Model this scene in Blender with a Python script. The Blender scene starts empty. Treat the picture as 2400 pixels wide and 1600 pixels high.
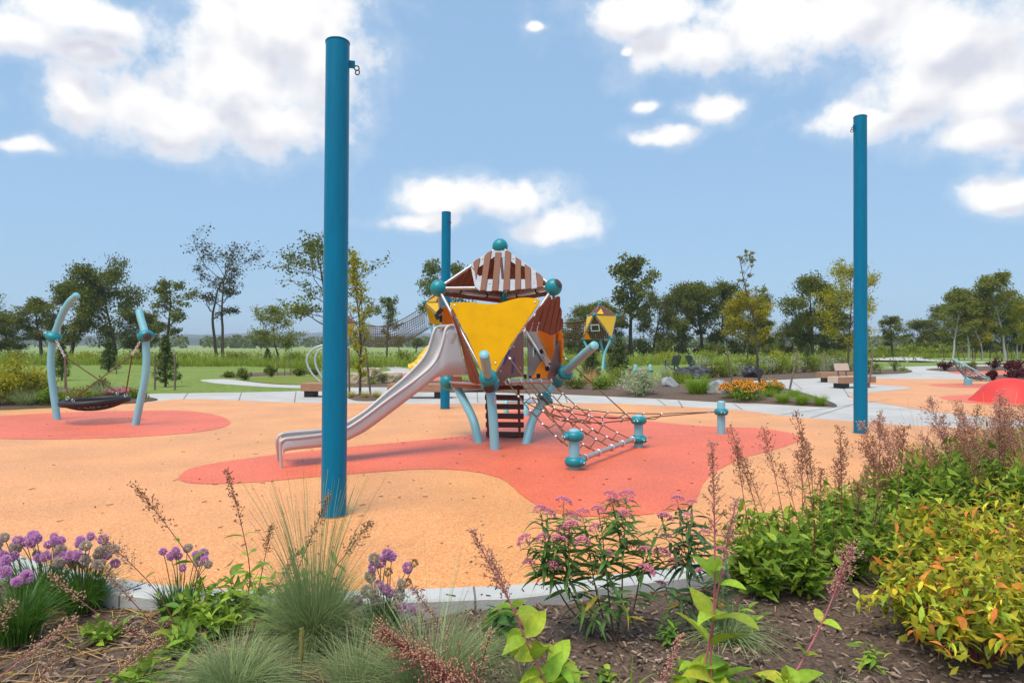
import bpy, math, random
import numpy as np
from mathutils import Vector, Matrix

# ------------------------------------------------------------------ camera, world, sun, exposure
SC = bpy.context.scene
COL = SC.collection
FPX, CU, CV, CAMZ = 1600.0, 1200.0, 808.0, 1.5        # focal length in photo pixels, horizon row, eye height
cam_data = bpy.data.cameras.new("camera")
cam_data.sensor_width = 36.0
cam_data.lens = 36.0 * FPX / 2400.0
cam_data.shift_y = (CV - 800.0) / 2400.0
cam_data.clip_start, cam_data.clip_end = 0.05, 20000
cam = bpy.data.objects.new("camera", cam_data)
cam.location = (0, 0, CAMZ)
cam.rotation_euler = (math.radians(90), 0, 0)
COL.objects.link(cam)
SC.camera = cam

SUN_EL, SUN_AZ = 66.0, 215.0          # degrees, azimuth clockwise from +Y (view direction)
sun_d = bpy.data.lights.new("sun", 'SUN')
sun_d.energy = 1.5
sun_d.angle = math.radians(38)
sun_d.color = (1.0, 0.94, 0.83)
sun = bpy.data.objects.new("sun", sun_d)
_a, _e = math.radians(SUN_AZ), math.radians(SUN_EL)
sdir = Vector((math.sin(_a) * math.cos(_e), math.cos(_a) * math.cos(_e), math.sin(_e)))
sun.rotation_euler = sdir.to_track_quat('Z', 'Y').to_euler()
sun.location = (0, -20, 40)
COL.objects.link(sun)

SC.view_settings.view_transform = 'Standard'
SC.view_settings.look = 'None'
SC.view_settings.exposure = 1.28
SC.view_settings.gamma = 1.0
SC.view_settings.use_curve_mapping = False
SC.cycles.use_denoising = True
SC.cycles.max_bounces = 8
SC.cycles.transparent_max_bounces = 8
SC.cycles.volume_bounces = 0

def build_world():
    w = bpy.data.worlds.new("World")
    SC.world = w
    w.use_nodes = True
    nt = w.node_tree
    N, Lk = nt.nodes, nt.links
    N.clear()
    def nd(t, **kw):
        n = N.new(t)
        for k, v in kw.items():
            setattr(n, k, v)
        return n
    def math_(op, a, b=None, c=None, clamp=False):
        n = nd('ShaderNodeMath', operation=op, use_clamp=clamp)
        for i, x in enumerate((a, b, c)):
            if x is None: continue
            if hasattr(x, 'is_linked'): Lk.new(x, n.inputs[i])
            else: n.inputs[i].default_value = x
        return n.outputs[0]
    def vmath(op, a, b=None, out=0):
        n = nd('ShaderNodeVectorMath', operation=op)
        for i, x in enumerate((a, b)):
            if x is None: continue
            if hasattr(x, 'is_linked'): Lk.new(x, n.inputs[i])
            else: n.inputs[i].default_value = x
        return n.outputs[out]
    tc = nd('ShaderNodeTexCoord')
    d = vmath('NORMALIZE', tc.outputs['Generated'])
    sp = nd('ShaderNodeSeparateXYZ'); Lk.new(d, sp.inputs[0])
    az = math_('ARCTAN2', sp.outputs[0], sp.outputs[1])
    el = math_('ARCSINE', sp.outputs[2])
    cb = nd('ShaderNodeCombineXYZ'); Lk.new(az, cb.inputs[0]); Lk.new(el, cb.inputs[1])
    # billows: two scales of noise displace the cloud outlines
    def noise(vec, scale, detail, rough=0.55):
        n = nd('ShaderNodeTexNoise'); n.noise_dimensions = '3D'
        n.inputs['Scale'].default_value = scale; n.inputs['Detail'].default_value = detail
        n.inputs['Roughness'].default_value = rough
        Lk.new(vec, n.inputs['Vector'])
        return n
    n1 = noise(d, 7.0, 3)
    w1 = vmath('MULTIPLY', vmath('SUBTRACT', n1.outputs['Color'], (0.5, 0.5, 0.5)), (0.10, 0.07, 0))
    c = vmath('ADD', cb.outputs[0], w1)
    nf = noise(d, 11.0, 9, 0.6)
    # cumulus positions: (azimuth, elevation, half width, half height) in degrees
    def D(x, y, rx, ry):
        u, v = x * 1.0204, y * 1.0204
        a = math.atan((u - CU) / FPX)
        e = math.atan((CV - v) / FPX * math.cos(a))
        k = 1.0204 / FPX
        return (a, e, rx * k * math.cos(a) ** 2, ry * k * math.cos(a))
    cl = [D(*q) for q in (
        (215, 50, 250, 75), (20, 80, 170, 60), (215, 145, 110, 40), (640, 60, 235, 150), (540, 180, 265, 135), (740, 150, 125, 150),
        (190, 235, 120, 70), (430, 265, 260, 80), (640, 285, 200, 75), (45, 332, 75, 20),
        (1020, 462, 125, 48), (1150, 465, 120, 50), (960, 505, 100, 25), (1290, 520, 95, 36),
        (1480, 25, 170, 50), (1600, 110, 150, 75), (1750, 60, 190, 100), (1950, 50, 240, 105), (2180, 90, 240, 130),
        (2100, 215, 190, 105), (2290, 200, 150, 130), (2010, 285, 190, 45), (2260, 310, 150, 42),
        (1640, 245, 85, 42), (1530, 318, 95, 28), (1500, 245, 34, 14), (2280, 460, 120, 50), (1240, 50, 20, 10), (1440, 118, 17, 13))]
    rnd = random.Random(4)
    for k in range(16):                                # the same kind of sky goes on round about
        a = math.radians(55 + k * 250 / 15.0)
        cl.append((a if a <= math.pi else a - 2 * math.pi, math.radians(rnd.uniform(14, 40)), rnd.uniform(.10, .22), rnd.uniform(.05, .10)))
    def field(cc, k):
        F = None
        for (a, e, rx, ry) in cl:
            q = vmath('MULTIPLY', vmath('SUBTRACT', cc, (a, e, 0)), (1 / rx, 1 / ry, 0))
            l = vmath('LENGTH', q, out=1)
            F = l if F is None else math_('SMOOTH_MIN', F, l, k)
        return F
    F = field(c, 0.25)
    F_up = field(vmath('ADD', c, (-0.012, 0.034, 0)), 0.5)               # how much cloud lies above, towards the light
    Fn = math_('ADD', F, math_('MULTIPLY', math_('SUBTRACT', nf.outputs[0], 0.5), 2.5))
    mr = nd('ShaderNodeMapRange', interpolation_type='SMOOTHSTEP')
    Lk.new(Fn, mr.inputs[0])
    mr.inputs[1].default_value = 1.16; mr.inputs[2].default_value = 0.42
    mr.inputs[3].default_value = 0.0; mr.inputs[4].default_value = 1.0
    veil = nd('ShaderNodeMapRange', interpolation_type='SMOOTHSTEP')     # thin fringe round the solid cloud
    Lk.new(math_('ADD', F, math_('MULTIPLY', math_('SUBTRACT', nf.outputs[0], 0.5), 3.4)), veil.inputs[0])
    veil.inputs[1].default_value = 1.55; veil.inputs[2].default_value = 0.7; veil.inputs[4].default_value = 0.20
    dens = math_('MAXIMUM', mr.outputs[0], veil.outputs[0])
    # billows shade one another: lit from above, greyer towards the base and inside thick parts
    up_ = vmath('ADD', d, (-0.004, 0.0, 0.022))
    nu = noise(up_, 9.0, 3, 0.5)
    n0 = noise(d, 9.0, 3, 0.5)
    relief = math_('SUBTRACT', n0.outputs[0], nu.outputs[0])           # >0 where cloud thickens upwards
    under = math_('SUBTRACT', F, F_up)
    s1 = math_('ADD', math_('MULTIPLY', under, 0.95), math_('MULTIPLY', relief, 3.0))
    shn = nd('ShaderNodeMapRange', interpolation_type='SMOOTHSTEP')
    Lk.new(s1, shn.inputs[0]); shn.inputs[1].default_value = -0.42; shn.inputs[2].default_value = 0.48
    inner = nd('ShaderNodeMapRange', interpolation_type='SMOOTHSTEP')
    Lk.new(Fn, inner.inputs[0]); inner.inputs[1].default_value = 1.0; inner.inputs[2].default_value = 0.2
    sh = math_('MULTIPLY', shn.outputs[0], math_('ADD', math_('MULTIPLY', inner.outputs[0], 0.8), 0.2), None, True)
    ccol = nd('ShaderNodeMix', data_type='RGBA')
    Lk.new(sh, ccol.inputs[0])
    ccol.inputs[6].default_value = (0.445, 0.44, 0.436, 1)
    ccol.inputs[7].default_value = (0.295, 0.30, 0.34, 1)
    sky = nd('ShaderNodeTexSky', sky_type='NISHITA', sun_disc=False)
    sky.sun_elevation = math.radians(SUN_EL)
    sky.sun_rotation = math.radians(SUN_AZ)
    sky.altitude = 0; sky.air_density = 1.25; sky.dust_density = 0.05; sky.ozone_density = 2.2
    gm = nd('ShaderNodeGamma'); gm.inputs[1].default_value = 0.22        # humid summer sky: little contrast from horizon to zenith
    Lk.new(vmath('MULTIPLY', sky.outputs[0], (0.196, 0.196, 0.196)), gm.inputs[0])
    skm = vmath('MULTIPLY', gm.outputs[0], (0.172, 0.250, 0.341))
    mix = nd('ShaderNodeMix', data_type='RGBA')
    Lk.new(dens, mix.inputs[0]); Lk.new(skm, mix.inputs[6]); Lk.new(ccol.outputs[2], mix.inputs[7])
    bg = nd('ShaderNodeBackground'); bg.inputs[1].default_value = 1.0
    Lk.new(mix.outputs[2], bg.inputs[0])
    out = nd('ShaderNodeOutputWorld')
    Lk.new(bg.outputs[0], out.inputs[0])
    w.cycles.sampling_method = 'MANUAL'
    w.cycles.sample_map_resolution = 512
build_world()

# ------------------------------------------------------------------ measuring helpers (photo rows and columns -> metres)
def P(u, v, d):
    return Vector(((u - CU) / FPX * d, d, CAMZ - (v - CV) / FPX * d))
def G(u, v, z=0.0):
    d = (CAMZ - z) * FPX / (v - CV)
    return Vector(((u - CU) / FPX * d, d, z))
def _z(x0, y0, s): return lambda x, y: (x0 + x * s, y0 + y * s)
DD = _z(0, 0, 1.0204)
r1, r2, r3, r4 = _z(980, 540, .17857), _z(980, 780, .21683), _z(1200, 780, .22109), _z(620, 740, .24237)
r5, r6, r7, r8 = _z(80, 660, .22959), _z(600, 660, .21259), _z(1280, 680, .22109), _z(1700, 640, .29762)
CAM = Vector((0, 0, CAMZ))
def plane(a, b, c, off=0.0):
    n = (b - a).cross(c - a).normalized()
    if n.dot(CAM - a) < 0: n = -n
    return (a + n * off, n)
def hit(uv, pl):
    r = P(uv[0], uv[1], 1.0) - CAM
    t = (pl[0] - CAM).dot(pl[1]) / r.dot(pl[1])
    return CAM + r * t

def spline(pts, n=6, closed=False):
    pts = [Vector(p) for p in pts]
    out, m = [], len(pts)
    for i in range(m if closed else m - 1):
        p0 = pts[(i - 1) % m] if (closed or i > 0) else pts[0] * 2 - pts[1]
        p1, p2 = pts[i], pts[(i + 1) % m]
        p3 = pts[(i + 2) % m] if (closed or i + 2 < m) else pts[-1] * 2 - pts[-2]
        for k in range(n):
            t = k / n
            out.append(0.5 * ((2 * p1) + (p2 - p0) * t + (2 * p0 - 5 * p1 + 4 * p2 - p3) * t * t + (3 * p1 - p0 - 3 * p2 + p3) * t ** 3))
    if not closed: out.append(pts[-1].copy())
    return out

# ------------------------------------------------------------------ mesh helpers
class MB:
    def __init__(s):
        s.V, s.F, s.S = [], [], []
    def add(s, V, F, smooth=False):
        b = len(s.V)
        s.V.extend(tuple(v) for v in V)
        s.F.extend(tuple(i + b for i in f) for f in F)
        s.S.extend([smooth] * len(F))
        return s
    def box(s, c, size, R=None):
        x, y, z = (k / 2 for k in size)
        vs = [Vector(p) for p in ((-x,-y,-z),(x,-y,-z),(x,y,-z),(-x,y,-z),(-x,-y,z),(x,-y,z),(x,y,z),(-x,y,z))]
        if R is not None: vs = [R @ v for v in vs]
        return s.add([v + Vector(c) for v in vs], [(0,3,2,1),(4,5,6,7),(0,1,5,4),(1,2,6,5),(2,3,7,6),(3,0,4,7)])
    def beam(s, a, b, w, h, up=(0, 0, 1)):
        a, b, up = Vector(a), Vector(b), Vector(up)
        d = (b - a).normalized()
        x = d.cross(up)
        x = x.normalized() if x.length > 1e-4 else Vector((1, 0, 0))
        z = x.cross(d).normalized()
        M = Matrix((d, x, z)).transposed()
        return s.box((a + b) / 2, ((b - a).length, w, h), M)
    def tube(s, path, r, n=12, caps=True, smooth=True):
        path = [Vector(p) for p in path]
        m = len(path)
        rs = [r] * m if not hasattr(r, '__len__') else [r[0] + (r[-1] - r[0]) * i / max(1, m - 1) for i in range(m)] if len(r) != m else list(r)
        V, F = [], []
        t0 = (path[1] - path[0]).normalized()
        nrm = t0.cross(Vector((0.13, 0.21, 0.97)))
        if nrm.length < 1e-3: nrm = t0.cross(Vector((1, 0, 0)))
        nrm.normalize()
        for i, p in enumerate(path):
            t = (path[min(i + 1, m - 1)] - path[max(i - 1, 0)]).normalized()
            nrm = (nrm - t * nrm.dot(t)).normalized()
            bn = t.cross(nrm)
            for k in range(n):
                a = 2 * math.pi * k / n
                V.append(p + (nrm * math.cos(a) + bn * math.sin(a)) * rs[i])
        for i in range(m - 1):
            for k in range(n):
                k2 = (k + 1) % n
                F.append((i * n + k, i * n + k2, (i + 1) * n + k2, (i + 1) * n + k))
        s.add(V, F, smooth)
        if caps:
            s.add(V[:n], [tuple(range(n - 1, -1, -1))]); s.add(V[-n:], [tuple(range(n))])
        return s
    def ball(s, c, r, n=18, m=10, axis=None, sc=(1, 1, 1)):
        V, F = [], []
        R = Vector(axis).to_track_quat('Z', 'Y').to_matrix() if axis is not None else None
        for i in range(m + 1):
            th = math.pi * i / m
            for k in range(n):
                a = 2 * math.pi * k / n
                v = Vector((math.sin(th) * math.cos(a) * r * sc[0], math.sin(th) * math.sin(a) * r * sc[1], math.cos(th) * r * sc[2]))
                V.append(Vector(c) + (R @ v if R else v))
        for i in range(m):
            for k in range(n):
                k2 = (k + 1) % n
                F.append((i * n + k, (i + 1) * n + k, (i + 1) * n + k2, i * n + k2))
        return s.add(V, F, True)
    def torus(s, c, R, r, axis=(0, 0, 1), n=24, m=8, sq=1.0):
        Q = Vector(axis).to_track_quat('Z', 'Y').to_matrix()
        V, F = [], []
        for i in range(n):
            a = 2 * math.pi * i / n
            for k in range(m):
                b = 2 * math.pi * k / m
                V.append(Vector(c) + Q @ Vector(((R + r * math.cos(b)) * math.cos(a), (R + r * math.cos(b)) * math.sin(a), r * sq * math.sin(b))))
        for i in range(n):
            for k in range(m):
                F.append((i * m + k, ((i + 1) % n) * m + k, ((i + 1) % n) * m + (k + 1) % m, i * m + (k + 1) % m))
        return s.add(V, F, True)
    def prism(s, poly, vec):
        vec = Vector(vec); poly = [Vector(p) for p in poly]
        n = len(poly)
        V = poly + [p + vec for p in poly]
        F = [tuple(range(n)), tuple(range(2 * n - 1, n - 1, -1))]
        F += [(i, n + i, n + (i + 1) % n, (i + 1) % n) for i in range(n)]
        return s.add(V, F)
    def lathe(s, c, prof, n=24, axis=None):
        R = Vector(axis).to_track_quat('Z', 'Y').to_matrix() if axis is not None else None
        V, F = [], []
        for (r, z) in prof:
            for k in range(n):
                a = 2 * math.pi * k / n
                v = Vector((r * math.cos(a), r * math.sin(a), z))
                V.append(Vector(c) + (R @ v if R else v))
        for i in range(len(prof) - 1):
            for k in range(n):
                F.append((i * n + k, i * n + (k + 1) % n, (i + 1) * n + (k + 1) % n, (i + 1) * n + k))
        return s.add(V, F, True)

def np_mesh(name, V, quads=None, polys=None, smooth=None, tint=None):
    """mesh from a vertex array and either an (n,4)/(n,3) face array or a list of polygons"""
    me = bpy.data.meshes.new(name)
    V = np.asarray(V, dtype=np.float32)
    if quads is not None:
        q = np.asarray(quads, dtype=np.int32)
        k = q.shape[1]; idx = q.ravel()
        starts = np.arange(0, len(idx), k, dtype=np.int32); nf = len(q)
    else:
        lens = np.array([len(f) for f in polys], dtype=np.int32)
        idx = np.fromiter((i for f in polys for i in f), dtype=np.int32, count=int(lens.sum()))
        starts = np.concatenate(([0], np.cumsum(lens)[:-1])).astype(np.int32); nf = len(polys)
    me.vertices.add(len(V)); me.vertices.foreach_set("co", V.ravel())
    me.loops.add(len(idx)); me.loops.foreach_set("vertex_index", idx)
    me.polygons.add(nf); me.polygons.foreach_set("loop_start", starts)
    if smooth is not None:
        me.polygons.foreach_set("use_smooth", np.asarray(smooth, dtype=bool) if hasattr(smooth, '__len__') else np.full(nf, smooth, dtype=bool))
    else:
        me.polygons.foreach_set("use_smooth", np.zeros(nf, dtype=bool))
    if tint is not None:
        a = me.attributes.new("tint", 'FLOAT', 'FACE'); a.data.foreach_set("value", np.asarray(tint, dtype=np.float32))
    me.update(calc_edges=True)
    return me

ORIGIN = {}
def link(name, me, mat, parent=None, loc=None):
    o = bpy.data.objects.new(name, me)
    if mat is not None and me is not None and not me.materials: me.materials.append(mat)
    COL.objects.link(o)
    if parent is not None: o.parent = parent
    if loc is not None: o.location = loc
    return o
def tag(o, label=None, cat=None, group=None, kind=None):
    if label: o["label"] = label
    if cat: o["category"] = cat
    if group: o["group"] = group
    if kind: o["kind"] = kind
    return o
def thing(name, loc, label, cat, group=None):
    o = link(name, None, None, None, loc)
    o.empty_display_size = 0.1
    ORIGIN[o.name] = Vector(loc)
    return tag(o, label, cat, group)
def part(name, mb, mat, parent, bevel=0.0, kind=None, label=None):
    """mb is in world metres; the part is stored relative to its thing's base"""
    off = ORIGIN.get(parent.name, Vector((0, 0, 0)))
    V = np.array(mb.V, dtype=np.float64).reshape(-1, 3) - np.array(off)
    o = link(name, np_mesh(name, V, polys=mb.F, smooth=mb.S), mat, parent)
    ORIGIN[o.name] = off
    if bevel:
        m = o.modifiers.new("bevel", 'BEVEL'); m.width = bevel; m.segments = 2; m.limit_method = 'ANGLE'
    if kind: o["kind"] = kind
    if label: o["label"] = label
    return o
def single(name, mb, mat, label, cat, group=None, bevel=0.0, kind=None):
    V = np.array(mb.V, dtype=np.float64).reshape(-1, 3)
    c = Vector(((V[:, 0].min() + V[:, 0].max()) / 2, (V[:, 1].min() + V[:, 1].max()) / 2, V[:, 2].min()))
    o = link(name, np_mesh(name, V - np.array(c), polys=mb.F, smooth=mb.S), mat, None, c)
    if bevel:
        m = o.modifiers.new("bevel", 'BEVEL'); m.width = bevel; m.segments = 2; m.limit_method = 'ANGLE'
    return tag(o, label, cat, group, kind)
def structure(name, mb, mat, label=None, cat=None):
    o = link(name, np_mesh(name, mb.V, polys=mb.F, smooth=mb.S), mat)
    return tag(o, label, cat, None, 'structure')

# ------------------------------------------------------------------ materials
MATS = {}
def mat(name, c1, c2=None, scale=8.0, rough=0.6, metal=0.0, spec=0.5, bump=0.0, bscale=None, detail=4.0, stretch=None, c3=None, c3amt=0.0, c3scale=2.0, translucent=0.0, source='noise', coat=0.0):
    """principled material, its colour wandering between c1 and c2 (noise, per-face tint, or the object's own colour)"""
    if name in MATS: return MATS[name]
    m = bpy.data.materials.new(name); m.use_nodes = True
    nt = m.node_tree; N, Lk = nt.nodes, nt.links
    b = N['Principled BSDF']
    b.inputs['Roughness'].default_value = rough; b.inputs['Metallic'].default_value = metal
    b.inputs['Specular IOR Level'].default_value = spec
    if coat: b.inputs['Coat Weight'].default_value = coat; b.inputs['Coat Roughness'].default_value = 0.15
    c2 = c2 or c1
    col = None
    tc = N.new('ShaderNodeTexCoord')
    vec = tc.outputs['Object']
    if stretch:
        mp = N.new('ShaderNodeMapping'); mp.inputs['Scale'].default_value = stretch
        Lk.new(vec, mp.inputs[0]); vec = mp.outputs[0]
    def noise(sc, dt=detail):
        n = N.new('ShaderNodeTexNoise'); n.inputs['Scale'].default_value = sc; n.inputs['Detail'].default_value = dt
        n.inputs['Roughness'].default_value = 0.6
        Lk.new(vec, n.inputs['Vector']); return n
    if source == 'color':
        oi = N.new('ShaderNodeObjectInfo')
        col = oi.outputs['Color']
        n = noise(scale)
        hs = N.new('ShaderNodeHueSaturation'); Lk.new(col, hs.inputs['Color'])
        mr = N.new('ShaderNodeMapRange'); Lk.new(n.outputs[0], mr.inputs[0])
        mr.inputs[1].default_value = .3; mr.inputs[2].default_value = .7; mr.inputs[3].default_value = .78; mr.inputs[4].default_value = 1.2
        Lk.new(mr.outputs[0], hs.inputs['Value']); col = hs.outputs[0]
    else:
        mx = N.new('ShaderNodeMix'); mx.data_type = 'RGBA'
        mx.inputs[6].default_value = (*c1, 1); mx.inputs[7].default_value = (*c2, 1)
        if source == 'tint':
            at = N.new('ShaderNodeAttribute'); at.attribute_name = 'tint'
            Lk.new(at.outputs['Fac'], mx.inputs[0])
        else:
            n = noise(scale)
            mr = N.new('ShaderNodeMapRange'); Lk.new(n.outputs[0], mr.inputs[0])
            mr.inputs[1].default_value = .32; mr.inputs[2].default_value = .68
            Lk.new(mr.outputs[0], mx.inputs[0])
        col = mx.outputs[2]
    if c3 and c3amt:
        n3 = noise(c3scale, 5)
        mr3 = N.new('ShaderNodeMapRange'); Lk.new(n3.outputs[0], mr3.inputs[0])
        mr3.inputs[1].default_value = .45; mr3.inputs[2].default_value = .72; mr3.inputs[4].default_value = c3amt
        m3 = N.new('ShaderNodeMix'); m3.data_type = 'RGBA'
        Lk.new(mr3.outputs[0], m3.inputs[0]); Lk.new(col, m3.inputs[6]); m3.inputs[7].default_value = (*c3, 1)
        col = m3.outputs[2]
    Lk.new(col, b.inputs['Base Color'])
    if bump:
        nb = noise(bscale or scale, 6)
        bp = N.new('ShaderNodeBump'); bp.inputs['Strength'].default_value = bump; bp.inputs['Distance'].default_value = 0.02
        Lk.new(nb.outputs[0], bp.inputs['Height']); Lk.new(bp.outputs[0], b.inputs['Normal'])
    if translucent:
        tr = N.new('ShaderNodeBsdfTranslucent'); Lk.new(col, tr.inputs[0])
        ms = N.new('ShaderNodeMixShader'); ms.inputs[0].default_value = translucent
        Lk.new(b.outputs[0], ms.inputs[1]); Lk.new(tr.outputs[0], ms.inputs[2])
        Lk.new(ms.outputs[0], N['Material Output'].inputs[0])
    MATS[name] = m
    return m

def rubber(name, base, dark, pale):
    """wet-poured rubber: crumbs of three colours, matt, slightly pebbled, faint dirt"""
    m = bpy.data.materials.new(name); m.use_nodes = True
    nt = m.node_tree; N, Lk = nt.nodes, nt.links
    b = N['Principled BSDF']
    b.inputs['Roughness'].default_value = 0.52; b.inputs['Specular IOR Level'].default_value = 0.5
    b.inputs['Sheen Weight'].default_value = 0.2; b.inputs['Sheen Roughness'].default_value = 0.35
    tc = N.new('ShaderNodeTexCoord')
    vo = N.new('ShaderNodeTexVoronoi'); vo.inputs['Scale'].default_value = 95.0
    Lk.new(tc.outputs['Object'], vo.inputs['Vector'])
    sp = N.new('ShaderNodeSeparateColor'); Lk.new(vo.outputs['Color'], sp.inputs[0])
    cr = N.new('ShaderNodeValToRGB'); Lk.new(sp.outputs[0], cr.inputs[0])
    e = cr.color_ramp.elements
    e[0].position = 0.0; e[0].color = (*dark, 1); e[1].position = 1.0; e[1].color = (*pale, 1)
    k = e.new(0.22); k.color = (*[d * .5 + p * .5 for d, p in zip(dark, base)], 1)
    k = e.new(0.36); k.color = (*base, 1)
    k = e.new(0.8); k.color = (*base, 1)
    n = N.new('ShaderNodeTexNoise'); n.inputs['Scale'].default_value = 0.9; n.inputs['Detail'].default_value = 6
    Lk.new(tc.outputs['Object'], n.inputs['Vector'])
    mr = N.new('ShaderNodeMapRange'); Lk.new(n.outputs[0], mr.inputs[0])
    mr.inputs[1].default_value = .3; mr.inputs[2].default_value = .7; mr.inputs[3].default_value = .84; mr.inputs[4].default_value = 1.06
    mx = N.new('ShaderNodeMix'); mx.data_type = 'RGBA'; mx.blend_type = 'MULTIPLY'; mx.inputs[0].default_value = 1
    Lk.new(cr.outputs[0], mx.inputs[6]); Lk.new(mr.outputs[0], mx.inputs[7])
    Lk.new(mx.outputs[2], b.inputs['Base Color'])
    bp = N.new('ShaderNodeBump'); bp.inputs['Strength'].default_value = 0.35; bp.inputs['Distance'].default_value = 0.004
    Lk.new(vo.outputs['Distance'], bp.inputs['Height']); Lk.new(bp.outputs[0], b.inputs['Normal'])
    MATS[name] = m
    return m

M_pole = mat('blue_enamel', (0.001, 0.155, 0.285), (0.001, 0.17, 0.31), scale=1.5, rough=0.27, spec=0.24, stretch=(9, 9, .8), c3=(0.004, 0.09, 0.15), c3amt=.3, c3scale=2.5)
M_aqua = mat('aqua_enamel', (0.215, 0.50, 0.565), (0.235, 0.53, 0.60), scale=2, rough=0.42)
M_teal = mat('teal_plastic', (0.004, 0.225, 0.27), (0.005, 0.26, 0.30), scale=3, rough=0.38)
M_darkcap = mat('dark_cap', (0.055, 0.04, 0.045), rough=0.5)
M_steel = mat('steel_tube', (0.42, 0.39, 0.385), (0.52, 0.49, 0.48), scale=12, rough=0.4, metal=0.6)
M_sheet = mat('galvanised_sheet', (0.26, 0.28, 0.315), (0.33, 0.35, 0.38), scale=9, rough=0.55, metal=0.2)
M_slide = mat('brushed_stainless', (0.50, 0.46, 0.44), (0.56, 0.52, 0.50), scale=30, rough=0.48, metal=0.22, stretch=(1, 1, 6))
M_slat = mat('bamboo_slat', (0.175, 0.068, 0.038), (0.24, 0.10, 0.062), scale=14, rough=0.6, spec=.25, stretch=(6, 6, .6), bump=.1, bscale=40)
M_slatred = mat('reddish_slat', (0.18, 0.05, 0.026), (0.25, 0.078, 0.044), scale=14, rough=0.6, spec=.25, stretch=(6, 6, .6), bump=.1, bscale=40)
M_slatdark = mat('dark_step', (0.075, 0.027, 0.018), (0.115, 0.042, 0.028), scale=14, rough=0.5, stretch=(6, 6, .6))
M_yellow = mat('yellow_panel', (0.64, 0.32, 0.001), (0.68, 0.34, 0.002), scale=2, rough=0.6, spec=0.04, c3=(0.45, 0.22, 0.01), c3amt=.3, c3scale=6)
M_yellowpale = mat('pale_yellow_panel', (0.80, 0.45, 0.03), (0.84, 0.49, 0.05), scale=2, rough=0.6, spec=.2)
M_orange = mat('orange_panel', (0.93, 0.25, 0.004), (0.95, 0.28, 0.006), scale=2, rough=0.6, spec=.2)
M_grey = mat('taupe_panel', (0.155, 0.115, 0.115), (0.175, 0.132, 0.132), scale=3, rough=0.5)
M_black = mat('black_rubber', (0.014, 0.012, 0.014), rough=0.55)
M_rope = mat('brown_rope', (0.12, 0.06, 0.028), (0.17, 0.09, 0.045), scale=60, rough=0.8)
M_alu = mat('aluminium', (0.75, 0.72, 0.70), rough=0.3, metal=0.7)
M_bluepanel = mat('deep_blue_plastic', (0.008, 0.06, 0.30), rough=0.4)
M_concrete = mat('concrete', (0.46, 0.435, 0.40), (0.56, 0.53, 0.49), scale=1.3, rough=0.75, c3=(0.33, 0.31, 0.29), c3amt=.4, c3scale=.35, bump=.15, bscale=60)
M_curb = mat('curb_concrete', (0.50, 0.485, 0.46), (0.60, 0.585, 0.56), scale=2.5, rough=0.8, c3=(0.33, 0.31, 0.28), c3amt=.5, c3scale=5, bump=.25, bscale=70)
M_orange_rub = rubber('orange_rubber', (0.86, 0.36, 0.095), (0.66, 0.16, 0.035), (0.92, 0.53, 0.23))
M_red_rub = rubber('red_rubber', (0.88, 0.135, 0.032), (0.58, 0.055, 0.016), (0.93, 0.27, 0.11))
M_mulch = mat('bark_mulch', (0.065, 0.037, 0.024), (0.21, 0.135, 0.09), scale=45, rough=0.9, bump=1.0, bscale=60)
M_lawn = mat('lawn_turf', (0.06, 0.115, 0.010), (0.25, 0.33, 0.032), scale=5.0, rough=0.85, detail=10, c3=(0.24, 0.27, 0.05), c3amt=.65, c3scale=.35, bump=.8, bscale=30)
M_field = mat('field_grass', (0.18, 0.24, 0.055), (0.27, 0.33, 0.09), scale=.05, rough=0.9, detail=8, c3=(0.27, 0.29, 0.10), c3amt=.6, c3scale=.012)
M_turf = mat('artificial_turf', (0.15, 0.18, 0.006), (0.19, 0.22, 0.010), scale=30, rough=0.75, bump=.4, bscale=150)
M_wood = mat('timber', (0.32, 0.145, 0.075), (0.45, 0.235, 0.14), scale=3, rough=0.65, stretch=(1.2, 12, 12), bump=.15)
M_palewood = mat('pale_timber', (0.55, 0.40, 0.30), (0.66, 0.52, 0.42), scale=3, rough=0.65, stretch=(1.2, 12, 12))
M_stake = mat('grey_stake', (0.15, 0.10, 0.07), (0.24, 0.17, 0.13), scale=10, rough=0.85, stretch=(4, 4, .6))
M_lime = mat('limestone', (0.42, 0.31, 0.19), (0.58, 0.47, 0.33), scale=5, rough=0.85, bump=.6, bscale=14, c3=(0.27, 0.19, 0.12), c3amt=.6, c3scale=3)
M_boulder = mat('grey_boulder', (0.20, 0.20, 0.21), (0.38, 0.38, 0.40), scale=7, rough=0.85, bump=.8, bscale=12)
M_blackrock = mat('black_rock', (0.012, 0.012, 0.016), (0.05, 0.05, 0.062), scale=4, rough=0.42, bump=.9, bscale=7)
M_chair = mat('slate_plastic', (0.085, 0.092, 0.12), rough=0.5)
M_base = mat('dark_block', (0.03, 0.03, 0.034), rough=0.6)
M_bark = mat('tree_bark', (0.05, 0.036, 0.027), (0.105, 0.078, 0.06), scale=8, rough=0.9, stretch=(3, 3, .7), bump=.5)
M_birch = mat('birch_bark', (0.50, 0.48, 0.44), (0.66, 0.64, 0.60), scale=6, rough=0.8, stretch=(1, 1, 6), c3=(0.12, 0.10, 0.09), c3amt=.8, c3scale=5)
M_dome = mat('red_dome', (0.66, 0.045, 0.035), (0.72, 0.055, 0.042), scale=1.5, rough=0.55, spec=.35)
M_hill = mat('hill_woods', (0.025, 0.045, 0.028), (0.06, 0.085, 0.04), scale=.05, rough=0.95)
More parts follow.
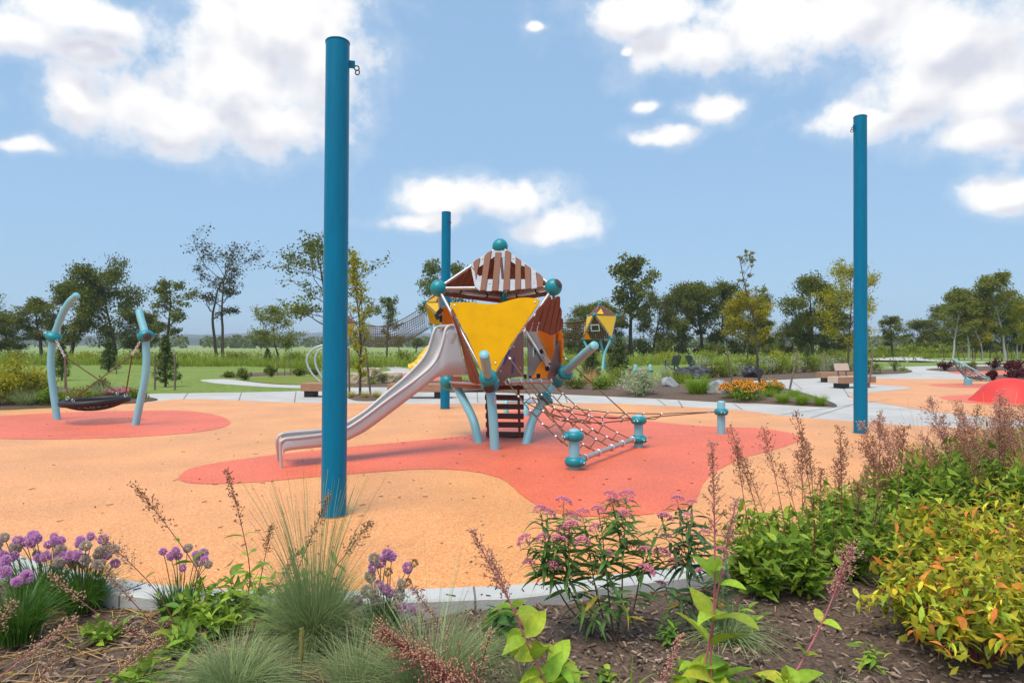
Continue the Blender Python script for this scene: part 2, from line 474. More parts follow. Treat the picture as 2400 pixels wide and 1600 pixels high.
# ------------------------------------------------------------------ the setting
from mathutils.geometry import tessellate_polygon
def sheet(name, pts, z, m, smooth=8, closed=True, kind='structure'):
    """flat sheet at height z; outline given on the ground, rounded by a spline"""
    pl = spline(pts, smooth, True) if smooth else [Vector(p) for p in pts]
    pl = [Vector((p.x, p.y, z)) for p in pl]
    tris = tessellate_polygon([pl])
    V = np.array([tuple(p) for p in pl]); T = np.array(tris, dtype=np.int32)
    a, b, c = V[T[:, 0]], V[T[:, 1]], V[T[:, 2]]
    flip = np.cross(b - a, c - a)[:, 2] < 0
    T[flip] = T[flip][:, ::-1]
    o = link(name, np_mesh(name, V, quads=T), m)
    return tag(o, kind=kind)
def gp(lst, f=None, z=0.0):
    return [G(*(f(x, y) if f else (x, y)), z) for x, y in lst]

# base ground to the horizon
gm = MB()
ring = [0, 60, 120, 250, 500, 900, 1600, 2600, 4000]
gm.add([(x, y, -0.16) for y in (-60, 80, 300, 900, 2000, 4200) for x in (-4200, -900, -200, 0, 200, 900, 4200)],
       [(j * 7 + i, j * 7 + i + 1, (j + 1) * 7 + i + 1, (j + 1) * 7 + i) for j in range(5) for i in range(6)])
structure('ground', gm, M_field)
sheet('lawn', [(-45, -12, 0), (-45, 52, 0), (-20, 56, 0), (0, 54, 0), (30, 56, 0), (52, 72, 0), (85, 85, 0), (85, -12, 0), (20, 8, 0), (9, 16, 0), (-6, 16, 0), (-14, 4, 0)], -0.010, M_lawn, 4)

# concrete walks
sheet('path', gp([(325, 941), (339, 924), (450, 921), (620, 918), (720, 915), (805, 909), (905, 907), (1000, 912), (1100, 916), (1300, 920), (1500, 924),
                  (1720, 897), (1745, 893), (1850, 888), (1932, 885), (2039, 878), (2117, 875), (2139, 870), (2120, 863), (2072, 861), (2190, 857), (2400, 853),
                  (2700, 850), (2750, 960), (2700, 1090), (2100, 1030), (1700, 985), (1100, 955), (600, 950)]), 0.0, M_concrete, 4)
sheet('path', gp([(2000, 842), (2090, 837), (2140, 834), (2200, 834), (2160, 838), (2190, 843), (2280, 847), (2400, 848.5), (2400, 850.5), (2270, 849), (2150, 845), (2060, 844)]), -0.004, M_concrete, 3)
sheet('path', gp([(470, 890), (530, 888), (600, 896), (660, 901), (740, 903), (735, 909), (640, 907), (560, 902), (500, 897)]), -0.004, M_concrete, 4)
sheet('path', gp([(872, 853.5), (918, 853), (930, 859), (975, 865), (1000, 870), (985, 874), (890, 876), (850, 880), (840, 876), (905, 870), (915, 865), (890, 858)]), -0.004, M_concrete, 3)
# saw-cut joints in the walk, narrow dark strips laid just above it
jm = MB()
for (a, b) in (((1830, 972), (2090, 935)), ((1900, 979), (2030, 938)), ((430, 935), (440, 921.5)), ((560, 938), (566, 919.5)), ((690, 943), (694, 917)), ((1120, 943), (1118, 918)),
               ((1330, 944), (1322, 921.5)), ((1560, 950), (1540, 935)), ((1600, 955), (1590, 938)), ((1740, 960), (1720, 946)), ((1990, 930), (1960, 886)), ((1880, 912), (1852, 890)), ((1985, 954), (2180, 961)), ((2160, 880), (2120, 866)), ((2250, 868), (2230, 858))):
    A, B = G(*a), G(*b); t = (B - A).normalized(); s = Vector((-t.y, t.x, 0)) * 0.012
    jm.add([A + s, A - s, B - s, B + s], [(0, 1, 2, 3)])
for i in range(len(jm.V)): jm.V[i] = (jm.V[i][0], jm.V[i][1], 0.004)
structure('path_joints', jm, mat('joint', (0.16, 0.15, 0.145), rough=.9))

# poured rubber play surface
CURB_PX = [(2470, 1012), (2400, 1040), (2250, 1092), (2128, 1141), (2070, 1163), (1990, 1203), (1892, 1244), (1780, 1285), (1690, 1310), (1597, 1333), (1515, 1345),
           (1298, 1369), (1190, 1381), (1110, 1384), (983, 1389), (760, 1394), (526, 1390), (399, 1381), (319, 1371), (230, 1355), (121, 1333), (38, 1307), (-80, 1270), (-250, 1220), (-500, 1150)]
FAR_PX = [(-700, 1000), (-300, 972), (0, 962), (80, 958), (150, 955), (320, 945), (440, 935), (620, 941), (750, 944), (1040, 946), (1250, 944), (1480, 947), (1720, 960), (1849, 976), (1998, 987), (2117, 996), (2300, 1006)]
curb_line = spline(gp(CURB_PX), 6)
sheet('play_surface', spline(gp(FAR_PX), 6) + curb_line, 0.004, M_orange_rub, 0)
sheet('red_patch', gp([(412, 1095), (440, 1076), (520, 1060), (650, 1043), (800, 1027), (950, 1013), (1050, 1003), (1100, 995), (1125, 975), (1150, 950), (1200, 941), (1270, 938), (1366, 948),
                       (1490, 967), (1590, 977), (1680, 981), (1760, 985), (1825, 998), (1838, 1010), (1790, 1030), (1710, 1052), (1650, 1080), (1618, 1108), (1603, 1140), (1585, 1162), (1530, 1177),
                       (1440, 1186), (1335, 1186), (1262, 1174), (1205, 1143), (1160, 1105), (1110, 1088), (1050, 1080), (980, 1078), (900, 1082), (800, 1090), (700, 1098), (600, 1107), (490, 1112), (425, 1108)], DD), 0.008, M_red_rub, 6)
sheet('red_patch', gp([(-220, 972), (-100, 960), (0, 955), (200, 946), (400, 943), (490, 952), (529, 969), (500, 985), (400, 998), (200, 1008), (0, 1008), (-150, 995)], DD), 0.008, M_red_rub, 6)
# second play surface at the right, with its dome and spinner
sheet('play_surface', gp([(1986, 929), (2025, 921), (2035, 905), (2042, 888), (2180, 888), (2300, 889), (2420, 893), (2700, 905), (2750, 990), (2560, 995), (2400, 985), (2245, 970), (2176, 963), (2033, 939)]), 0.004, M_orange_rub, 4)
sheet('concrete_inlay', gp([(1990, 902), (2060, 902), (2134, 909), (2090, 915), (2040, 920), (1990, 921)]), 0.008, M_concrete, 4)
sheet('red_patch', gp([(2176, 902), (2230, 899), (2330, 900), (2380, 906), (2300, 909), (2210, 906)]), 0.008, M_red_rub, 4)
sheet('red_patch', gp([(2200, 931), (2290, 925), (2420, 930), (2560, 940), (2540, 962), (2400, 953), (2280, 945)]), 0.008, M_red_rub, 4)
sheet('play_surface', gp([(2230, 870), (2400, 868), (2700, 866), (2700, 878), (2400, 880), (2260, 877)]), 0.004, M_red_rub, 3)
sheet('play_surface', gp([(938, 876), (1010, 872), (1060, 874), (1062, 888), (1000, 893), (945, 888)]), 0.004, M_red_rub, 3)
sheet('artificial_turf', gp([(570, 890), (640, 884), (720, 881), (800, 883), (812, 893), (760, 903), (690, 901), (620, 897)]), 0.004, M_turf, 5)
sheet('artificial_turf', gp([(1390, 880), (1450, 872), (1560, 868), (1640, 869), (1650, 880), (1560, 888), (1450, 890)]), 0.004, M_turf, 5)

# kerb round the front of the play surface: a real step down to the bark bed
km = MB()
W = 0.20
prof = [(0.0, -0.14), (0.0, 0.022), (0.012, 0.030), (W - .014, 0.030), (W, 0.018), (W + .004, -0.14)]
rows = []
for i, p in enumerate(curb_line):
    t = (curb_line[min(i + 1, len(curb_line) - 1)] - curb_line[max(i - 1, 0)]).normalized()
    s = Vector((t.y, -t.x, 0))
    if s.dot(Vector((0, -1, 0))) + s.dot(Vector((.6, 0, 0))) < 0: s = -s
    rows.append([Vector((p.x, p.y, 0)) + s * a + Vector((0, 0, b)) for a, b in prof])
kv = [v for r in rows for v in r]; nP = len(prof)
km.add(kv, [(i * nP + k, i * nP + k + 1, (i + 1) * nP + k + 1, (i + 1) * nP + k) for i in range(len(rows) - 1) for k in range(nP - 1)])
structure('kerb', km, M_curb)
jm = MB()
for i in range(8, len(rows) - 1, 14):
    a, b = rows[i], rows[i + 1]; t = (b[0] - a[0]).normalized() * 0.006
    q = [p + Vector((0, 0, 0.0022)) for p in a[1:5]]
    jm.add([x - t for x in q] + [x + t for x in q], [(0, 1, 5, 4), (1, 2, 6, 5), (2, 3, 7, 6)])
    f0 = a[4] + (a[4] - a[3]).normalized() * .0022; f1 = a[5] + Vector((a[4].x - a[3].x, a[4].y - a[3].y, 0)).normalized() * .0022
    jm.add([f0 - t, f0 + t, f1 + t, f1 - t], [(0, 1, 2, 3)])
structure('kerb_joints', jm, MATS['joint'])

# bark beds
BEDZ = -0.05
def bed_z(x, y):
    return BEDZ + 0.018 * math.sin(x * 3.1 + y * 1.7) + 0.014 * math.sin(x * 7.3 - y * 5.9 + 1.0) + 0.010 * math.sin(x * 13 + y * 11)
bm_ = MB()
nx, ny = 120, 70
xs = np.linspace(-6.5, 8.5, nx); ys = np.linspace(0.9, 9.5, ny)
rb = random.Random(2)
bm_.add([(x, y, bed_z(x, y) + rb.uniform(-.006, .006)) for y in ys for x in xs], [(j * nx + i, j * nx + i + 1, (j + 1) * nx + i + 1, (j + 1) * nx + i) for j in range(ny - 1) for i in range(nx - 1)], True)
structure('bark_bed', bm_, M_mulch)
def bed(pts, h=0.10, z=0.008, m=None):
    """a low mounded planting bed: outline rings rising towards the middle"""
    o = spline(gp(pts), 5, True)
    c = sum(o, Vector()) / len(o)
    mb = MB(); V = []
    for k, (s, zz) in enumerate(((1.0, -.03), (1.0, z), (.93, z + h * .5), (.7, z + h), (.35, z + h))):
        V += [Vector((c.x + (p.x - c.x) * s, c.y + (p.y - c.y) * s, zz)) for p in o]
    n = len(o)
    F = [(k * n + i, k * n + (i + 1) % n, (k + 1) * n + (i + 1) % n, (k + 1) * n + i) for k in range(4) for i in range(n)]
    F.append(tuple(4 * n + i for i in range(n)))
    mb.add(V, F, True)
    return structure('bark_bed', mb, m or M_mulch)
bed([(1040, 918), (1130, 918.5), (1227, 922), (1302, 923.5), (1501, 932), (1700, 943), (1789, 946), (1930, 953.5), (1962, 951), (1935, 937), (1870, 917), (1800, 902), (1740, 895), (1700, 893), (1560, 893), (1400, 893), (1250, 895), (1100, 900)])
bed([(813, 930), (830, 938), (862, 940), (890, 937), (897, 930), (870, 926), (830, 925)], .05)
bed([(808, 900), (830, 906), (950, 906), (1040, 903), (1050, 897), (960, 893), (860, 893), (815, 894)], .06)
bed([(-200, 962), (0, 959), (80, 956), (200, 951), (340, 942), (370, 936), (345, 930), (300, 925), (200, 915), (100, 905), (-100, 900), (-300, 920)], .08)
bed([(1700, 893), (1800, 891), (1878, 887), (1926, 884), (1985, 880), (2000, 872), (1960, 866), (1850, 864), (1750, 864), (1660, 868), (1640, 884)], .06)
bed([(2000, 880), (2039, 877), (2110, 874.5), (2137, 870), (2110, 866), (2040, 867), (1990, 870)], .05)
bed([(2172, 865), (2200, 869), (2260, 871), (2400, 866), (2600, 862), (2600, 856), (2400, 857), (2250, 860)], .05)
bed([(2270, 885), (2300, 892), (2360, 890), (2480, 888), (2480, 881), (2380, 879), (2300, 881)], .05)
bed([(515, 880), (540, 884), (640, 879), (740, 876), (740, 872), (640, 873), (560, 876)], .05)

# distant ridges
def ridge(y0, h, seed, amp, x0=-3600, x1=3600, n=160, depth=260):
    r = random.Random(seed); mb = MB()
    ph = [r.uniform(0, 6.3) for _ in range(9)]
    V = []
    for i in range(n + 1):
        x = x0 + (x1 - x0) * i / n
        hh = h + amp * sum(math.sin(x * f + p) / (k + 1) for k, (f, p) in enumerate(zip((.0011, .0023, .0051, .009, .017, .031, .06), ph))) + r.uniform(-.5, 1.2)
        for (dy, s) in ((0, 0), (30, .75), (depth * .4, 1.0), (depth, .2)):
            V.append((x, y0 + dy, -2 + (hh + 2) * s))
    mb.add(V, [(i * 4 + k, (i + 1) * 4 + k, (i + 1) * 4 + k + 1, i * 4 + k + 1) for i in range(n) for k in range(3)], True)
    structure('hills', mb, M_hill)
ridge(1500, 14, 3, 5)
ridge(2300, 30, 5, 9)
ridge(3100, 44, 9, 12)
# ------------------------------------------------------------------ shade-sail poles
def sail_pole(name, base, top, label, hook_side):
    t = thing(name, base, label, 'pole', 'tall blue shade-sail poles')
    r = 0.11
    n = 40
    mb = MB(); mb.tube([base - Vector((0, 0, .02)), top], r, n)
    part('shaft', mb, M_pole, t)
    ax = (top - base).normalized()
    mb = MB(); mb.lathe(top, [(r - .002, -.004), (r + .004, 0), (r + .004, .012), (r - .012, .02), (0.0, .022)], n, ax)
    part('top_cap', mb, M_pole, t)
    # lug and shackle ring for the missing sail
    h = top - ax * 0.19 + hook_side * (r - .01)
    mb = MB(); mb.beam(h, h + hook_side * .06, .012, .07)
    part('lug', mb, M_pole, t)
    mb = MB(); mb.torus(h + hook_side * .075 - Vector((0, 0, .03)), .022, .006, hook_side.cross(Vector((0, 0, 1))), 18, 6)
    mb.torus(h + hook_side * .082 - Vector((0, 0, .07)), .022, .006, (0.3, 1, 0), 18, 6)
    part('shackle', mb, M_darkcap, t)
    mb = MB(); mb.lathe(base, [(r + .016, 0.005), (r + .012, .010), (r - .002, .011)], n); part('base_seal', mb, mat('grey_seal', (.20, .10, .06), rough=.8), t)
    return t
b = G(782, 1208); sail_pole('sail_pole', b, P(791.5, 103, b.y + .42), 'nearest thick blue steel pole standing in front of the slide', Vector((.97, .25, 0)))
b = G(1043, 958); sail_pole('sail_pole', b, P(1046, 499, b.y + .25), 'farthest blue steel pole rising behind the climbing tower roof', Vector((.6, -.8, 0)))
b = G(2017, 1015); sail_pole('sail_pole', b, P(2016, 276, b.y + .5), 'tall blue steel pole at right in front of the timber bench', Vector((-.95, -.3, 0)))

# ------------------------------------------------------------------ shared play-equipment pieces
def clamp_collar(mb_parent, c, ax, r, face=None, fat=1.0):
    """teal two-shell clamp round a post, with its bolts as a sub-part"""
    mb = MB()
    mb.lathe(c, [(r + .001, -.062 * fat), (r + .03 * fat, -.056 * fat), (r + .05 * fat, -.03 * fat), (r + .057 * fat, 0), (r + .05 * fat, .03 * fat), (r + .03 * fat, .056 * fat), (r + .001, .062 * fat)], 24, ax)
    if face is not None:
        f = (Vector(face) - ax * ax.dot(Vector(face))).normalized()
        mb.ball(c + f * (r + .045), .052, 12, 8, f, (1.25, .85, .75))
    o = part('clamp', mb, M_teal, mb_parent)
    if face is not None:
        mb = MB(); sd = f.cross(ax)
        for k in (-1, 1):
            mb.ball(c + f * (r + .078) + sd * .026 * k, .012, 8, 6)
        part('bolt', mb, M_alu, o, kind='stuff')
    return o
def bolts(pts, parent, rad=.016, nrm=None):
    for p in pts:
        mb = MB(); mb.lathe(p, [(rad, 0), (rad, .004), (rad * .6, .010), (0, .011)], 10, nrm)
        part('bolt', mb, M_alu, parent)
def cap_ball(parent, c, r=.13, cap_dir=None, cap=0.6):
    mb = MB(); mb.ball(c, r, 24, 14)
    o = part('ball_joint', mb, M_teal, parent)
    if cap_dir is not None:
        d = Vector(cap_dir).normalized()
        mb = MB(); R = r + .003; th = cap
        mb.lathe(c, [(R * math.sin(a), R * math.cos(a)) for a in [th * (1 - k / 6) for k in range(7)]], 20, d)
        part('end_cap', mb, M_darkcap, o)
    return o

# ------------------------------------------------------------------ main climbing tower
tL, tR, tB, tT = P(1027.3, 675.7, 10.85), P(1297, 673, 10.4), P(1183, 699, 12.2), P(1172, 577.5, 11.15)
tF, tLL, tLR = P(1148, 900.3, 9.88), P(1049, 895, 11.4), P(1305, 890.6, 11.15)
TW = thing('climbing_tower', G(1180, 1020), 'large timber slat and yellow panel climbing tower with steel slide and slatted roof', 'play tower')
TUBE = .026
def tw_panel(name, pts, pl, thick, m, parent=None, bevel=.004, label=None):
    poly = [hit(p, pl) for p in pts]
    mb = MB(); mb.prism(poly, pl[1] * -thick)
    return part(name, mb, m, parent or TW, bevel, label=label)
# balls
cap_ball(TW, tT, .128)
cap_ball(TW, tL, .133, (-.75, .25, .55), .45)
cap_ball(TW, tR, .133, (.62, -.55, .45), .62)
cap_ball(TW, tB, .133, (0, 1, .2), .5)
cap_ball(TW, tF, .134, (-.05, -.85, -.45), .62)
cap_ball(TW, tLL, .133, (.9, -.2, -.4), .6)
cap_ball(TW, tLR, .133, (.3, .8, -.3), .5)
# frame tubes
for a, b in ((tL, tR), (tR, tB), (tB, tL), (tL, tT), (tR, tT), (tB, tT), (tL, tF), (tR, tF), (tL, tLL), (tB, tLL), (tR, tLR), (tB, tLR), (tF, tLL), (tLL, tLR)):
    mb = MB(); d = (b - a).normalized()
    mb.tube([a + d * .1, b - d * .1], TUBE, 10)
    part('frame_tube', mb, M_steel, TW)
entry_a, entry_b = hit(r2(965, 530), plane(tF, tR, tLR, .10)), hit(r2(1425, 522), plane(tF, tR, tLR, .10))
mb = MB(); mb.tube([entry_a, entry_b], .032, 12); part('entry_rail', mb, M_steel, TW)

# roof: front slat panel with galvanised backing strips, slats each their own piece
plf = plane(tT, tL, tR, .055)
roof = part('roof_panel', MB().prism([hit(r1(*p), plane(tT, tL, tR, .03)) for p in ((690, 440), (720, 415), (815, 350), (960, 262), (1160, 262), (1290, 345), (1470, 470), (1640, 610), (1640, 640), (1545, 560), (1390, 470), (1270, 440), (1150, 355), (1000, 345), (880, 430), (800, 480), (720, 500))], plf[1] * -.006), M_sheet, TW)
part('backing_strip', MB().prism([hit(r1(*p), plane(tT, tL, tR, .03)) for p in ((760, 640), (1640, 640), (1640, 735), (1200, 790), (900, 795), (800, 790), (745, 740))], plf[1] * -.006), M_sheet, roof)
part('backing_strip', MB().prism([hit(r1(*p), plane(tT, tL, tR, .036)) for p in ((690, 470), (715, 500), (800, 600), (835, 590), (835, 780), (800, 785), (745, 735))], plf[1] * -.005), M_sheet, roof)
part('backing_strip', MB().prism([hit(r1(*p), plane(tT, tL, tR, .036)) for p in ((1482, 500), (1540, 545), (1565, 750), (1490, 765))], plf[1] * -.005), M_sheet, roof)
for pl_ in (((720, 422), (755, 385), (812, 357), (757, 640)), ((870, 330), (910, 290), (962, 262), (886, 783), (812, 783)), ((1012, 285), (1092, 285), (1047, 787), (964, 787)),
            ((1140, 268), (1170, 258), (1218, 288), (1197, 778), (1114, 783)), ((1277, 342), (1348, 388), (1346, 768), (1270, 777)), ((1396, 436), (1474, 486), (1482, 757), (1406, 772)),
            ((1545, 540), (1595, 568), (1632, 605), (1642, 738), (1560, 748))):
    tw_panel('slat', [r1(*p) for p in pl_], plf, .022, M_slat, roof)
bolts([hit(r1(*p), plane(tT, tL, tR, .034)) for p in ((848, 372), (1250, 372), (937, 695), (1515, 562), (1523, 685))], roof, .012, plf[1])
# the two roof faces behind, slatted right across
def slat_face(pname, a, b, c, off, n, m, parent, width=.075, inset=.12, sign=1, lo=0.0, hi=1.0):
    """boards running from edge a-b towards corner c"""
    nrm = (b - a).cross(c - a).normalized()
    cen = (tL + tR + tB + tF + tLL + tLR) / 6
    if nrm.dot(a - cen) < 0: nrm = -nrm
    root = part(pname, MB().beam(a + (b - a) * .06 + nrm * off + (c - a) * .03, b - (b - a) * .06 + nrm * off + (c - b) * .03, .03, .012, nrm), M_sheet, parent)
    e = (b - a); mid = (a + b) / 2
    for i in range(n):
        t = lo + (hi - lo) * (i + .5) / n
        p0 = a + e * t
        s = 1 - abs(2 * t - 1)
        top = (c - mid) * max(.12, s * (1 - inset))
        w = e.normalized() * width / 2
        q = [p0 - w + nrm * off, p0 + w + nrm * off, p0 + w + top + nrm * off, p0 - w + top + nrm * off]
        if t < .5: q[3] = q[3] - (c - mid).normalized() * min(.09, top.length * .4)
        else: q[2] = q[2] - (c - mid).normalized() * min(.09, top.length * .4)
        part('slat', MB().prism(q, nrm * .02), m, root, .003)
    return root
slat_face('roof_panel', tB, tL, tT, .03, 11, M_slat, TW, .142)
slat_face('roof_panel', tR, tB, tT, .03, 11, M_slat, TW, .142)
for a_, b_ in ((tL, tB), (tR, tB)):
    part('edge_board', MB().beam(a_.lerp(b_, .08) - Vector((0, 0, .075)), a_.lerp(b_, .92) - Vector((0, 0, .06)), .022, .07), M_slatred, TW, .004)
    for k in (.3, .7): part('clip', MB().torus(a_.lerp(b_, k), .032, .012, b_ - a_, 12, 6), M_black, TW)
# yellow front panel with its wavy top
ply = plane(tL, tR, tF, .06)
wave = [r1(*p) for p in ((415, 948), (520, 945), (640, 941), (720, 943), (820, 954), (920, 963), (1000, 964), (1070, 954), (1150, 930), (1240, 902), (1330, 884), (1420, 879), (1500, 885), (1570, 898), (1597, 915))]
yp = tw_panel('yellow_panel', wave + [r1(1560, 990), r1(1390, 1250), r1(1200, 1520)] + [r2(*p) for p in ((975, 190), (862, 375), (840, 418), (690, 418), (668, 370), (585, 165), (510, 0))] + [r1(600, 1325)], ply, .02, M_yellow, None, .003)
bolts([hit(p, plane(tL, tR, tF, .062)) for p in (r1(478, 983), r1(1533, 940), r2(835, 325))], yp, .018, ply[1])
# left side: boards running parallel to the left front tube
pll = plane(tL, tF, tLL, .05)
lp = tw_panel('slat_panel', [r1(425, 1060), r1(455, 1060), r2(690, 540), r2(640, 560)], plane(tL, tF, tLL, .02), .01, M_grey)
for q in ((r1(420, 1040), r1(452, 1090), r2(672, 545), r2(648, 552)), (r1(436, 1130), r1(470, 1150), r2(640, 556), r2(610, 552)), (r1(480, 1180), r1(500, 1215), r2(604, 548), r2(578, 540)), (r1(520, 1330), r1(535, 1340), r2(574, 530), r2(550, 500))):
    tw_panel('slat', list(q), pll, .02, M_slatred, lp)
for k in range(4):
    tw_panel('slat', [r2(345 + k * 30, 470), r2(368 + k * 30, 470), r2(400 + k * 24, 535), r2(380 + k * 24, 542)], plane(tF, tLL, tLL + Vector((0, 0, -1)), .02), .02, M_slatred, lp)
part('edge_board', MB().beam(tF + (tLL - tF) * .12 - Vector((0, 0, .02)), tF + (tLL - tF) * .86 - Vector((0, 0, .02)), .03, .12), M_slatred, lp)
# right side: fan of reddish boards
plr = plane(tR, tF, tLR, .11)
rp = part('slat_panel', MB().prism([hit(r1(*p), plane(tR, tF, tLR, .085)) for p in ((1690, 960), (1860, 930), (1880, 1150), (1700, 1200), (1560, 1200), (1580, 1110))], plr[1] * -.01), M_sheet, TW)
for q in (((1436, 1218), (1524, 1118), (1530, 1150), (1468, 1326), (1440, 1322), (1420, 1290)), ((1563, 1052), (1645, 962), (1655, 990), (1548, 1330), (1495, 1326)), ((1672, 920), (1708, 882), (1742, 862), (1752, 900), (1632, 1322), (1580, 1316)),
          ((1760, 905), (1806, 900), (1712, 1356), (1690, 1350), (1640, 1330)), ((1818, 878), (1846, 866), (1866, 872), (1868, 960), (1786, 1366), (1752, 1376), (1720, 1366)), ((1872, 1010), (1888, 1050), (1888, 1110), (1848, 1322), (1796, 1360)), ((1893, 1150), (1908, 1180), (1904, 1270), (1890, 1296), (1855, 1318))):
    tw_panel('slat', [r1(*p) for p in q], plr, .022, M_slatred, rp)
# entry wings
plw = plane(tF, tR, tLR, .06)
wl = tw_panel('taupe_wing', [r2(*p) for p in ((1085, 15), (1140, -30), (1142, 470), (965, 488), (955, 520), (935, 562), (900, 575), (876, 560), (892, 520), (848, 428), (950, 262))], plw, .02, M_grey)
bolts([hit(r2(*p), plane(tF, tR, tLR, .062)) for p in ((1032, 148), (892, 412), (1150, 394), (928, 528), (1102, 377))], wl, .011, plw[1])
wr = tw_panel('taupe_wing', [r2(*p) for p in ((1568, 60), (1520, 110), (1488, 170), (1410, 460), (1406, 525), (1450, 535), (1545, 375), (1572, 120))], plane(tF, tR, tLR, .10), .02, M_grey)
bolts([hit(r2(*p), plane(tF, tR, tLR, .102)) for p in ((1545, 160), (1525, 395), (1430, 508))], wr, .011, plw[1])
# interior: back wall with slots, orange side panels, deck
plb = plane(tB, tLL, tLR, -.05)
gb = tw_panel('taupe_back_panel', [r2(*p) for p in ((1182, -70), (1235, -60), (1275, 0), (1392, 228), (1305, 350), (1230, 490), (1180, 488))], plb, .02, M_grey)
tw_panel('slot_rim', [r2(*p) for p in ((1238, 115), (1254, 115), (1254, 258), (1238, 258))], plane(tB, tLL, tLR, -.045), .004, M_aqua, gb)
tw_panel('slot_hole', [r2(*p) for p in ((1256, 125), (1272, 160), (1272, 215), (1256, 250))], plane(tB, tLL, tLR, -.045), .004, M_black, gb)
tw_panel('blue_panel', [r2(*p) for p in ((940, 260), (985, 170), (1000, 200), (930, 350), (915, 330))], plane(tF, tR, tLR, .064), .003, M_bluepanel, None, 0)
tw_panel('blue_panel', [r2(*p) for p in ((1025, 290), (1050, 255), (1035, 430), (1008, 440))], plane(tF, tR, tLR, .064), .003, M_bluepanel, None, 0)
plo = plane(tR, tB, tLR, -.03)
tw_panel('orange_panel', [r1(*p) for p in ((1560, 1290), (1640, 1240), (1840, 1240), (1860, 1330))] + [r2(*p) for p in ((1560, 20), (1500, 150), (1440, 320), (1420, 300), (1385, 200), (1290, 0))], plo, .02, M_orange)
tw_panel('orange_panel', [r2(*p) for p in ((1385, 235), (1430, 330), (1400, 490), (1225, 490), (1300, 352))], plb, .025, M_orange)
tw_panel('orange_panel', [r1(*p) for p in ((300, 1000), (412, 995), (470, 1240), (300, 1240))], plane(tL, tB, tLL, -.03), .02, M_orange)
tw_panel('orange_panel', [r2(*p) for p in ((1545, 60), (1562, 60), (1550, 330), (1530, 330))], plane(tR, tB, tLR, -.02), .02, M_orange)
mb = MB(); mb.tube([hit(r2(1258, -40), plane(tR, tB, tLR, .06)), hit(r2(1425, 325), plane(tR, tB, tLR, .06))], .022, 10); part('frame_tube', mb, M_steel, TW)
for q in ((1345, 195, 34, 24, .5), (1395, 385, 22, 24, .2), (1155, 470, 18, 24, 0), (1300, 465, 20, 24, 0), (1425, 330, 16, 16, 0), (1210, 475, 10, 14, 0)):
    c = hit(r2(q[0], q[1]), plane(tB, tLL, tLR, .12)); k = 11.2 * .21683 / 1600
    mb = MB(); mb.box(c, (q[2] * 2 * k, .10, q[3] * 2 * k), Matrix.Rotation(-q[4], 3, 'Y')); part('hand_hold', mb, M_black, TW, .006)
for q in ((285, 1060, 45, 26, .8), (300, 1160, 18, 44, 0), (250, 1130, 26, 40, .4)):
    c = hit(r1(q[0], q[1]), plane(tL, tB, tLL, .05)); k = 10.9 * .17857 / 1600
    mb = MB(); mb.box(c, (q[2] * 2 * k, .08, q[3] * 2 * k), Matrix.Rotation(-q[4], 3, 'Y')); part('hand_hold', mb, M_black, TW, .006)
dz = Vector((0, 0, .03))
cen = (tF + tLL + tLR) / 3
mb = MB(); mb.prism([cen + (p - cen) * s + dz for p, s in ((tF, .93), (tLR, .93), (tLL, .93))], Vector((0, 0, -.03))); part('deck', mb, M_sheet, TW)

# curved legs
R_LEG = .067
def leg(pts, parent, r=R_LEG, n=6, name='leg'):
    pth = spline(pts, n)
    mb = MB(); mb.tube(pth, r, 22)
    d = (pth[-1] - pth[-2]).normalized()
    mb.lathe(pth[-1], [(r, 0), (r * .93, .008), (0, .012)], 22, d)
    return part(name, mb, M_aqua, parent), pth
def at2(x, y, d): return P(*r2(x, y), d)
b = G(*r2(830, 1262)); lf, _ = leg([b - Vector((0, 0, .03)), at2(812, 950, 9.8), at2(790, 700, 9.86), tF, at2(755, 470, 9.62), at2(714, 232, 9.12)], TW)
clamp_collar(TW, at2(757, 482, 9.64), (at2(714, 232, 9.12) - tF).normalized(), R_LEG, None, 1.15)
b2 = G(*r2(656, 1190)); leg([b2 - Vector((0, 0, .03)), at2(602, 960, 10.6), at2(508, 755, 10.95), at2(402, 565, 11.3), tLL], TW)
b3 = G(*r2(1160, 1200)); leg([b3 - Vector((0, 0, .03)), at2(1232, 960, 10.55), at2(1330, 775, 10.85), at2(1425, 620, 11.05), tLR, at2(1590, 425, 10.85), at2(1745, 275, 10.4), at2(1908, 135, 9.9)], TW)
clamp_collar(TW, at2(1588, 428, 10.85), (at2(1745, 275, 10.4) - tLR).normalized(), R_LEG, (.7, -.5, -.4), 1.0)
clamp_collar(TW, at2(1362, 712, 10.9), (at2(1425, 620, 11.05) - at2(1330, 775, 10.85)).normalized(), R_LEG, (.7, -.5, -.4), 1.0)
# small warning label on the front leg
mb = MB(); c0 = at2(835, 730, 9.74)
mb.box(c0, (.026, .004, .11), Matrix.Rotation(.55, 3, 'Z')); stk = part('warning_label', mb, mat('label_white', (.75, .68, .68), rough=.5), TW)
mb = MB()
for k in range(5): mb.box(c0 + Vector((0.002, -.004, .042 - k * .021)), (.018, .003, .008), Matrix.Rotation(.55, 3, 'Z'))
part('label_print', mb, mat('label_red', (.5, .05, .06), rough=.5), stk, kind='stuff')
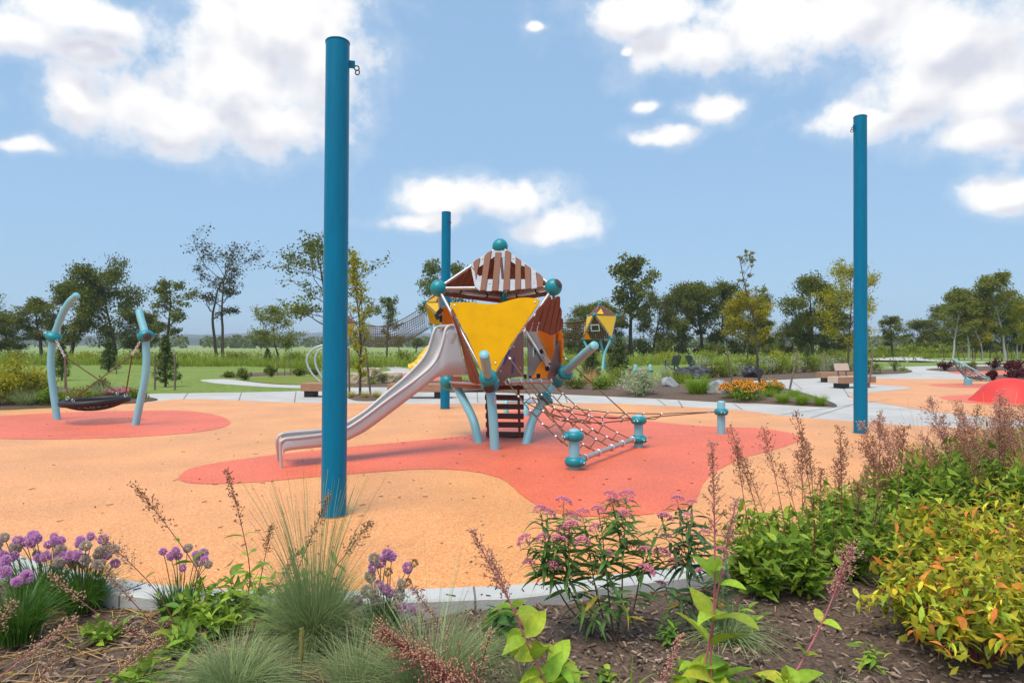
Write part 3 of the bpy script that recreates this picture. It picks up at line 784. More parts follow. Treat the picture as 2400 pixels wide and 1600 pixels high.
# ladder under the deck
def lad(x, y): return P(*r2(x, y), 11.05)
for (x0, y0, x1, y1) in ((742, 620, 762, 1128), (1082, 560, 1098, 1130)):
    mb = MB(); mb.beam(lad(x0, y0) , lad(x1, y1) + Vector((0, -.05, 0)), .04, .055, (0, 1, 0)); part('ladder_stringer', mb, M_slatred, TW, .004)
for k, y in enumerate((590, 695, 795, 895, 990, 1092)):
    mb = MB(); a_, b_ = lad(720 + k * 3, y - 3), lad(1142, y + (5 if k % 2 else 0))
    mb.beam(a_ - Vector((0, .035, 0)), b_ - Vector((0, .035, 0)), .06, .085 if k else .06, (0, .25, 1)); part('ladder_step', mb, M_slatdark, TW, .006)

# slide: chute, two rolled rails, flared hood, exit legs
def s4(x, y, d): return P(*r4(x, y), d)
NEAR = [(165, 1478, 8.28), (152, 1270, 8.27), (160, 1215, 8.27), (200, 1190, 8.30), (300, 1180, 8.36), (545, 1150, 8.52), (680, 1120, 8.62), (800, 1085, 8.70), (900, 1025, 8.78), (1000, 955, 8.86), (1200, 805, 9.02), (1400, 662, 9.2), (1520, 570, 9.3), (1600, 500, 9.38), (1660, 420, 9.46), (1705, 310, 9.53), (1735, 200, 9.58), (1752, 130, 9.62), (1785, 97, 9.66), (1830, 92, 9.72)]
FARR = [(140, 1405, 8.74), (122, 1230, 8.72), (128, 1175, 8.72), (165, 1145, 8.74), (250, 1128, 8.8), (545, 1103, 8.97), (680, 1078, 9.06), (800, 1030, 9.14), (900, 970, 9.21), (1000, 900, 9.29), (1180, 745, 9.45), (1330, 620, 9.62), (1430, 525, 9.72), (1510, 440, 9.8), (1565, 360, 9.86), (1600, 270, 9.92), (1630, 170, 9.96), (1650, 122, 10.0), (1690, 103, 10.04), (1745, 98, 10.08)]
near = [s4(*q) for q in NEAR]; far = [s4(*q) for q in FARR]
SL = part('slide', MB().tube(spline(near[2:], 4), .020, 10), M_slide, TW)
part('side_rail', MB().tube(spline(far[2:], 4), .020, 10), M_slide, SL)
part('exit_leg', MB().tube(spline([G(*r4(165, 1478)) - Vector((0, 0, .02))] + near[1:4], 4), .020, 10), M_slide, SL)
part('exit_leg', MB().tube(spline([G(*r4(140, 1405)) - Vector((0, 0, .02))] + far[1:4], 4), .020, 10), M_slide, SL)
sn, sf = spline(near[3:18], 4), spline(far[3:18], 4)
mb = MB(); V = []
nS = len(sn)
for i in range(nS):
    k = i / (nS - 1)
    depth = .115 + .10 * max(0, k - .55) / .45
    nrm = ((sn[min(i + 1, nS - 1)] - sn[max(i - 1, 0)]).cross(sf[i] - sn[i])).normalized()
    if nrm.z < 0 and k < .5: nrm = -nrm
    if nrm.dot(Vector((-.5, -.1, .8))) < 0: nrm = -nrm
    A, B = sn[i], sf[i]; c = (B - A)
    V += [A, A - nrm * depth * .55 + c * .015, A - nrm * depth * .9 + c * .06, A - nrm * depth + c * .16, B - nrm * depth - c * .16, B - nrm * depth * .9 - c * .06, B - nrm * depth * .55 - c * .015, B]
mb.add(V, [(i * 8 + k, (i + 1) * 8 + k, (i + 1) * 8 + k + 1, i * 8 + k + 1) for i in range(nS - 1) for k in range(7)], True)
part('chute', mb, M_slide, SL)
# side skirts hang from the rails; the near one flares into the wide hood at the top
LOWN = [(185, 1335, 8.275), (235, 1300, 8.30), (545, 1268, 8.52), (680, 1245, 8.62), (800, 1203, 8.70), (900, 1155, 8.78), (1000, 1098, 8.86), (1200, 952, 9.02), (1400, 800, 9.2), (1530, 700, 9.3), (1640, 612, 9.4), (1700, 584, 9.46), (1760, 576, 9.52), (1860, 574, 9.66), (1970, 570, 9.82)]
UPN = [(170, 1222, 8.28), (235, 1190, 8.32), (545, 1156, 8.52), (680, 1126, 8.62), (800, 1091, 8.70), (900, 1031, 8.78), (1000, 961, 8.86), (1200, 811, 9.02), (1400, 668, 9.2), (1530, 570, 9.3), (1640, 460, 9.42), (1700, 340, 9.53), (1745, 180, 9.6), (1790, 103, 9.67), (1835, 96, 9.74)]
lo, up = spline([s4(*q) for q in LOWN], 4), spline([s4(*q) for q in UPN], 4)
mb = MB(); n_ = len(lo); V = []
for i in range(n_):
    V += [up[i], up[i] * .66 + lo[i] * .34 + Vector((-.004, -.008, 0)), up[i] * .33 + lo[i] * .67 + Vector((-.004, -.008, 0)), lo[i]]
mb.add(V, [(i * 4 + k, (i + 1) * 4 + k, (i + 1) * 4 + k + 1, i * 4 + k + 1) for i in range(n_ - 1) for k in range(3)], True)
mb.add([s4(1835, 94, 9.74), s4(1868, 200, 9.79), s4(1905, 330, 9.8), s4(1940, 460, 9.81), s4(1970, 570, 9.82), s4(1900, 573, 9.7), s4(1860, 300, 9.74)], [(0, 6, 1), (1, 6, 2), (2, 6, 5, 3), (3, 5, 4)], True)
o = part('side_skirt', mb, M_slide, SL); o.modifiers.new('solid', 'SOLIDIFY').thickness = .004
LOWF = [p + Vector((0, 0, -(.13))) for p in far[3:16]]
lo, up = spline(LOWF, 4), spline(far[3:16], 4)
mb = MB(); V = [v for i in range(len(lo)) for v in (up[i], lo[i])]
mb.add(V, [(i * 2, i * 2 + 2, i * 2 + 3, i * 2 + 1) for i in range(len(lo) - 1)], True)
o = part('side_skirt', mb, M_slide, SL); o.modifiers.new('solid', 'SOLIDIFY').thickness = .004
mb = MB(); mb.tube([near[-2], far[-2]], .02, 10); part('hood_bar', mb, M_slide, SL)

# ------------------------------------------------------------------ low posts, rail and rope net at the right of the tower
def low_post(u, v, h, collars, label, d=None):
    b = G(u, v); b.y += .06
    t = thing('low_post', b, label, 'post', 'short pale blue posts round the rope net')
    r = .066
    mb = MB(); mb.lathe(b, [(r, -.02), (r, h - .02), (r * .93, h - .004), (r * .7, h + .006), (0, h + .012)], 24)
    part('shaft', mb, M_aqua, t)
    for z, f in collars: clamp_collar(t, b + Vector((0, 0, z)), Vector((0, 0, 1)), r, f, .9)
    return b
p1 = low_post(1347, 1103, .485, ((.405, (-.7, -.3, .2)), (.10, (.8, -.5, 0))), 'nearest short pale blue post with two teal clamps on the red patch')
p2 = low_post(1498.5, 1050, .475, ((.40, (-.4, -.8, .1)), (.125, (.5, -.8, 0))), 'short pale blue post with two teal clamps at far end of low rail')
p3 = low_post(1693, 1018, .55, ((.375, (-.1, -.9, 0)),), 'short pale blue post with one teal clamp, farthest right of the rope net')
RL = thing('net_rail', (p1 + p2) / 2, 'low steel rail running between the two nearest short posts', 'rail')
ra, rb_ = p1 + Vector((.05, 0, .115)), p2 + Vector((-.04, 0, .135))
mb = MB(); mb.tube([ra, rb_], .03, 14); part('tube', mb, M_steel, RL)
NET = thing('rope_net', (p1 + p2) / 2 + Vector((-.4, .6, 0)), 'brown rope climbing net slung from the tower down to the low posts', 'rope net')
RR = .0085
def rope(pts, r=RR, n=5): 
    mb = MB(); mb.tube(spline(pts, n) if len(pts) > 2 else pts, r, 6); return part('rope', mb, M_rope, NET)
def knuckle(pts, r=.017):
    for p, d in pts:
        mb = MB(); mb.lathe(p, [(r * .6, -r * 1.3), (r, -r * .7), (r, r * .7), (r * .6, r * 1.3)], 8, d); part('connector', mb, M_alu, NET)
tops = [entry_a.lerp(entry_b, t) for t in (.0, .27, .5, .74, 1.0)]
bots = [ra.lerp(rb_, t) for t in (.09, .30, .52, .72, .92)]
lines = []
for i in range(5):
    sag = .10 + .03 * (i % 2)
    L_ = [tops[i].lerp(bots[i], k / 12) - Vector((0, 0, sag * math.sin(math.pi * k / 12))) for k in range(13)]
    lines.append(L_); rope(L_, RR, 3)
for x, y in zip(tops, bots):
    for q, nm in ((x, 0), (y, 1)):
        mb = MB(); mb.torus(q, .04, .012, (rb_ - ra) if nm else (entry_b - entry_a), 14, 6); part('cleat', mb, M_alu, NET)
kn = []
for j in (2, 4, 6, 8, 10):
    for i in range(4):
        a_, b_ = lines[i][j], lines[i + 1][max(1, min(11, j + (1 if i % 2 else -1) * 0))]
        m_ = (a_ + b_) / 2 - Vector((0, 0, .055 + .02 * ((i + j) % 3)))
        rope([a_, a_.lerp(m_, .6), m_, b_.lerp(m_, .6), b_], RR * .9, 3)
    for i in range(5): kn.append((lines[i][j], lines[i][j + 1] - lines[i][j - 1]))
knuckle(kn)
# long hand ropes from the entry wings to the posts
h1a, h1b = hit(r2(965, 240), plw), p1 + Vector((-.1, -.05, .40)); rope([h1a, h1b], RR * 1.1)
h2a, h2b = hit(r2(1560, 250), plane(tF, tR, tLR, .10)), p2 + Vector((-.1, -.05, .41)); rope([h2a, h2b], RR * 1.1)
knuckle([(h1a.lerp(h1b, .05), h1b - h1a), (h2a.lerp(h2b, .05), h2b - h2a)], .022)
# hammock net between the leg clamp and the far post
def a3(x, y, d): return P(*r3(x, y), d)
far_pt = p3 + Vector((-.12, -.02, .375))
H = [[a3(400, 740, 10.85), a3(640, 795, 10.7), a3(830, 822, 10.75), a3(1020, 840, 10.8), a3(1210, 850, 10.9), a3(1400, 855, 11.0), a3(1590, 856, 11.1), a3(1800, 848, 11.15), far_pt],
     [a3(300, 690, 10.8), a3(450, 800, 10.5), a3(640, 850, 10.4), a3(850, 885, 10.4), a3(960, 893, 10.45), a3(1180, 900, 10.6), a3(1400, 905, 10.8), a3(1560, 885, 10.95), far_pt],
     [a3(290, 700, 10.7), a3(380, 845, 10.2), a3(520, 925, 10.0), a3(740, 945, 10.0), a3(960, 950, 10.1), a3(1140, 932, 10.3), a3(1400, 906, 10.6), a3(1615, 880, 10.85), far_pt],
     [a3(310, 830, 10.0), a3(450, 880, 9.95), a3(570, 900, 10.0), a3(760, 925, 10.05), a3(915, 955, 10.1), a3(1150, 930, 10.28)],
     [a3(140, 730, 10.4), a3(250, 790, 10.2), a3(400, 850, 10.0), a3(650, 925, 9.95), a3(840, 965, 9.9)]]
for h in H: rope(h, RR)
for k in range(1, 7):
    p, q, w_ = H[0][k], H[1][min(k, 7)], H[2][min(k, 7)]
    rope([p, p.lerp(q, .5) - Vector((-.03, 0, .05)), q], RR * .9, 4); rope([q, q.lerp(w_, .5) - Vector((0, 0, .04)), w_], RR * .9, 4)
    knuckle([(p, H[0][k + 1] - p), (q, H[1][min(k + 1, 8)] - q), (w_, H[2][min(k + 1, 8)] - w_)])
knuckle([(a3(2085, 835, 11.2), far_pt - a3(1900, 842, 11.1))], .022)
for k in range(4): rope([H[3][k + 1], H[2][k + 1].lerp(H[3][k + 1], .5) - Vector((0, 0, .03)), H[2][k + 1]], RR * .9, 3)
# low table-like platform behind the ladder
c0 = G(*r2(1165, 900))
t = thing('low_platform', c0, 'small pale metal platform on aqua posts behind the ladder', 'platform')
mb = MB(); mb.lathe(c0, [(.055, 0), (.055, .32), (0, .322)], 16); part('leg', mb, M_aqua, t)
c1 = c0 + Vector((-.42, .5, 0)); mb = MB(); mb.lathe(c1, [(.055, 0), (.055, .32), (0, .322)], 16); part('leg', mb, M_aqua, t)
mb = MB(); mb.prism([P(*r2(960, 742), 14.6), P(*r2(1265, 748), 14.4), P(*r2(1235, 712), 15.2), P(*r2(1150, 706), 15.4)], Vector((0, 0, -.03))); part('plate', mb, M_sheet, t)

# ------------------------------------------------------------------ basket swing at the left
def s5(x, y, d): return P(*r5(x, y), d)
def swing_post(pts, ds, collar, col_ax_i, label, cap=False):
    b = G(*r5(*pts[0])); ws = [b - Vector((0, 0, .03))] + [s5(x, y, d) for (x, y), d in zip(pts[1:], ds)]
    t = thing('swing_post', b, label, 'post', 'pair of curved pale blue swing posts')
    leg(ws, t, .066, 6, 'shaft')
    c = s5(*collar)
    mb = MB(); mb.ball(c, .15, 24, 14, (ws[col_ax_i + 1] - ws[col_ax_i]).normalized(), (1, 1, .72)); part('collar', mb, M_teal, t)
    if cap:
        d = Vector((.62, -.78, 0)); mb = MB(); mb.ball(c + d * .135, .075, 16, 8, d, (1, 1, .35)); part('end_cap', mb, M_darkcap, t)
    return c
yb1, yb2 = G(*r5(240, 1410)).y, G(*r5(1032, 1465)).y
cA = swing_post([(240, 1410), (200, 1150), (172, 900), (176, 720), (200, 565), (235, 470), (290, 330), (360, 210), (440, 138)], [yb1 + .02] * 4 + [yb1, yb1 - .05, yb1 - .1, yb1 - .15], (200, 563, yb1), 4, 'left curved pale blue swing post with teal collar')
cB = swing_post([(1032, 1465), (1088, 1200), (1130, 1000), (1147, 800), (1140, 620), (1135, 540), (1112, 450), (1088, 370), (1072, 298)], [yb2 + .02] * 4 + [yb2, yb2 + .05, yb2 + .1, yb2 + .15], (1140, 558, yb2), 5, 'right curved pale blue swing post with teal collar and dark cap', True)
ymid = (yb1 + yb2) / 2
sc_ = P(*r5(628, 1218), ymid)
SW = thing('basket_swing', sc_, 'round black basket swing hanging between curved pale blue posts', 'swing')
tilt = Vector((-.05, -.03, 1)).normalized()
Rr = .56
mb = MB(); mb.torus(sc_, Rr, .058, tilt, 40, 10); part('ring', mb, M_black, SW)
Q = tilt.to_track_quat('Z', 'Y').to_matrix()
mb = MB()
def dish(rr, a): return sc_ + Q @ Vector((rr * math.cos(a), rr * math.sin(a), -.15 * (1 - (rr / Rr) ** 2) ** .9 - .02))
for k in range(24):
    a = 2 * math.pi * k / 24
    mb.tube([dish(Rr * t, a) for t in (.16, .35, .55, .75, .9, .99)], .014, 5)
for t in (.18, .32, .46, .6, .74, .87):
    mb.tube([dish(Rr * t, 2 * math.pi * k / 30) for k in range(31)], .011, 5, False)
part('net', mb, M_black, SW, kind='stuff')
def ring_pt(deg):
    x_, y_ = Rr * math.cos(math.radians(deg)), Rr * math.sin(math.radians(deg))
    return sc_ + Vector((x_, y_, .05 - (tilt.x * x_ + tilt.y * y_) / tilt.z))
for c, k, (d1, d2), side in ((cA, s5(312, 765, ymid + .35), (178, 80), 1), (cB, s5(1000, 752, ymid - .3), (4, 262), -1)):
    st = c + Vector((.10 * side, -.08 if side > 0 else .02, -.06))
    n = 9
    for i in range(n):
        p, q = st.lerp(k, i / n), st.lerp(k, (i + 1) / n)
        mb = MB(); mb.torus((p + q) / 2, .02, .007, ((q - p).cross(Vector((0, 1, 0) if i % 2 else (1, .3, 0)))), 10, 5); part('chain_link', mb, M_alu, SW)
    for dg in (d1, d2):
        e = ring_pt(dg)
        mb = MB(); mb.tube([k, e + Vector((0, 0, .06))], .012, 7); part('rope', mb, M_rope, SW)
        mb = MB(); mb.torus(e + Vector((0, 0, .03)), .03, .008, (e - sc_).cross(Vector((0, 0, 1))), 12, 5); part('shackle', mb, M_alu, SW)
# ------------------------------------------------------------------ vegetation library
def leafmat(name, c1, c2, tr=.38, rough=.65, spec=.15, c3=None, c3amt=0):
    c1, c2 = [(c[0] * 1.75, c[1] * 1.6, c[2] * 1.35) for c in (c1, c2)]
    return mat(name, c1, c2, rough=rough, spec=spec, translucent=tr, source='tint', c3=c3, c3amt=c3amt, c3scale=.5)
L_dark = leafmat('dark_foliage', (0.048, 0.060, 0.010), (0.14, 0.16, 0.028))
L_mid = leafmat('mid_foliage', (0.05, 0.07, 0.014), (0.125, 0.155, 0.03))
L_olive = leafmat('olive_foliage', (0.08, 0.098, 0.02), (0.20, 0.22, 0.05))
L_yellow = leafmat('yellowing_foliage', (0.14, 0.13, 0.012), (0.30, 0.27, 0.03))
L_lime = leafmat('lime_foliage', (0.14, 0.15, 0.014), (0.30, 0.31, 0.04))
L_conifer = leafmat('conifer_needles', (0.035, 0.055, 0.022), (0.095, 0.125, 0.045), .12)
L_purple = leafmat('purple_foliage', (0.035, 0.012, 0.016), (0.11, 0.035, 0.045))
L_sage = leafmat('silver_sage', (0.15, 0.19, 0.12), (0.32, 0.37, 0.26), .2)
L_grass = leafmat('bright_grass', (0.09, 0.17, 0.012), (0.20, 0.31, 0.035), .3)
L_meadow = leafmat('meadow_grass', (0.09, 0.14, 0.016), (0.22, 0.27, 0.045), .35)
L_blue = leafmat('bluestem', (0.12, 0.175, 0.085), (0.26, 0.33, 0.17), .3)
L_straw = leafmat('straw', (0.30, 0.20, 0.085), (0.52, 0.39, 0.20), .3)
L_feather = leafmat('feather_grass', (0.22, 0.21, 0.06), (0.42, 0.38, 0.13), .3)
L_strap = leafmat('strap_leaves', (0.03, 0.085, 0.012), (0.085, 0.19, 0.028), .25, .4, .5)
L_forb = leafmat('forb_leaves', (0.06, 0.12, 0.014), (0.17, 0.25, 0.032), .35)
L_leaf = mat('leaf_blade', (.1, .2, .02), rough=.5, spec=.3, translucent=.42, source='color', scale=6)
M_leafy = L_leaf
M_stemr = mat('red_stem', (0.19, 0.035, 0.04), (0.30, 0.07, 0.07), scale=20, rough=.5)
M_stemp = mat('pink_stem', (0.48, 0.10, 0.13), (0.60, 0.20, 0.22), scale=14, rough=.45)
M_stemg = mat('green_stem', (0.09, 0.14, 0.03), (0.15, 0.20, 0.05), scale=14, rough=.5)
M_stemb = mat('brown_stem', (0.07, 0.04, 0.025), (0.12, 0.07, 0.045), scale=14, rough=.6)
M_capsr = mat('russet_capsules', (0.42, 0.17, 0.095), (0.64, 0.33, 0.21), scale=40, rough=.7)
M_capsp = mat('pink_capsules', (0.50, 0.22, 0.17), (0.70, 0.38, 0.29), scale=40, rough=.7)
M_capsd = mat('dark_capsules', (0.24, 0.10, 0.045), (0.44, 0.20, 0.10), scale=40, rough=.7)
M_capst = mat('tan_capsules', (0.40, 0.22, 0.11), (0.60, 0.37, 0.22), scale=40, rough=.7)
M_pinkfl = mat('pink_florets', (0.80, 0.17, 0.30), (0.92, 0.46, 0.55), scale=90, rough=.6, translucent=.35)
M_purfl = mat('mauve_florets', (0.78, 0.40, 0.70), (0.92, 0.62, 0.84), scale=90, rough=.6, translucent=.4)
M_fadefl = mat('faded_florets', (0.68, 0.56, 0.48), (0.82, 0.72, 0.62), scale=90, rough=.7, translucent=.4)
M_petal = mat('golden_petals', (0.72, 0.26, 0.004), (0.82, 0.36, 0.008), scale=60, rough=.5, translucent=.15)
M_eye = mat('brown_eye', (0.05, 0.02, 0.012), rough=.7)

def rvec(rg, n):
    v = rg.normal(size=(n, 3)); return v / np.linalg.norm(v, axis=1, keepdims=True)
def leaf_cloud(cent, size, rg, aspect=.5, up=0.0, tint=None, flat=None):
    """one small rhombic leaf per centre, random attitudes; returns V, quads, tint"""
    n = len(cent)
    a = rvec(rg, n)
    a[:, 2] += up; a /= np.linalg.norm(a, axis=1, keepdims=True)
    if flat is not None:
        a[:, 2] *= flat; a /= np.linalg.norm(a, axis=1, keepdims=True)
    b = np.cross(a, rvec(rg, n)); b /= np.linalg.norm(b, axis=1, keepdims=True) + 1e-9
    s = (size * rg.uniform(.6, 1.35, n))[:, None]
    V = np.stack([cent - a * s * .5, cent + b * s * aspect * .5, cent + a * s * .5, cent - b * s * aspect * .5], 1).reshape(-1, 3)
    Q = np.arange(n * 4).reshape(n, 4)
    return V, Q, (rg.uniform(0, 1, n) if tint is None else np.clip(tint + rg.uniform(-.3, .3, n), 0, 1))
def blades(base, h, lean, width, rg, segs=3, droop=.25, az=None, tip=.12):
    """grass blades as tapering curved strips; base (n,3), h (n,), lean (n,) sideways reach"""
    n = len(base)
    az = rg.uniform(0, 2 * np.pi, n) if az is None else az
    d = np.stack([np.cos(az), np.sin(az), np.zeros(n)], 1)
    tw = rg.uniform(0, 2 * np.pi, n)
    s = np.stack([np.cos(tw), np.sin(tw), np.zeros(n)], 1)
    rows = []
    for k in range(segs + 1):
        t = k / segs
        p = base + d * (lean * t ** 1.8)[:, None]
        p[:, 2] += h * (t - droop * (lean / (h + 1e-6)) * t ** 2.4)
        w = width * (1 - t * (1 - tip)) * (.65 if k == 0 else 1)
        rows.append(p - s * (w / 2)[:, None] if hasattr(w, '__len__') else p - s * w / 2)
        rows.append(p + s * (w / 2)[:, None] if hasattr(w, '__len__') else p + s * w / 2)
    V = np.stack(rows, 1)
    m = 2 * (segs + 1)
    i0 = (np.arange(n) * m)[:, None]
    Q = np.concatenate([i0 + np.array([[2 * k, 2 * k + 1, 2 * k + 3, 2 * k + 2]]) for k in range(segs)], 0)
    return V.reshape(-1, 3), Q, np.tile(rg.uniform(0, 1, n), segs)
def cloud_obj(name, VQT, m, parent=None, loc=None, kind=None, smooth=False):
    V, Q, T = VQT
    o = link(name, np_mesh(name, V, quads=Q, tint=T, smooth=smooth), m, parent, loc)
    if kind: o["kind"] = kind
    return o
def join(lst):
    b = 0; Vs, Qs, Ts = [], [], []
    for V, Q, T in lst:
        Vs.append(V); Qs.append(Q + b); Ts.append(T); b += len(V)
    return np.concatenate(Vs), np.concatenate(Qs), np.concatenate(Ts)

def grow_tree(seed, H, crown_w, trunk_r, clear=.25, limbs=9, subs=5, twigs=4, leaves=5000, leaf=.2, shape='oval', wander=.12, clump=.35, up=.5, leader=1, bare=0.0, flat=None):
    """returns trunk MB (trunk, limbs, twigs) and leaf arrays, base at origin"""
    r = random.Random(seed); rg = np.random.default_rng(seed)
    mb = MB(); tips = []
    def path(p, d, L, n, wob, lift=0.0):
        pts = [Vector(p)]; d = d.normalized()
        for i in range(n):
            d = (d + Vector((r.gauss(0, wob), r.gauss(0, wob), r.gauss(0, wob * .6) + lift))).normalized()
            pts.append(pts[-1] + d * L / n)
        return pts
    def env(t):
        # crown half width as a share of crown_w/2 at relative height t within the crown
        if shape == 'oval': return max(.15, math.sin(math.pi * min(1, t * .92 + .08)) ** .6)
        if shape == 'vase': return .25 + .9 * t * (1.15 - t) * 1.6
        if shape == 'cone': return max(.05, 1 - t)
        if shape == 'umbrella': return .3 + .8 * min(1, t * 1.3) * (1 if t < .8 else (1 - t) / .2 * .6 + .4)
        return 1
    trunks = []
    for q in range(leader):
        d0 = Vector((r.gauss(0, .10), r.gauss(0, .10), 1)) if leader == 1 else Vector((math.cos(q * 6.28 / leader + 1) * .22, math.sin(q * 6.28 / leader + 1) * .22, 1))
        p0 = Vector((0, 0, -.1)) + (Vector((math.cos(q * 2.6), math.sin(q * 2.6), 0)) * trunk_r * 1.2 if leader > 1 else Vector())
        pts = path(p0, d0, H * (.93 if q == 0 else r.uniform(.72, .9)), 10, wander * .5, .06)
        trunks.append(pts)
        mb.tube(spline(pts, 2), [trunk_r * (1 if leader == 1 else .7), trunk_r * .16], 8)
    for q, pts in enumerate(trunks):
        nl = max(3, limbs // leader)
        for i in range(nl):
            t = clear + (1 - clear) * ((i + r.random() * .8) / nl) * .96
            k = t * (len(pts) - 1); j = int(k); p = pts[j].lerp(pts[min(j + 1, len(pts) - 1)], k - j)
            a = i * 2.4 + r.uniform(-.5, .5) + q
            tc = (t - clear) / (1 - clear)
            L = crown_w * .5 * env(tc) * r.uniform(.75, 1.15)
            d = Vector((math.cos(a), math.sin(a), up * (.5 + tc)))
            L = max(L, .08 * H * .5)
            lp = path(p, d, L * 1.08, 5, wander * 1.6, .05 * up)
            lr = trunk_r * (1 - t * .75) * .42
            mb.tube(lp, [lr, lr * .3], 6)
            tips.append((lp[-1], .8))
            for m_ in range(subs):
                s = r.uniform(.3, 1.0); kk = s * (len(lp) - 1); jj = min(int(kk), len(lp) - 2); pp = lp[jj].lerp(lp[jj + 1], kk - jj)
                dd = (lp[jj + 1] - lp[jj]).normalized() + Vector((r.gauss(0, .6), r.gauss(0, .6), r.gauss(.25, .4)))
                sp = path(pp, dd, L * r.uniform(.28, .5), 3, wander * 2)
                mb.tube(sp, [lr * .42, lr * .12], 4, False)
                tips.append((sp[-1], 1)); tips.append((sp[2], .7))
                for x in range(twigs):
                    tp = sp[1].lerp(sp[3], r.random())
                    tw = path(tp, (sp[3] - sp[1]).normalized() + Vector((r.gauss(0, .8), r.gauss(0, .8), r.gauss(.1, .5))), L * r.uniform(.10, .22), 2, wander * 2)
                    mb.tube(tw, [max(.004, lr * .16), max(.003, lr * .06)], 3, False)
                    tips.append((tw[-1], 1))
        tips.append((pts[-1], 1)); tips.append((pts[-2], .6))
    keep = [t for t in tips if r.random() > bare]
    C = np.array([tuple(t[0]) for t in keep]); w = np.array([t[1] for t in keep])
    idx = rg.choice(len(C), size=leaves, p=w / w.sum())
    sig = crown_w * .5 * clump * .28
    cen = C[idx] + rg.normal(size=(leaves, 3)) * np.array([sig, sig, sig * .75])
    ct = rg.uniform(0, 1, len(C))
    return mb, leaf_cloud(cen, leaf, rg, .55, 0, ct[idx] * .75 + .12, flat)

TREES = {}
def tree(name, px, d, H, key, label, group=None, rot=0.0, sx=1.0, bark=None, leafm=None, z=-.02, grow=None):
    """px: photo column of the trunk; d: distance in metres; key: shared form"""
    loc = Vector(((px - CU) / FPX * d, d, z))
    if key not in TREES:
        mb, VQT = grow_tree(**grow)
        tm = np_mesh('trunk', mb.V, polys=mb.F, smooth=mb.S); tm.materials.append(bark or M_bark)
        cm = np_mesh('crown', VQT[0], quads=VQT[1], tint=VQT[2]); cm.materials.append(leafm or L_dark)
        TREES[key] = (tm, cm, grow['H'])
    tm, cm, H0 = TREES[key]
    t = thing(name, loc, label, 'tree', group)
    s = H / H0
    for nm, me in (('trunk', tm), ('crown', cm)):
        o = link(nm, me, None, t); o.scale = (s * sx, s * sx, s); o.rotation_euler = (0, 0, rot)
        if nm == 'crown':
            o["kind"] = 'stuff'
            if leafm is not None and me.materials[0] != leafm:
                o.material_slots[0].link = 'OBJECT'; o.material_slots[0].material = leafm
    return t

# leaf shapes for near plants: unit length along +X, folded along the midrib, bent down at the tip
def leaf_shape(name, wid, droop, fold, wavy=0.0, base_round=.35, segs=6, twist=0.0):
    V, F = [], []
    for i in range(segs + 1):
        t = i / segs
        w = wid * .5 * (math.sin(math.pi * min(1, t ** base_round * 1.0)) ** .85 if 0 < t < 1 else .02) if base_round != 1 else wid * .5 * max(.03, math.sin(math.pi * t) ** .9)
        z = .22 * t - droop * t * t
        x = t * (1 - .15 * droop * t)
        ww = wavy * math.sin(t * 9)
        tz = twist * t
        for sgn in (-1, 0, 1):
            y = sgn * w; zz = z + abs(sgn) * w * fold + ww * sgn * .4
            V.append((x, y * math.cos(tz) - 0, zz + y * math.sin(tz)))
    for i in range(segs):
        for k in (0, 1):
            F.append((i * 3 + k, i * 3 + k + 1, (i + 1) * 3 + k + 1, (i + 1) * 3 + k))
    me = np_mesh(name, V, polys=F, smooth=True); me.materials.append(L_leaf)
    return me
LANCE = [leaf_shape('lance_leaf', .27, d, f, w, 1, 6, tw) for d, f, w, tw in ((.35, .35, .02, .2), (.6, .25, .03, -.3), (.2, .45, .01, .3), (.8, .3, .03, .1))]
OVATE = [leaf_shape('ovate_leaf', .46, d, f, w, .72, 6, tw) for d, f, w, tw in ((.45, .3, .03, .2), (.8, .2, .04, -.3), (.25, .4, .02, .2))]
NARROW = [leaf_shape('narrow_leaf', .15, d, f, w, 1, 5, tw) for d, f, w, tw in ((.5, .4, .01, .2), (.85, .3, .01, -.2), (.25, .4, .01, .3))]
def put_leaf(parent, origin, pos, dirv, length, shapes, color, rnd, name='leaf', roll=.5, wide=1.0):
    d = Vector(dirv).normalized()
    s = Vector((0, 0, 1)).cross(d)
    s = s.normalized() if s.length > .05 else Vector((1, 0, 0))
    u = d.cross(s)
    a = rnd.gauss(0, roll)
    s, u = s * math.cos(a) + u * math.sin(a), u * math.cos(a) - s * math.sin(a)
    M = Matrix((d * length, s * length * wide, u * length)).transposed().to_4x4()
    M.translation = Vector(pos) - origin
    o = bpy.data.objects.new(name, rnd.choice(shapes)); COL.objects.link(o)
    o.parent = parent; o.matrix_basis = M
    v = rnd.uniform(.7, 1.3) * 1.7
    o.color = (color[0] * v * rnd.uniform(.85, 1.2), color[1] * v, color[2] * v, 1)
    return o
GREENS = [(0.12, 0.215, 0.022), (0.155, 0.255, 0.028), (0.215, 0.31, 0.032), (0.10, 0.175, 0.028)]
YGREEN = [(0.27, 0.35, 0.03), (0.36, 0.42, 0.04), (0.22, 0.32, 0.03)]
ORD = 'first second third fourth fifth sixth seventh eighth ninth tenth eleventh twelfth thirteenth fourteenth fifteenth sixteenth seventeenth eighteenth nineteenth twentieth'.split()
FALL = [(0.50, 0.41, 0.03), (0.58, 0.19, 0.035), (0.55, 0.47, 0.04), (0.28, 0.31, 0.03), (0.20, 0.27, 0.03)]

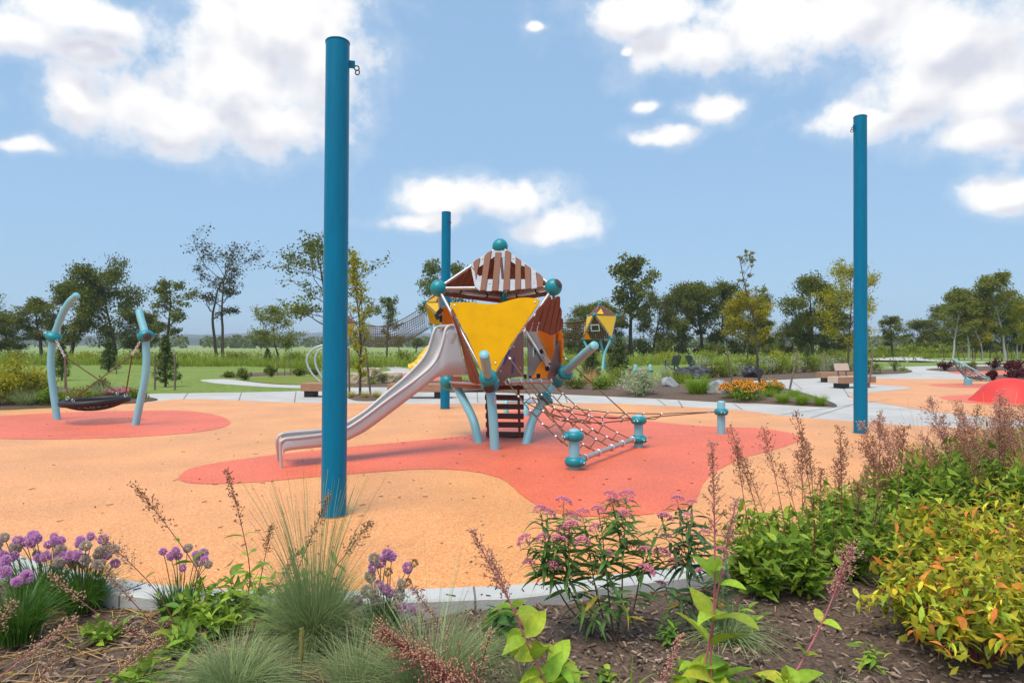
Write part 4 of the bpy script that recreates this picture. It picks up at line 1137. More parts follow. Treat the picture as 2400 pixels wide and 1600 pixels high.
def capsules(mb, p, d, r):
    """a teardrop seed capsule"""
    d = d.normalized(); s = d.orthogonal().normalized(); b = d.cross(s)
    V = [p] + [p + d * r * .9 + (s * math.cos(a) + b * math.sin(a)) * r * .62 for a in (0, 1.571, 3.142, 4.712)] + [p + d * r * 2.3]
    mb.add(V, [(0, 2, 1), (0, 3, 2), (0, 4, 3), (0, 1, 4), (5, 1, 2), (5, 2, 3), (5, 3, 4), (5, 4, 1)], True)
def seed_stalk(base, tip, seed, label, stem=None, caps=None, head=.34, head_w=.07, cap_r=.0062, pairs=5, leaf_len=.10, colors=GREENS, stem_r=.0035, bend=None, group=None, name='seed_stalk', dens=1.0, leaf_from=.12, shapes=None):
    rnd = random.Random(seed)
    base, tip = Vector(base), Vector(tip)
    t = thing(name, base, label, 'plant', group)
    L = (tip - base).length
    if bend is None: bend = Vector((rnd.gauss(0, .05), rnd.gauss(0, .05), 0)) * L
    pth = spline([base, base.lerp(tip, .35) + bend * .9, base.lerp(tip, .7) + bend * .6, tip], 7)
    n = len(pth) - 1
    def at(s):
        k = min(max(s, 0), .999) * n; j = int(k); return pth[j].lerp(pth[j + 1], k - j), (pth[j + 1] - pth[j]).normalized()
    mb = MB(); mb.tube(pth, [stem_r, stem_r * .35], 6)
    part('stem', mb, stem or M_stemr, t)
    if head > 0:
        mb = MB(); mt = MB()
        nb = int((16 + L * head * 70) * dens)
        for i in range(nb):
            s = 1 - head + head * (i / nb) ** .95
            p, d = at(s)
            a = i * 2.4 + rnd.uniform(-.4, .4)
            o1 = d.orthogonal().normalized(); o2 = d.cross(o1)
            side = o1 * math.cos(a) + o2 * math.sin(a)
            bl = head_w * (1.15 - .7 * (i / nb)) * rnd.choice((.35, .6, .9, 1.35)) * rnd.uniform(.8, 1.2)
            bd = (side * rnd.uniform(.45, .95) + d * .8).normalized()
            e = p + bd * bl
            mt.tube([p, e], [stem_r * .3, stem_r * .18], 3, False)
            for c in range(rnd.randint(3, 6)):
                q = p.lerp(e, rnd.uniform(.35, 1.0)) + Vector((rnd.gauss(0, 1), rnd.gauss(0, 1), rnd.gauss(0, 1))) * cap_r * 1.0
                capsules(mb, q, bd + Vector((rnd.gauss(0, .5), rnd.gauss(0, .5), rnd.gauss(0, .4))), cap_r * rnd.uniform(.75, 1.2))
        part('seed_head', mb, caps or M_capsr, t, kind='stuff')
        part('branchlets', mt, stem or M_stemr, t, kind='stuff')
    org = ORIGIN[t.name]
    for i in range(pairs):
        s = leaf_from + (1 - head - leaf_from) * (i + .3) / max(1, pairs)
        p, d = at(s)
        a = i * 1.57 + rnd.uniform(-.4, .4)
        o1 = d.orthogonal().normalized(); o2 = d.cross(o1)
        for sg in (0, math.pi):
            side = o1 * math.cos(a + sg) + o2 * math.sin(a + sg)
            put_leaf(t, org, p, side + d * rnd.uniform(.15, .7), leaf_len * (1.15 - .6 * s) * rnd.uniform(.75, 1.2), shapes or LANCE, rnd.choice(colors), rnd)
    return t

def grass_clump(name, base, h, spread, n, m, label, seed, width=.004, group=None, cat='grass', droop=.35, tint=None, plumes=None, root_r=.06, kind_label=None):
    rg = np.random.default_rng(seed)
    t = thing(name, base, label, cat, group)
    a = rg.uniform(0, 2 * np.pi, n); rr = root_r * np.sqrt(rg.uniform(0, 1, n))
    b = np.stack([np.cos(a) * rr, np.sin(a) * rr, np.full(n, -.01)], 1)
    hh = h * rg.uniform(.45, 1.05, n); ln = spread * rg.uniform(.15, 1.1, n)
    cloud_obj('blades', blades(b, hh, ln, np.full(n, width) * rg.uniform(.7, 1.3, n), rg, 4, droop, a + rg.normal(0, .5, n)), m, t, None, 'stuff')
    if plumes:
        k, ph, pw, pm, psp = plumes
        a = rg.uniform(0, 2 * np.pi, k)
        b = np.stack([np.cos(a) * root_r * .5, np.sin(a) * root_r * .5, np.zeros(k)], 1)
        cloud_obj('culms', blades(b, ph * rg.uniform(.6, 1.05, k), psp * rg.uniform(.1, 1, k), np.full(k, pw), rg, 5, .05, a, .5), pm, t, None, 'stuff')
    return t
def leafy_mound(name, base, r, h, n, m, label, seed, leaf=.06, group=None, cat='shrub', aspect=.4, up=.3, stems=5, flowers=None, flat=None, sq=1.0):
    """shrub or perennial: branching stems and a ragged mass of small leaves"""
    rg = np.random.default_rng(seed); rnd = random.Random(seed)
    t = thing(name, base, label, cat, group)
    mb = MB(); C = []
    for i in range(stems * 3):
        a = rnd.uniform(0, 6.28); rr = r * rnd.uniform(.2, 1.0)
        e = Vector((math.cos(a) * rr, math.sin(a) * rr * sq, h * rnd.uniform(.45, 1.02) * (1 - .35 * (rr / r) ** 2)))
        p = [Vector((0, 0, -.02)), e * .5 + Vector((0, 0, h * .12)), e]
        mb.tube(p, [max(.004, r * .018), max(.002, r * .005)], 4, False)
        for k in range(6):
            C.append(p[1].lerp(e, rnd.random() ** .6) if rnd.random() < .75 else p[0].lerp(p[1], rnd.uniform(.3, 1)))
    C = np.array([tuple(c) for c in C])
    idx = rg.integers(0, len(C), n); sg = r * .16
    cen = C[idx] + rg.normal(size=(n, 3)) * np.array([sg, sg, sg * .9]); cen[:, 2] = np.maximum(cen[:, 2], .01)
    V = np.array(mb.V)
    link('stems', np_mesh('stems', V, polys=mb.F, smooth=mb.S), M_stemb, t)["kind"] = 'stuff'
    cloud_obj('foliage', leaf_cloud(cen, leaf, rg, aspect, up, cen[:, 2] / h * .0 + rg.uniform(.15, .85, len(C))[idx], flat), m, t, None, 'stuff')
    if flowers:
        k, size, fm, zlo = flowers
        a = rg.uniform(0, 2 * np.pi, k); rr = r * np.sqrt(rg.uniform(0, 1, k)) * .95
        c = np.stack([np.cos(a) * rr, np.sin(a) * rr * sq, h * (1.02 - .3 * (rr / r) ** 2) * rg.uniform(zlo, 1.05, k)], 1)
        cloud_obj('flowers', leaf_cloud(c, size, rg, .9), fm, t, None, 'stuff')
    return t
def conifer(name, px, d, H, w, label, seed, group=None, m=None, z=0.0, n=3500):
    rg = np.random.default_rng(seed); rnd = random.Random(seed)
    t = thing(name, Vector(((px - CU) / FPX * d, d, z)), label, 'tree', group)
    mb = MB(); mb.tube([(0, 0, -.03), (0, 0, H)], [w * .045, .006], 7)
    C = []
    nb = 60
    for i in range(nb):
        s = (i + .5) / nb; z0 = H * (.06 + .92 * s); L = w * .5 * (1 - s) ** .8 * rnd.uniform(.7, 1.15) + .02
        a = i * 2.4 + rnd.uniform(-.3, .3)
        e = Vector((math.cos(a) * L, math.sin(a) * L, z0 + L * rnd.uniform(.1, .5)))
        mb.tube([(0, 0, z0), e], [.008, .003], 3, False)
        for k in range(8): C.append(Vector((0, 0, z0)).lerp(e, rnd.random() ** .55))
    part('trunk', _shift(mb, ORIGIN[t.name]), M_bark, t)
    C = np.array([tuple(c) for c in C]); idx = rg.integers(0, len(C), n)
    sg = w * .045
    cen = C[idx] + rg.normal(size=(n, 3)) * sg
    cloud_obj('needles', leaf_cloud(cen, w * .11, rg, .28, .35, rg.uniform(.15, .85, len(C))[idx]), m or L_conifer, t, None, 'stuff')
    return t
def _shift(mb, off):
    mb.V = [(v[0] + off[0], v[1] + off[1], v[2] + off[2]) for v in mb.V]; return mb
def boulder(name, base, size, m, label, seed, rough=.16, facets=9, cat='boulder', group=None, squash=1.0):
    """a rock: a rounded lump cut by random planes, then roughened"""
    rnd = random.Random(seed); mb = MB()
    n, k = 26, 15
    planes = [(Vector((rnd.gauss(0, 1), rnd.gauss(0, 1), rnd.gauss(.2, .8))).normalized(), rnd.uniform(.62, .92)) for _ in range(facets)]
    V, F = [], []
    for i in range(k + 1):
        th = math.pi * i / k
        for j in range(n):
            a = 2 * math.pi * j / n
            v = Vector((math.sin(th) * math.cos(a), math.sin(th) * math.sin(a), math.cos(th)))
            s = 1.0
            for nn, dd in planes:
                c = v.dot(nn)
                if c > 1e-3: s = min(s, dd / c)
            s *= 1 + rough * .25 * (math.sin(v.x * 9 + seed) * math.sin(v.y * 11 + 2) + .6 * math.sin(v.z * 17 + v.x * 13)) 
            V.append(Vector(base) + Vector((v.x * s * size[0] / 2, v.y * s * size[1] / 2, max(-.06, (v.z * s * .62 + .38) * size[2]))))
    for i in range(k):
        for j in range(n):
            F.append((i * n + j, (i + 1) * n + j, (i + 1) * n + (j + 1) % n, i * n + (j + 1) % n))
    mb.add(V, F, False)
    return single(name, mb, m, label, cat, group)
# ------------------------------------------------------------------ far play houses, rope bridges and other equipment
def slat_tri(parent, a, b, c, cen, n, m, gap=.25, off=.02, name='slat_panel', cut=.9):
    nrm = (b - a).cross(c - a).normalized()
    if nrm.dot(a - cen) < 0: nrm = -nrm
    e = b - a; mid = (a + b) / 2; w = e / n * (1 - gap) * .5
    root = part(name, MB().beam(a + e * .08 + (c - a) * .05, b - e * .08 + (c - b) * .05, .03, .01, nrm), M_sheet, parent)
    for i in range(n):
        t = (i + .5) / n; s = max(.1, (1 - abs(2 * t - 1)) * cut); p = a + e * t + nrm * off; u_ = (c - mid) * s
        part('slat', MB().prism([p - w, p + w, p + w + u_, p - w + u_], nrm * .02), m, root)
    return root
def tri_panel(parent, a, b, c, cen, m, off=.03, bow=.0, name='yellow_panel'):
    nrm = (b - a).cross(c - a).normalized()
    if nrm.dot(a - cen) < 0: nrm = -nrm
    g = (a + b + c) / 3; q = []
    for p, r_ in ((a, b), (b, c), (c, a)):
        P0, P1 = g + (p - g) * .92, g + (r_ - g) * .92
        for k in range(4):
            t = k / 4; x = P0.lerp(P1, t); q.append(x + (g - x) * bow * math.sin(math.pi * t) + nrm * off)
    return part(name, MB().prism(q, nrm * .02), m, parent)
def play_house(f, d, T, U, Wp, base_v, label, feet, window=True, yellow_front=False):
    z = lambda q: P(*f(q[0], q[1]), d + q[2])
    T, U, Wp = z(T), [z(q) for q in U], [z(q) for q in Wp]
    cen = (sum(U, Vector()) + sum(Wp, Vector())) / 6
    h = thing('play_house', Vector((cen.x, cen.y, 0)), label, 'play tower', 'small raised play houses in the distance')
    for p in [T] + U + Wp: cap_ball(h, p, .125)
    ed = [(T, p) for p in U] + [(U[i], U[(i + 1) % 3]) for i in range(3)] + [(Wp[i], Wp[(i + 1) % 3]) for i in range(3)] + [(U[0], Wp[0]), (U[0], Wp[1]), (U[1], Wp[1]), (U[1], Wp[2]), (U[2], Wp[2]), (U[2], Wp[0])]
    for a, b in ed: part('frame_tube', MB().tube([a, b], .026, 6), M_steel, h)
    for i in range(3): slat_tri(h, U[i], U[(i + 1) % 3], T, cen, 10, M_slat, .25, .03, 'roof_panel')
    if yellow_front: tri_panel(h, Wp[0], Wp[1], U[0], cen, M_yellow, .03, 0)
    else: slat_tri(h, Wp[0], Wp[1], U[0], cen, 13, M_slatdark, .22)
    if window:
        g = Wp[0] * .3 + Wp[1] * .24 + U[0] * .46 + Vector((0, -.10, 0)); ax = (Wp[1] - Wp[0]).normalized(); upv = (U[0] - (Wp[0] + Wp[1]) / 2).normalized()
        wn = part('window', MB().beam(g - ax * .27 + upv * .19, g + ax * .27 + upv * .19, .03, .06, upv).beam(g - ax * .27 - upv * .19, g + ax * .27 - upv * .19, .03, .06, upv).beam(g - ax * .24 - upv * .16, g - ax * .24 + upv * .16, .03, .06, ax).beam(g + ax * .24 - upv * .16, g + ax * .24 + upv * .16, .03, .06, ax), mat('white_frame', (.72, .71, .70), rough=.5), h)
        part('pane', MB().beam(g - ax * .21, g + ax * .21, .01, .32, upv), M_darkcap, wn)
    tri_panel(h, U[0], U[1], Wp[1], cen, M_yellowpale, .04, .04)
    tri_panel(h, U[2], U[0], Wp[0], cen, M_yellowpale, .04, .04)
    tri_panel(h, U[1], U[2], Wp[2], cen, M_yellow, .04, .04)
    tri_panel(h, U[0] * .3 + U[1] * .15 + T * .55, U[0] * .95 + U[1] * .05, U[0] * .6 + U[1] * .4, cen, M_yellowpale, .07, 0)
    o1 = Wp[0]; tri_panel(h, o1, o1.lerp(Wp[1], .3), o1.lerp(U[0], .35), cen, M_orange, .06, 0, 'orange_panel')
    part('deck', MB().prism([cen + (p - cen) * .95 for p in Wp], Vector((0, 0, -.05))), M_slatdark, h)
    for p, (u, v, dd) in zip(Wp, feet):
        g = Vector(P(*f(u, v), d + dd)); g.z = -.03
        part('leg', MB().tube(spline([p, p.lerp(g, .5) + (cen - p) * .18 + Vector((0, 0, -.1)), g], 6), .075, 10), M_aqua, h)
    return h, U, Wp
q7 = _z(1340, 690, .12759)
hR = play_house(q7, 42, (508, 178, .4), [(412, 375, -.6), (822, 390, .3), (297, 402, 1.3)], [(210, 822, .1), (728, 808, -.3), (520, 815, 1.6)], 868, 'raised play house with white framed window, right of the main tower', ((330, 1300, 0), (565, 1400, -.5), (640, 1300, 1)))
idf = lambda x, y: (x, y)
hC = play_house(idf, 42, (1042, 672, .3), [(994, 709, -.3), (1062, 708, .2), (1032, 704, 1.3)], [(1010, 758, .1), (1052, 764, -.6), (1080, 758, .9)], 866, 'raised play house half hidden behind the main tower', ((1015, 866, 0), (1045, 868, -.5), (1070, 862, 1)), False, True)
hL = play_house(idf, 46, (796, 726, .3), [(792, 757, -.6), (834, 756, .2), (762, 753, 1.3)], [(764, 803, .1), (812, 806, -.3), (790, 802, .9)], 862, 'raised play house almost hidden behind the nearest blue pole', ((770, 862, 0), (808, 862, -.3), (790, 860, 1)), False)
def rope_bridge(A, B, w, h, sag, label, nL, name='rope_bridge'):
    """sagging net trough from A to B (floor centre points)"""
    c = (A + B) / 2
    t = thing(name, Vector((c.x, c.y, 0)), label, 'rope bridge', 'net bridges between the play houses')
    d = (B - A).normalized(); s = Vector((-d.y, d.x, 0)).normalized()
    prof = [(-w / 2, h), (-w / 2 * 1.05, h * .75), (-w / 2, h * .5), (-w / 2 * .9, h * .25), (-w / 2 * .6, .04), (0, 0), (w / 2 * .6, .04), (w / 2 * .9, h * .25), (w / 2, h * .5), (w / 2 * 1.05, h * .75), (w / 2, h)]
    pr = spline([Vector((a, 0, b)) for a, b in prof], 2)
    def pt(k, q): return A.lerp(B, k) - Vector((0, 0, sag * math.sin(math.pi * k))) + s * q.x + Vector((0, 0, q.z))
    mb = MB()
    for i in range(nL + 1): mb.tube([pt(i / nL, q) for q in pr], .013, 3, False)
    for j, q in enumerate(pr):
        mb.tube([pt(i / 20, q) for i in range(21)], .032 if j in (0, len(pr) - 1) else .013, 4, False)
    part('net', mb, M_rope, t, kind='stuff')
A_ = P(1004, 768, 42); B_ = P(828, 800, 45)
rope_bridge(A_, B_, .9, 1.32, .75, 'sagging brown net bridge left of the main tower behind the slide', 40)
A_ = P(1372, 803, 42.4); B_ = P(1082, 800, 43)
rope_bridge(A_, B_, .9, 1.35, .30, 'brown net bridge between main tower and windowed play house', 56)
# polished arches on the artificial turf
t = thing('steel_arch', G(760, 893), 'pair of polished steel hoops half hidden behind the nearest pole', 'play hoop')
for arc in (((800, 690), (720, 706), (640, 738), (582, 800), (560, 870), (580, 950), (640, 1040), (705, 1097)), ((800, 715), (722, 738), (680, 775), (652, 850), (662, 930), (700, 1010), (740, 1065))):
    pts = [P(*r6(*a), 28.2) for a in arc]
    part('hoop', MB().tube(spline(pts + [pts[-1] + Vector((.4, 0, -.18))], 5), .045, 8), mat('white_steel', (.62, .62, .62), rough=.3, metal=.4), t)
c = P(985, 850, 40)
t = thing('tube_slide', Vector((c.x, c.y, 0)), 'yellow plastic tube slide showing behind the steel slide', 'slide')
pts = spline([P(1050, 800, 41.5), P(1020, 812, 40.6), P(996, 838, 40), P(980, 858, 39.8), P(962, 866, 39.8)], 6)
part('tube', MB().tube(pts, [.36 + .025 * math.sin(i * 1.6) for i in range(len(pts))], 14), mat('slide_yellow', (.80, .44, .01), rough=.35), t)

# benches: heavy timbers on dark blocks
def plank_bench(c, L, ang, label, back=False, pale=False):
    t = thing('timber_bench', c, label, 'bench', 'heavy timber benches')
    R = Matrix.Rotation(ang, 3, 'Z'); rnd = random.Random(int(c.x * 10))
    for k, y in enumerate((-.225, 0.0, .225)):
        mb = MB(); mb.box(Vector((c.x, c.y, 0)) + R @ Vector((rnd.uniform(-.01, .01), y, .29 + rnd.uniform(-.004, .004))), (L, .215, .22), R)
        part('timber', mb, M_palewood if pale and k != 0 else M_wood, t, .008)
    for sx in (-.32, .32):
        mb = MB(); mb.box(Vector((c.x, c.y, 0)) + R @ Vector((sx * L, 0, .09)), (.28, .42, .185), R); part('foot', mb, M_base, t, .005)
    if back:
        mb = MB(); mb.box(Vector((c.x, c.y, 0)) + R @ Vector((-.12 * L, .26, .72)), (L * .42, .05, .26), R @ Matrix.Rotation(-.25, 3, 'X')); part('backrest', mb, M_palewood, t, .006)
        for sx in (-.24, .0):
            mb = MB(); mb.beam(Vector((c.x, c.y, 0)) + R @ Vector((sx * L, .2, .38)), Vector((c.x, c.y, 0)) + R @ Vector((sx * L, .27, .66)), .04, .03); part('back_bracket', mb, M_chair, t)
    return t
g = G(752, 931); plank_bench(g + Vector((0, .3, 0)), 1.15, -.05, 'timber block bench left of the nearest pole on the path')
g = G(982, 934); plank_bench(g + Vector((0, .3, 0)), 1.75, -.03, 'timber block bench behind the steel slide on the path')
g = G(2000, 910); plank_bench(g + Vector((.12, .35, 0)), 1.6, .42, 'timber bench with pale angled backrest behind the right pole', True, True)
g = G(1985, 897); plank_bench(g + Vector((-.1, .5, 0)), 1.5, -.12, 'weathered timber bench seat just behind the bench with backrest')

# limestone blocks
def block(c, size, ang, label, seed, name='limestone_block'):
    mb = MB(); rnd = random.Random(seed); R = Matrix.Rotation(ang, 3, 'Z')
    nx_, ny_, nz_ = 10, 4, 4
    pts = {}
    V, F = [], []
    def vid(i, j, k):
        key = (i, j, k)
        if key not in pts:
            v = Vector(((i / nx_ - .5) * size[0], (j / ny_ - .5) * size[1], k / nz_ * size[2]))
            e = sum((i in (0, nx_), j in (0, ny_), k in (0, nz_)))
            v += Vector((rnd.gauss(0, 1), rnd.gauss(0, 1), rnd.gauss(0, .6))) * .018
            if e >= 2: v -= Vector((v.x, v.y, (v.z - size[2] / 2))).normalized() * .022
            pts[key] = len(V); V.append(Vector((c.x, c.y, -.03)) + R @ v)
        return pts[key]
    for i in range(nx_):
        for j in range(ny_):
            F.append((vid(i, j, nz_), vid(i + 1, j, nz_), vid(i + 1, j + 1, nz_), vid(i, j + 1, nz_)))
        for k in range(nz_):
            F.append((vid(i, 0, k), vid(i + 1, 0, k), vid(i + 1, 0, k + 1), vid(i, 0, k + 1)))
            F.append((vid(i + 1, ny_, k), vid(i, ny_, k), vid(i, ny_, k + 1), vid(i + 1, ny_, k + 1)))
    for j in range(ny_):
        for k in range(nz_):
            F.append((vid(0, j + 1, k), vid(0, j, k), vid(0, j, k + 1), vid(0, j + 1, k + 1)))
            F.append((vid(nx_, j, k), vid(nx_, j + 1, k), vid(nx_, j + 1, k + 1), vid(nx_, j, k + 1)))
    mb.add(V, F)
    return single(name, mb, M_lime, label, 'stone block', 'limestone blocks')
g = G(850, 903); block(g + Vector((0, .4, 0)), (1.35, .55, .46), -.03, 'limestone block directly behind the young tree with stakes', 1)
g = G(905, 901); block(g + Vector((.05, .5, 0)), (.95, .5, .46), .08, 'limestone block behind the slide, right of another block', 2)
g = G(867, 875); block(g + Vector((0, .4, 0)), (.95, .6, .32), .1, 'small limestone block beyond the others near the curving path', 3)
g = G(1686, 881); block(g + Vector((0, .5, 0)), (.75, .75, .46), .3, 'tan limestone block right of the black boulder', 4)
g = G(1480, 872); block(g + Vector((0, .5, 0)), (2.2, .5, .2), .05, 'low limestone edging by the far artificial turf', 5)
g = G(1660, 871); block(g + Vector((0, .5, 0)), (1.8, .5, .3), -.1, 'long low limestone slab behind the slate chairs', 6)

# boulders
def bpx(u0, u1, v0, v1): 
    b_ = G((u0 + u1) / 2, v1); k = b_.y / FPX; return b_ + Vector((0, (u1 - u0) * k * .35, 0)), ((u1 - u0) * k * 1.12, (u1 - u0) * k * .8, (v1 - v0) * k)
for (px, m, lab, sd) in (((1590, 1680, 858, 888), M_blackrock, 'long black glossy boulder in front of the slate chairs', 3), ((1749, 1792, 853, 888), M_blackrock, 'upright black boulder behind the bare young tree', 8),
                         ((1548, 1593, 884, 914), M_boulder, 'small grey boulder between the silver shrub and green grasses', 12), ((1651, 1711, 888, 929), M_boulder, 'large grey boulder beside the orange coneflowers', 21), ((1487, 1520, 869, 884), M_boulder, 'small pale boulder at the edge of the far turf', 30), ((1325, 1345, 866, 884), M_boulder, 'pale boulder half hidden beside the leaning post', 44)):
    c, sz = bpx(*px); boulder('boulder', c, sz, m, lab, sd, .22, 11)

# garden chairs with slatted backs
def garden_chair(c, ang, label):
    t = thing('garden_chair', c, label, 'chair', 'slate grey garden chairs')
    R = Matrix.Rotation(ang, 3, 'Z'); w = lambda x, y, z: Vector((c.x, c.y, 0)) + R @ Vector((x, y, z))
    for k in range(5):
        x = -.22 + k * .11; part('back_slat', MB().beam(w(x, .16, .26), w(x * 1.12, .44, .88 - .02 * abs(k - 2)), .095, .02, R @ Vector((0, 1, .4))), M_chair, t)
    for k in range(5):
        part('seat_slat', MB().beam(w(-.27, -.36 + k * .12, .36 - k * .025), w(.27, -.36 + k * .12, .36 - k * .025), .10, .02), M_chair, t)
    for s in (-1, 1):
        part('arm', MB().beam(w(s * .34, -.42, .56), w(s * .34, .32, .56), .11, .025), M_chair, t)
        part('leg', MB().beam(w(s * .31, -.36, -.01), w(s * .31, -.36, .56), .09, .03, R @ Vector((0, 1, 0))), M_chair, t)
        part('leg', MB().beam(w(s * .29, -.40, .36), w(s * .29, .46, -.01), .03, .10), M_chair, t)
    return t
garden_chair(G(1578, 866), math.radians(200), 'slate grey garden chair seen from behind, its slatted back towards us')
garden_chair(G(1626, 865), math.radians(118), 'slate grey garden chair turned sideways, right of the other')

# little bollards with a rope in the far play area
for u, lab in ((1489, 'left one of two tiny pale blue bollards by the far turf'), (1524, 'right one of two tiny pale blue bollards by the far turf')):
    b = G(u, 877); t = thing('bollard', b, lab, 'bollard', 'tiny far bollards')
    part('shaft', MB().lathe(b, [(.1, -.02), (.1, .42), (.06, .5), (0, .51)], 14), M_aqua, t); clamp_collar(t, b + Vector((0, 0, .18)), Vector((0, 0, 1)), .1, None)

# red dome and net spinner at the right
c = G(2368, 946); c.y += .75; c.x = (2368 - CU) / FPX * c.y
mb = MB(); n = 48
prof = [(.97, -.02), (.93, .03), (.84, .12), (.71, .27), (.58, .41), (.43, .52), (.26, .59), (.12, .615), (0, .62)]
pr = [(p.x, p.z) for p in spline([Vector((a, 0, b)) for a, b in prof], 3)]
mb.lathe(c, pr, n)
single('climbing_dome', mb, M_dome, 'smooth red rubber dome at the right edge', 'dome')
b = G(2275, 903); b.y += .15
t = thing('net_spinner', b, 'tilted pale blue spinner dish with rope net on a pedestal', 'spinner')
part('pedestal', MB().lathe(b, [(.135, -.02), (.135, .22), (.12, .25), (0, .25)], 24), M_aqua, t)
rc = P(2276, 866, b.y + .05); nrm = Vector((.50, -.22, .84)).normalized()
part('ring', MB().torus(rc, .70, .026, nrm, 48, 8), M_aqua, t)
Q2 = nrm.to_track_quat('Z', 'Y').to_matrix()
def dsh(rr, a): return rc + Q2 @ Vector((.7 * rr * math.cos(a), .7 * rr * math.sin(a), -.30 * (1 - rr * rr)))
mb = MB()
for k in range(14): mb.tube([dsh(s, 2 * math.pi * k / 14) for s in (.15, .4, .65, .85, 1.0)], .011, 4, False)
for s in (.3, .5, .7, .86): mb.tube([dsh(s, 2 * math.pi * k / 28) for k in range(29)], .011, 4, False)
part('net', mb, M_rope, t, kind='stuff')
low = rc + Q2 @ Vector((0, 0, -.36))
for k in range(3):
    a = 2 * math.pi * k / 3 + .5
    part('arm', MB().tube(spline([b + Vector((0, 0, .2)), low.lerp(dsh(1, a), .35) - Vector((0, 0, .08)), dsh(1, a)], 6), .024, 8), M_aqua, t)

# ------------------------------------------------------------------ stakes
def stake(u0, v0, u1, v1, label, group=None, r=.032):
    a = G(u0, v0); b = P(u1, v1, a.y)
    t_ = MB(); t_.tube([a - Vector((0, 0, .05)), a.lerp(b, .5), b], [r, r * .92], 8); t_.ball(b, r * .92, 8, 4)
    single('tree_stake', t_, M_stake, label, 'stake', group)
for q in ((1718, 899, 1703, 818, 'leaning timber stake left of the coneflowers, left of the bare tree'), (1849, 917, 1870, 826, 'leaning timber stake rising from the bright green grasses'), (1941, 882, 1932, 826, 'timber stake left of the yellow-green tree by the bench'),
          (2036, 909, 2047, 823, 'leaning timber stake just right of the right blue pole'), (1469, 870, 1466, 820, 'upright timber stake beside the dark spruce right of the tower'), (819, 926, 817, 817, 'timber stake left of the slender tree beside the nearest pole'),
          (869, 927, 857, 817, 'pale leaning stake right of the slender tree by the slide'), (153, 918, 153, 832, 'timber stake seen behind the left swing rope'), (273, 877, 273, 833, 'timber stake seen through the swing ropes'),
          (363, 913, 363, 832, 'stake left of the spruce right of the swing'), (410, 913, 410, 831, 'stake right of the spruce right of the swing')): stake(*q)
for k, (u0, u1) in enumerate(((650, 649), (667, 668), (681, 679))): stake(u0, 880, u1, 832, ('left', 'middle', 'right')[k] + ' one of three thin stakes round the young tree on the lawn', 'thin stakes on the lawn', .022)
for k, (u0, u1) in enumerate(((2213, 2207), (2248, 2240), (2261, 2252), (2280, 2279), (2285, 2288), (2300, 2301), (2320, 2323), (2340, 2329), (2362, 2361), (2370, 2373), (2386, 2377), (2392, 2395))):
    stake(u0, 841 + (k % 3), u1, 809 + (k * 7) % 4, ORD[k] + ' timber stake from the left among the white-barked trees', 'stakes among the birches', .05)

# ------------------------------------------------------------------ trees
gL, gR, gB = 'old trees along the meadow at left', 'old trees along the meadow at right', 'white-barked young trees on the right lawn'
def tH(d, vt): return (CAMZ + (CV - vt) / FPX * d)
def bush(u, d, vt, wpx, key, label, group, rot, leafm=None, **kw):
    H = tH(d, vt); w = wpx / FPX * d
    base = dict(seed=kw.pop('seed', 1), H=10.0, crown_w=7.0, trunk_r=.22, clear=.16, limbs=15, subs=6, twigs=3, leaves=13000, leaf=.27, shape='oval', clump=.42, up=.55)
    base.update(kw)
    return tree('tree', u, d, H, key, label, group, rot, (w / H) / (base['crown_w'] / base['H']), None, leafm, grow=base)
bA = dict(seed=11); bB = dict(seed=23, crown_w=6.5, limbs=17); bC = dict(seed=37, clear=.10, crown_w=8.0)
tA = dict(seed=41, crown_w=5.0, clear=.3, limbs=14, leaves=5200, up=.9, clump=.36, leaf=.30)
bush(22, 85, 738, 120, 'bA', 'low dark tree at the far left edge', gL, .3, **bA)
bush(-40, 88, 700, 150, 'bC', 'dark tree cut by the left edge', gL, .9, **bC)
bush(98, 84, 700, 95, 'tA', 'slim dark tree behind the left swing post', gL, 1.0, **tA)
bush(165, 82, 650, 135, 'bB', 'broad dark tree behind the basket swing, left of a taller one', gL, 2.0, **bB)
bush(272, 84, 630, 150, 'bC', 'tallest dense dark tree directly behind the basket swing', gL, .5, **bC)
bush(330, 90, 735, 110, 'bA', 'low dark tree just behind the right swing post', gL, 2.4, **bA)
bush(392, 80, 652, 105, 'tB', 'slender see-through tree right of the swing', gL, .2, seed=52, crown_w=5.2, clear=.28, limbs=13, leaves=3000, leaf=.30, up=.8, clump=.34)
bush(515, 88, 566, 205, 'open', 'tall open-branched tree with two trunks and thin dark foliage', gL, .6, leafmat('sombre_foliage', (0.022, 0.024, 0.009), (0.065, 0.066, 0.02)), seed=64, H=14.0, crown_w=9.5, trunk_r=.26, clear=.38, limbs=16, subs=8, twigs=4, leaves=3200, leaf=.26, shape='umbrella', clump=.20, up=.95, leader=2, wander=.16)
bush(768, 82, 536, 240, 'open2', 'tall airy tree half hidden behind the nearest blue pole', gL, 1.2, seed=77, H=14.0, crown_w=10.0, trunk_r=.24, clear=.22, limbs=20, subs=7, twigs=3, leaves=4200, leaf=.33, shape='oval', clump=.2, up=.6, wander=.15)
bush(655, 60, 722, 115, 'young', 'young yellow-green tree on the lawn left of the nearest pole', None, .3, L_olive, seed=81, H=5.0, crown_w=4.0, trunk_r=.08, clear=.25, limbs=13, subs=6, twigs=4, leaves=4200, leaf=.17, clump=.34)
bush(612, 240, 776, 48, 'bA', 'small hazy far tree on the open field', None, 1.0, L_mid, **bA)
bush(906, 78, 690, 85, 'tB', 'thin dark tree seen through the net bridge', None, 1.7, seed=52)
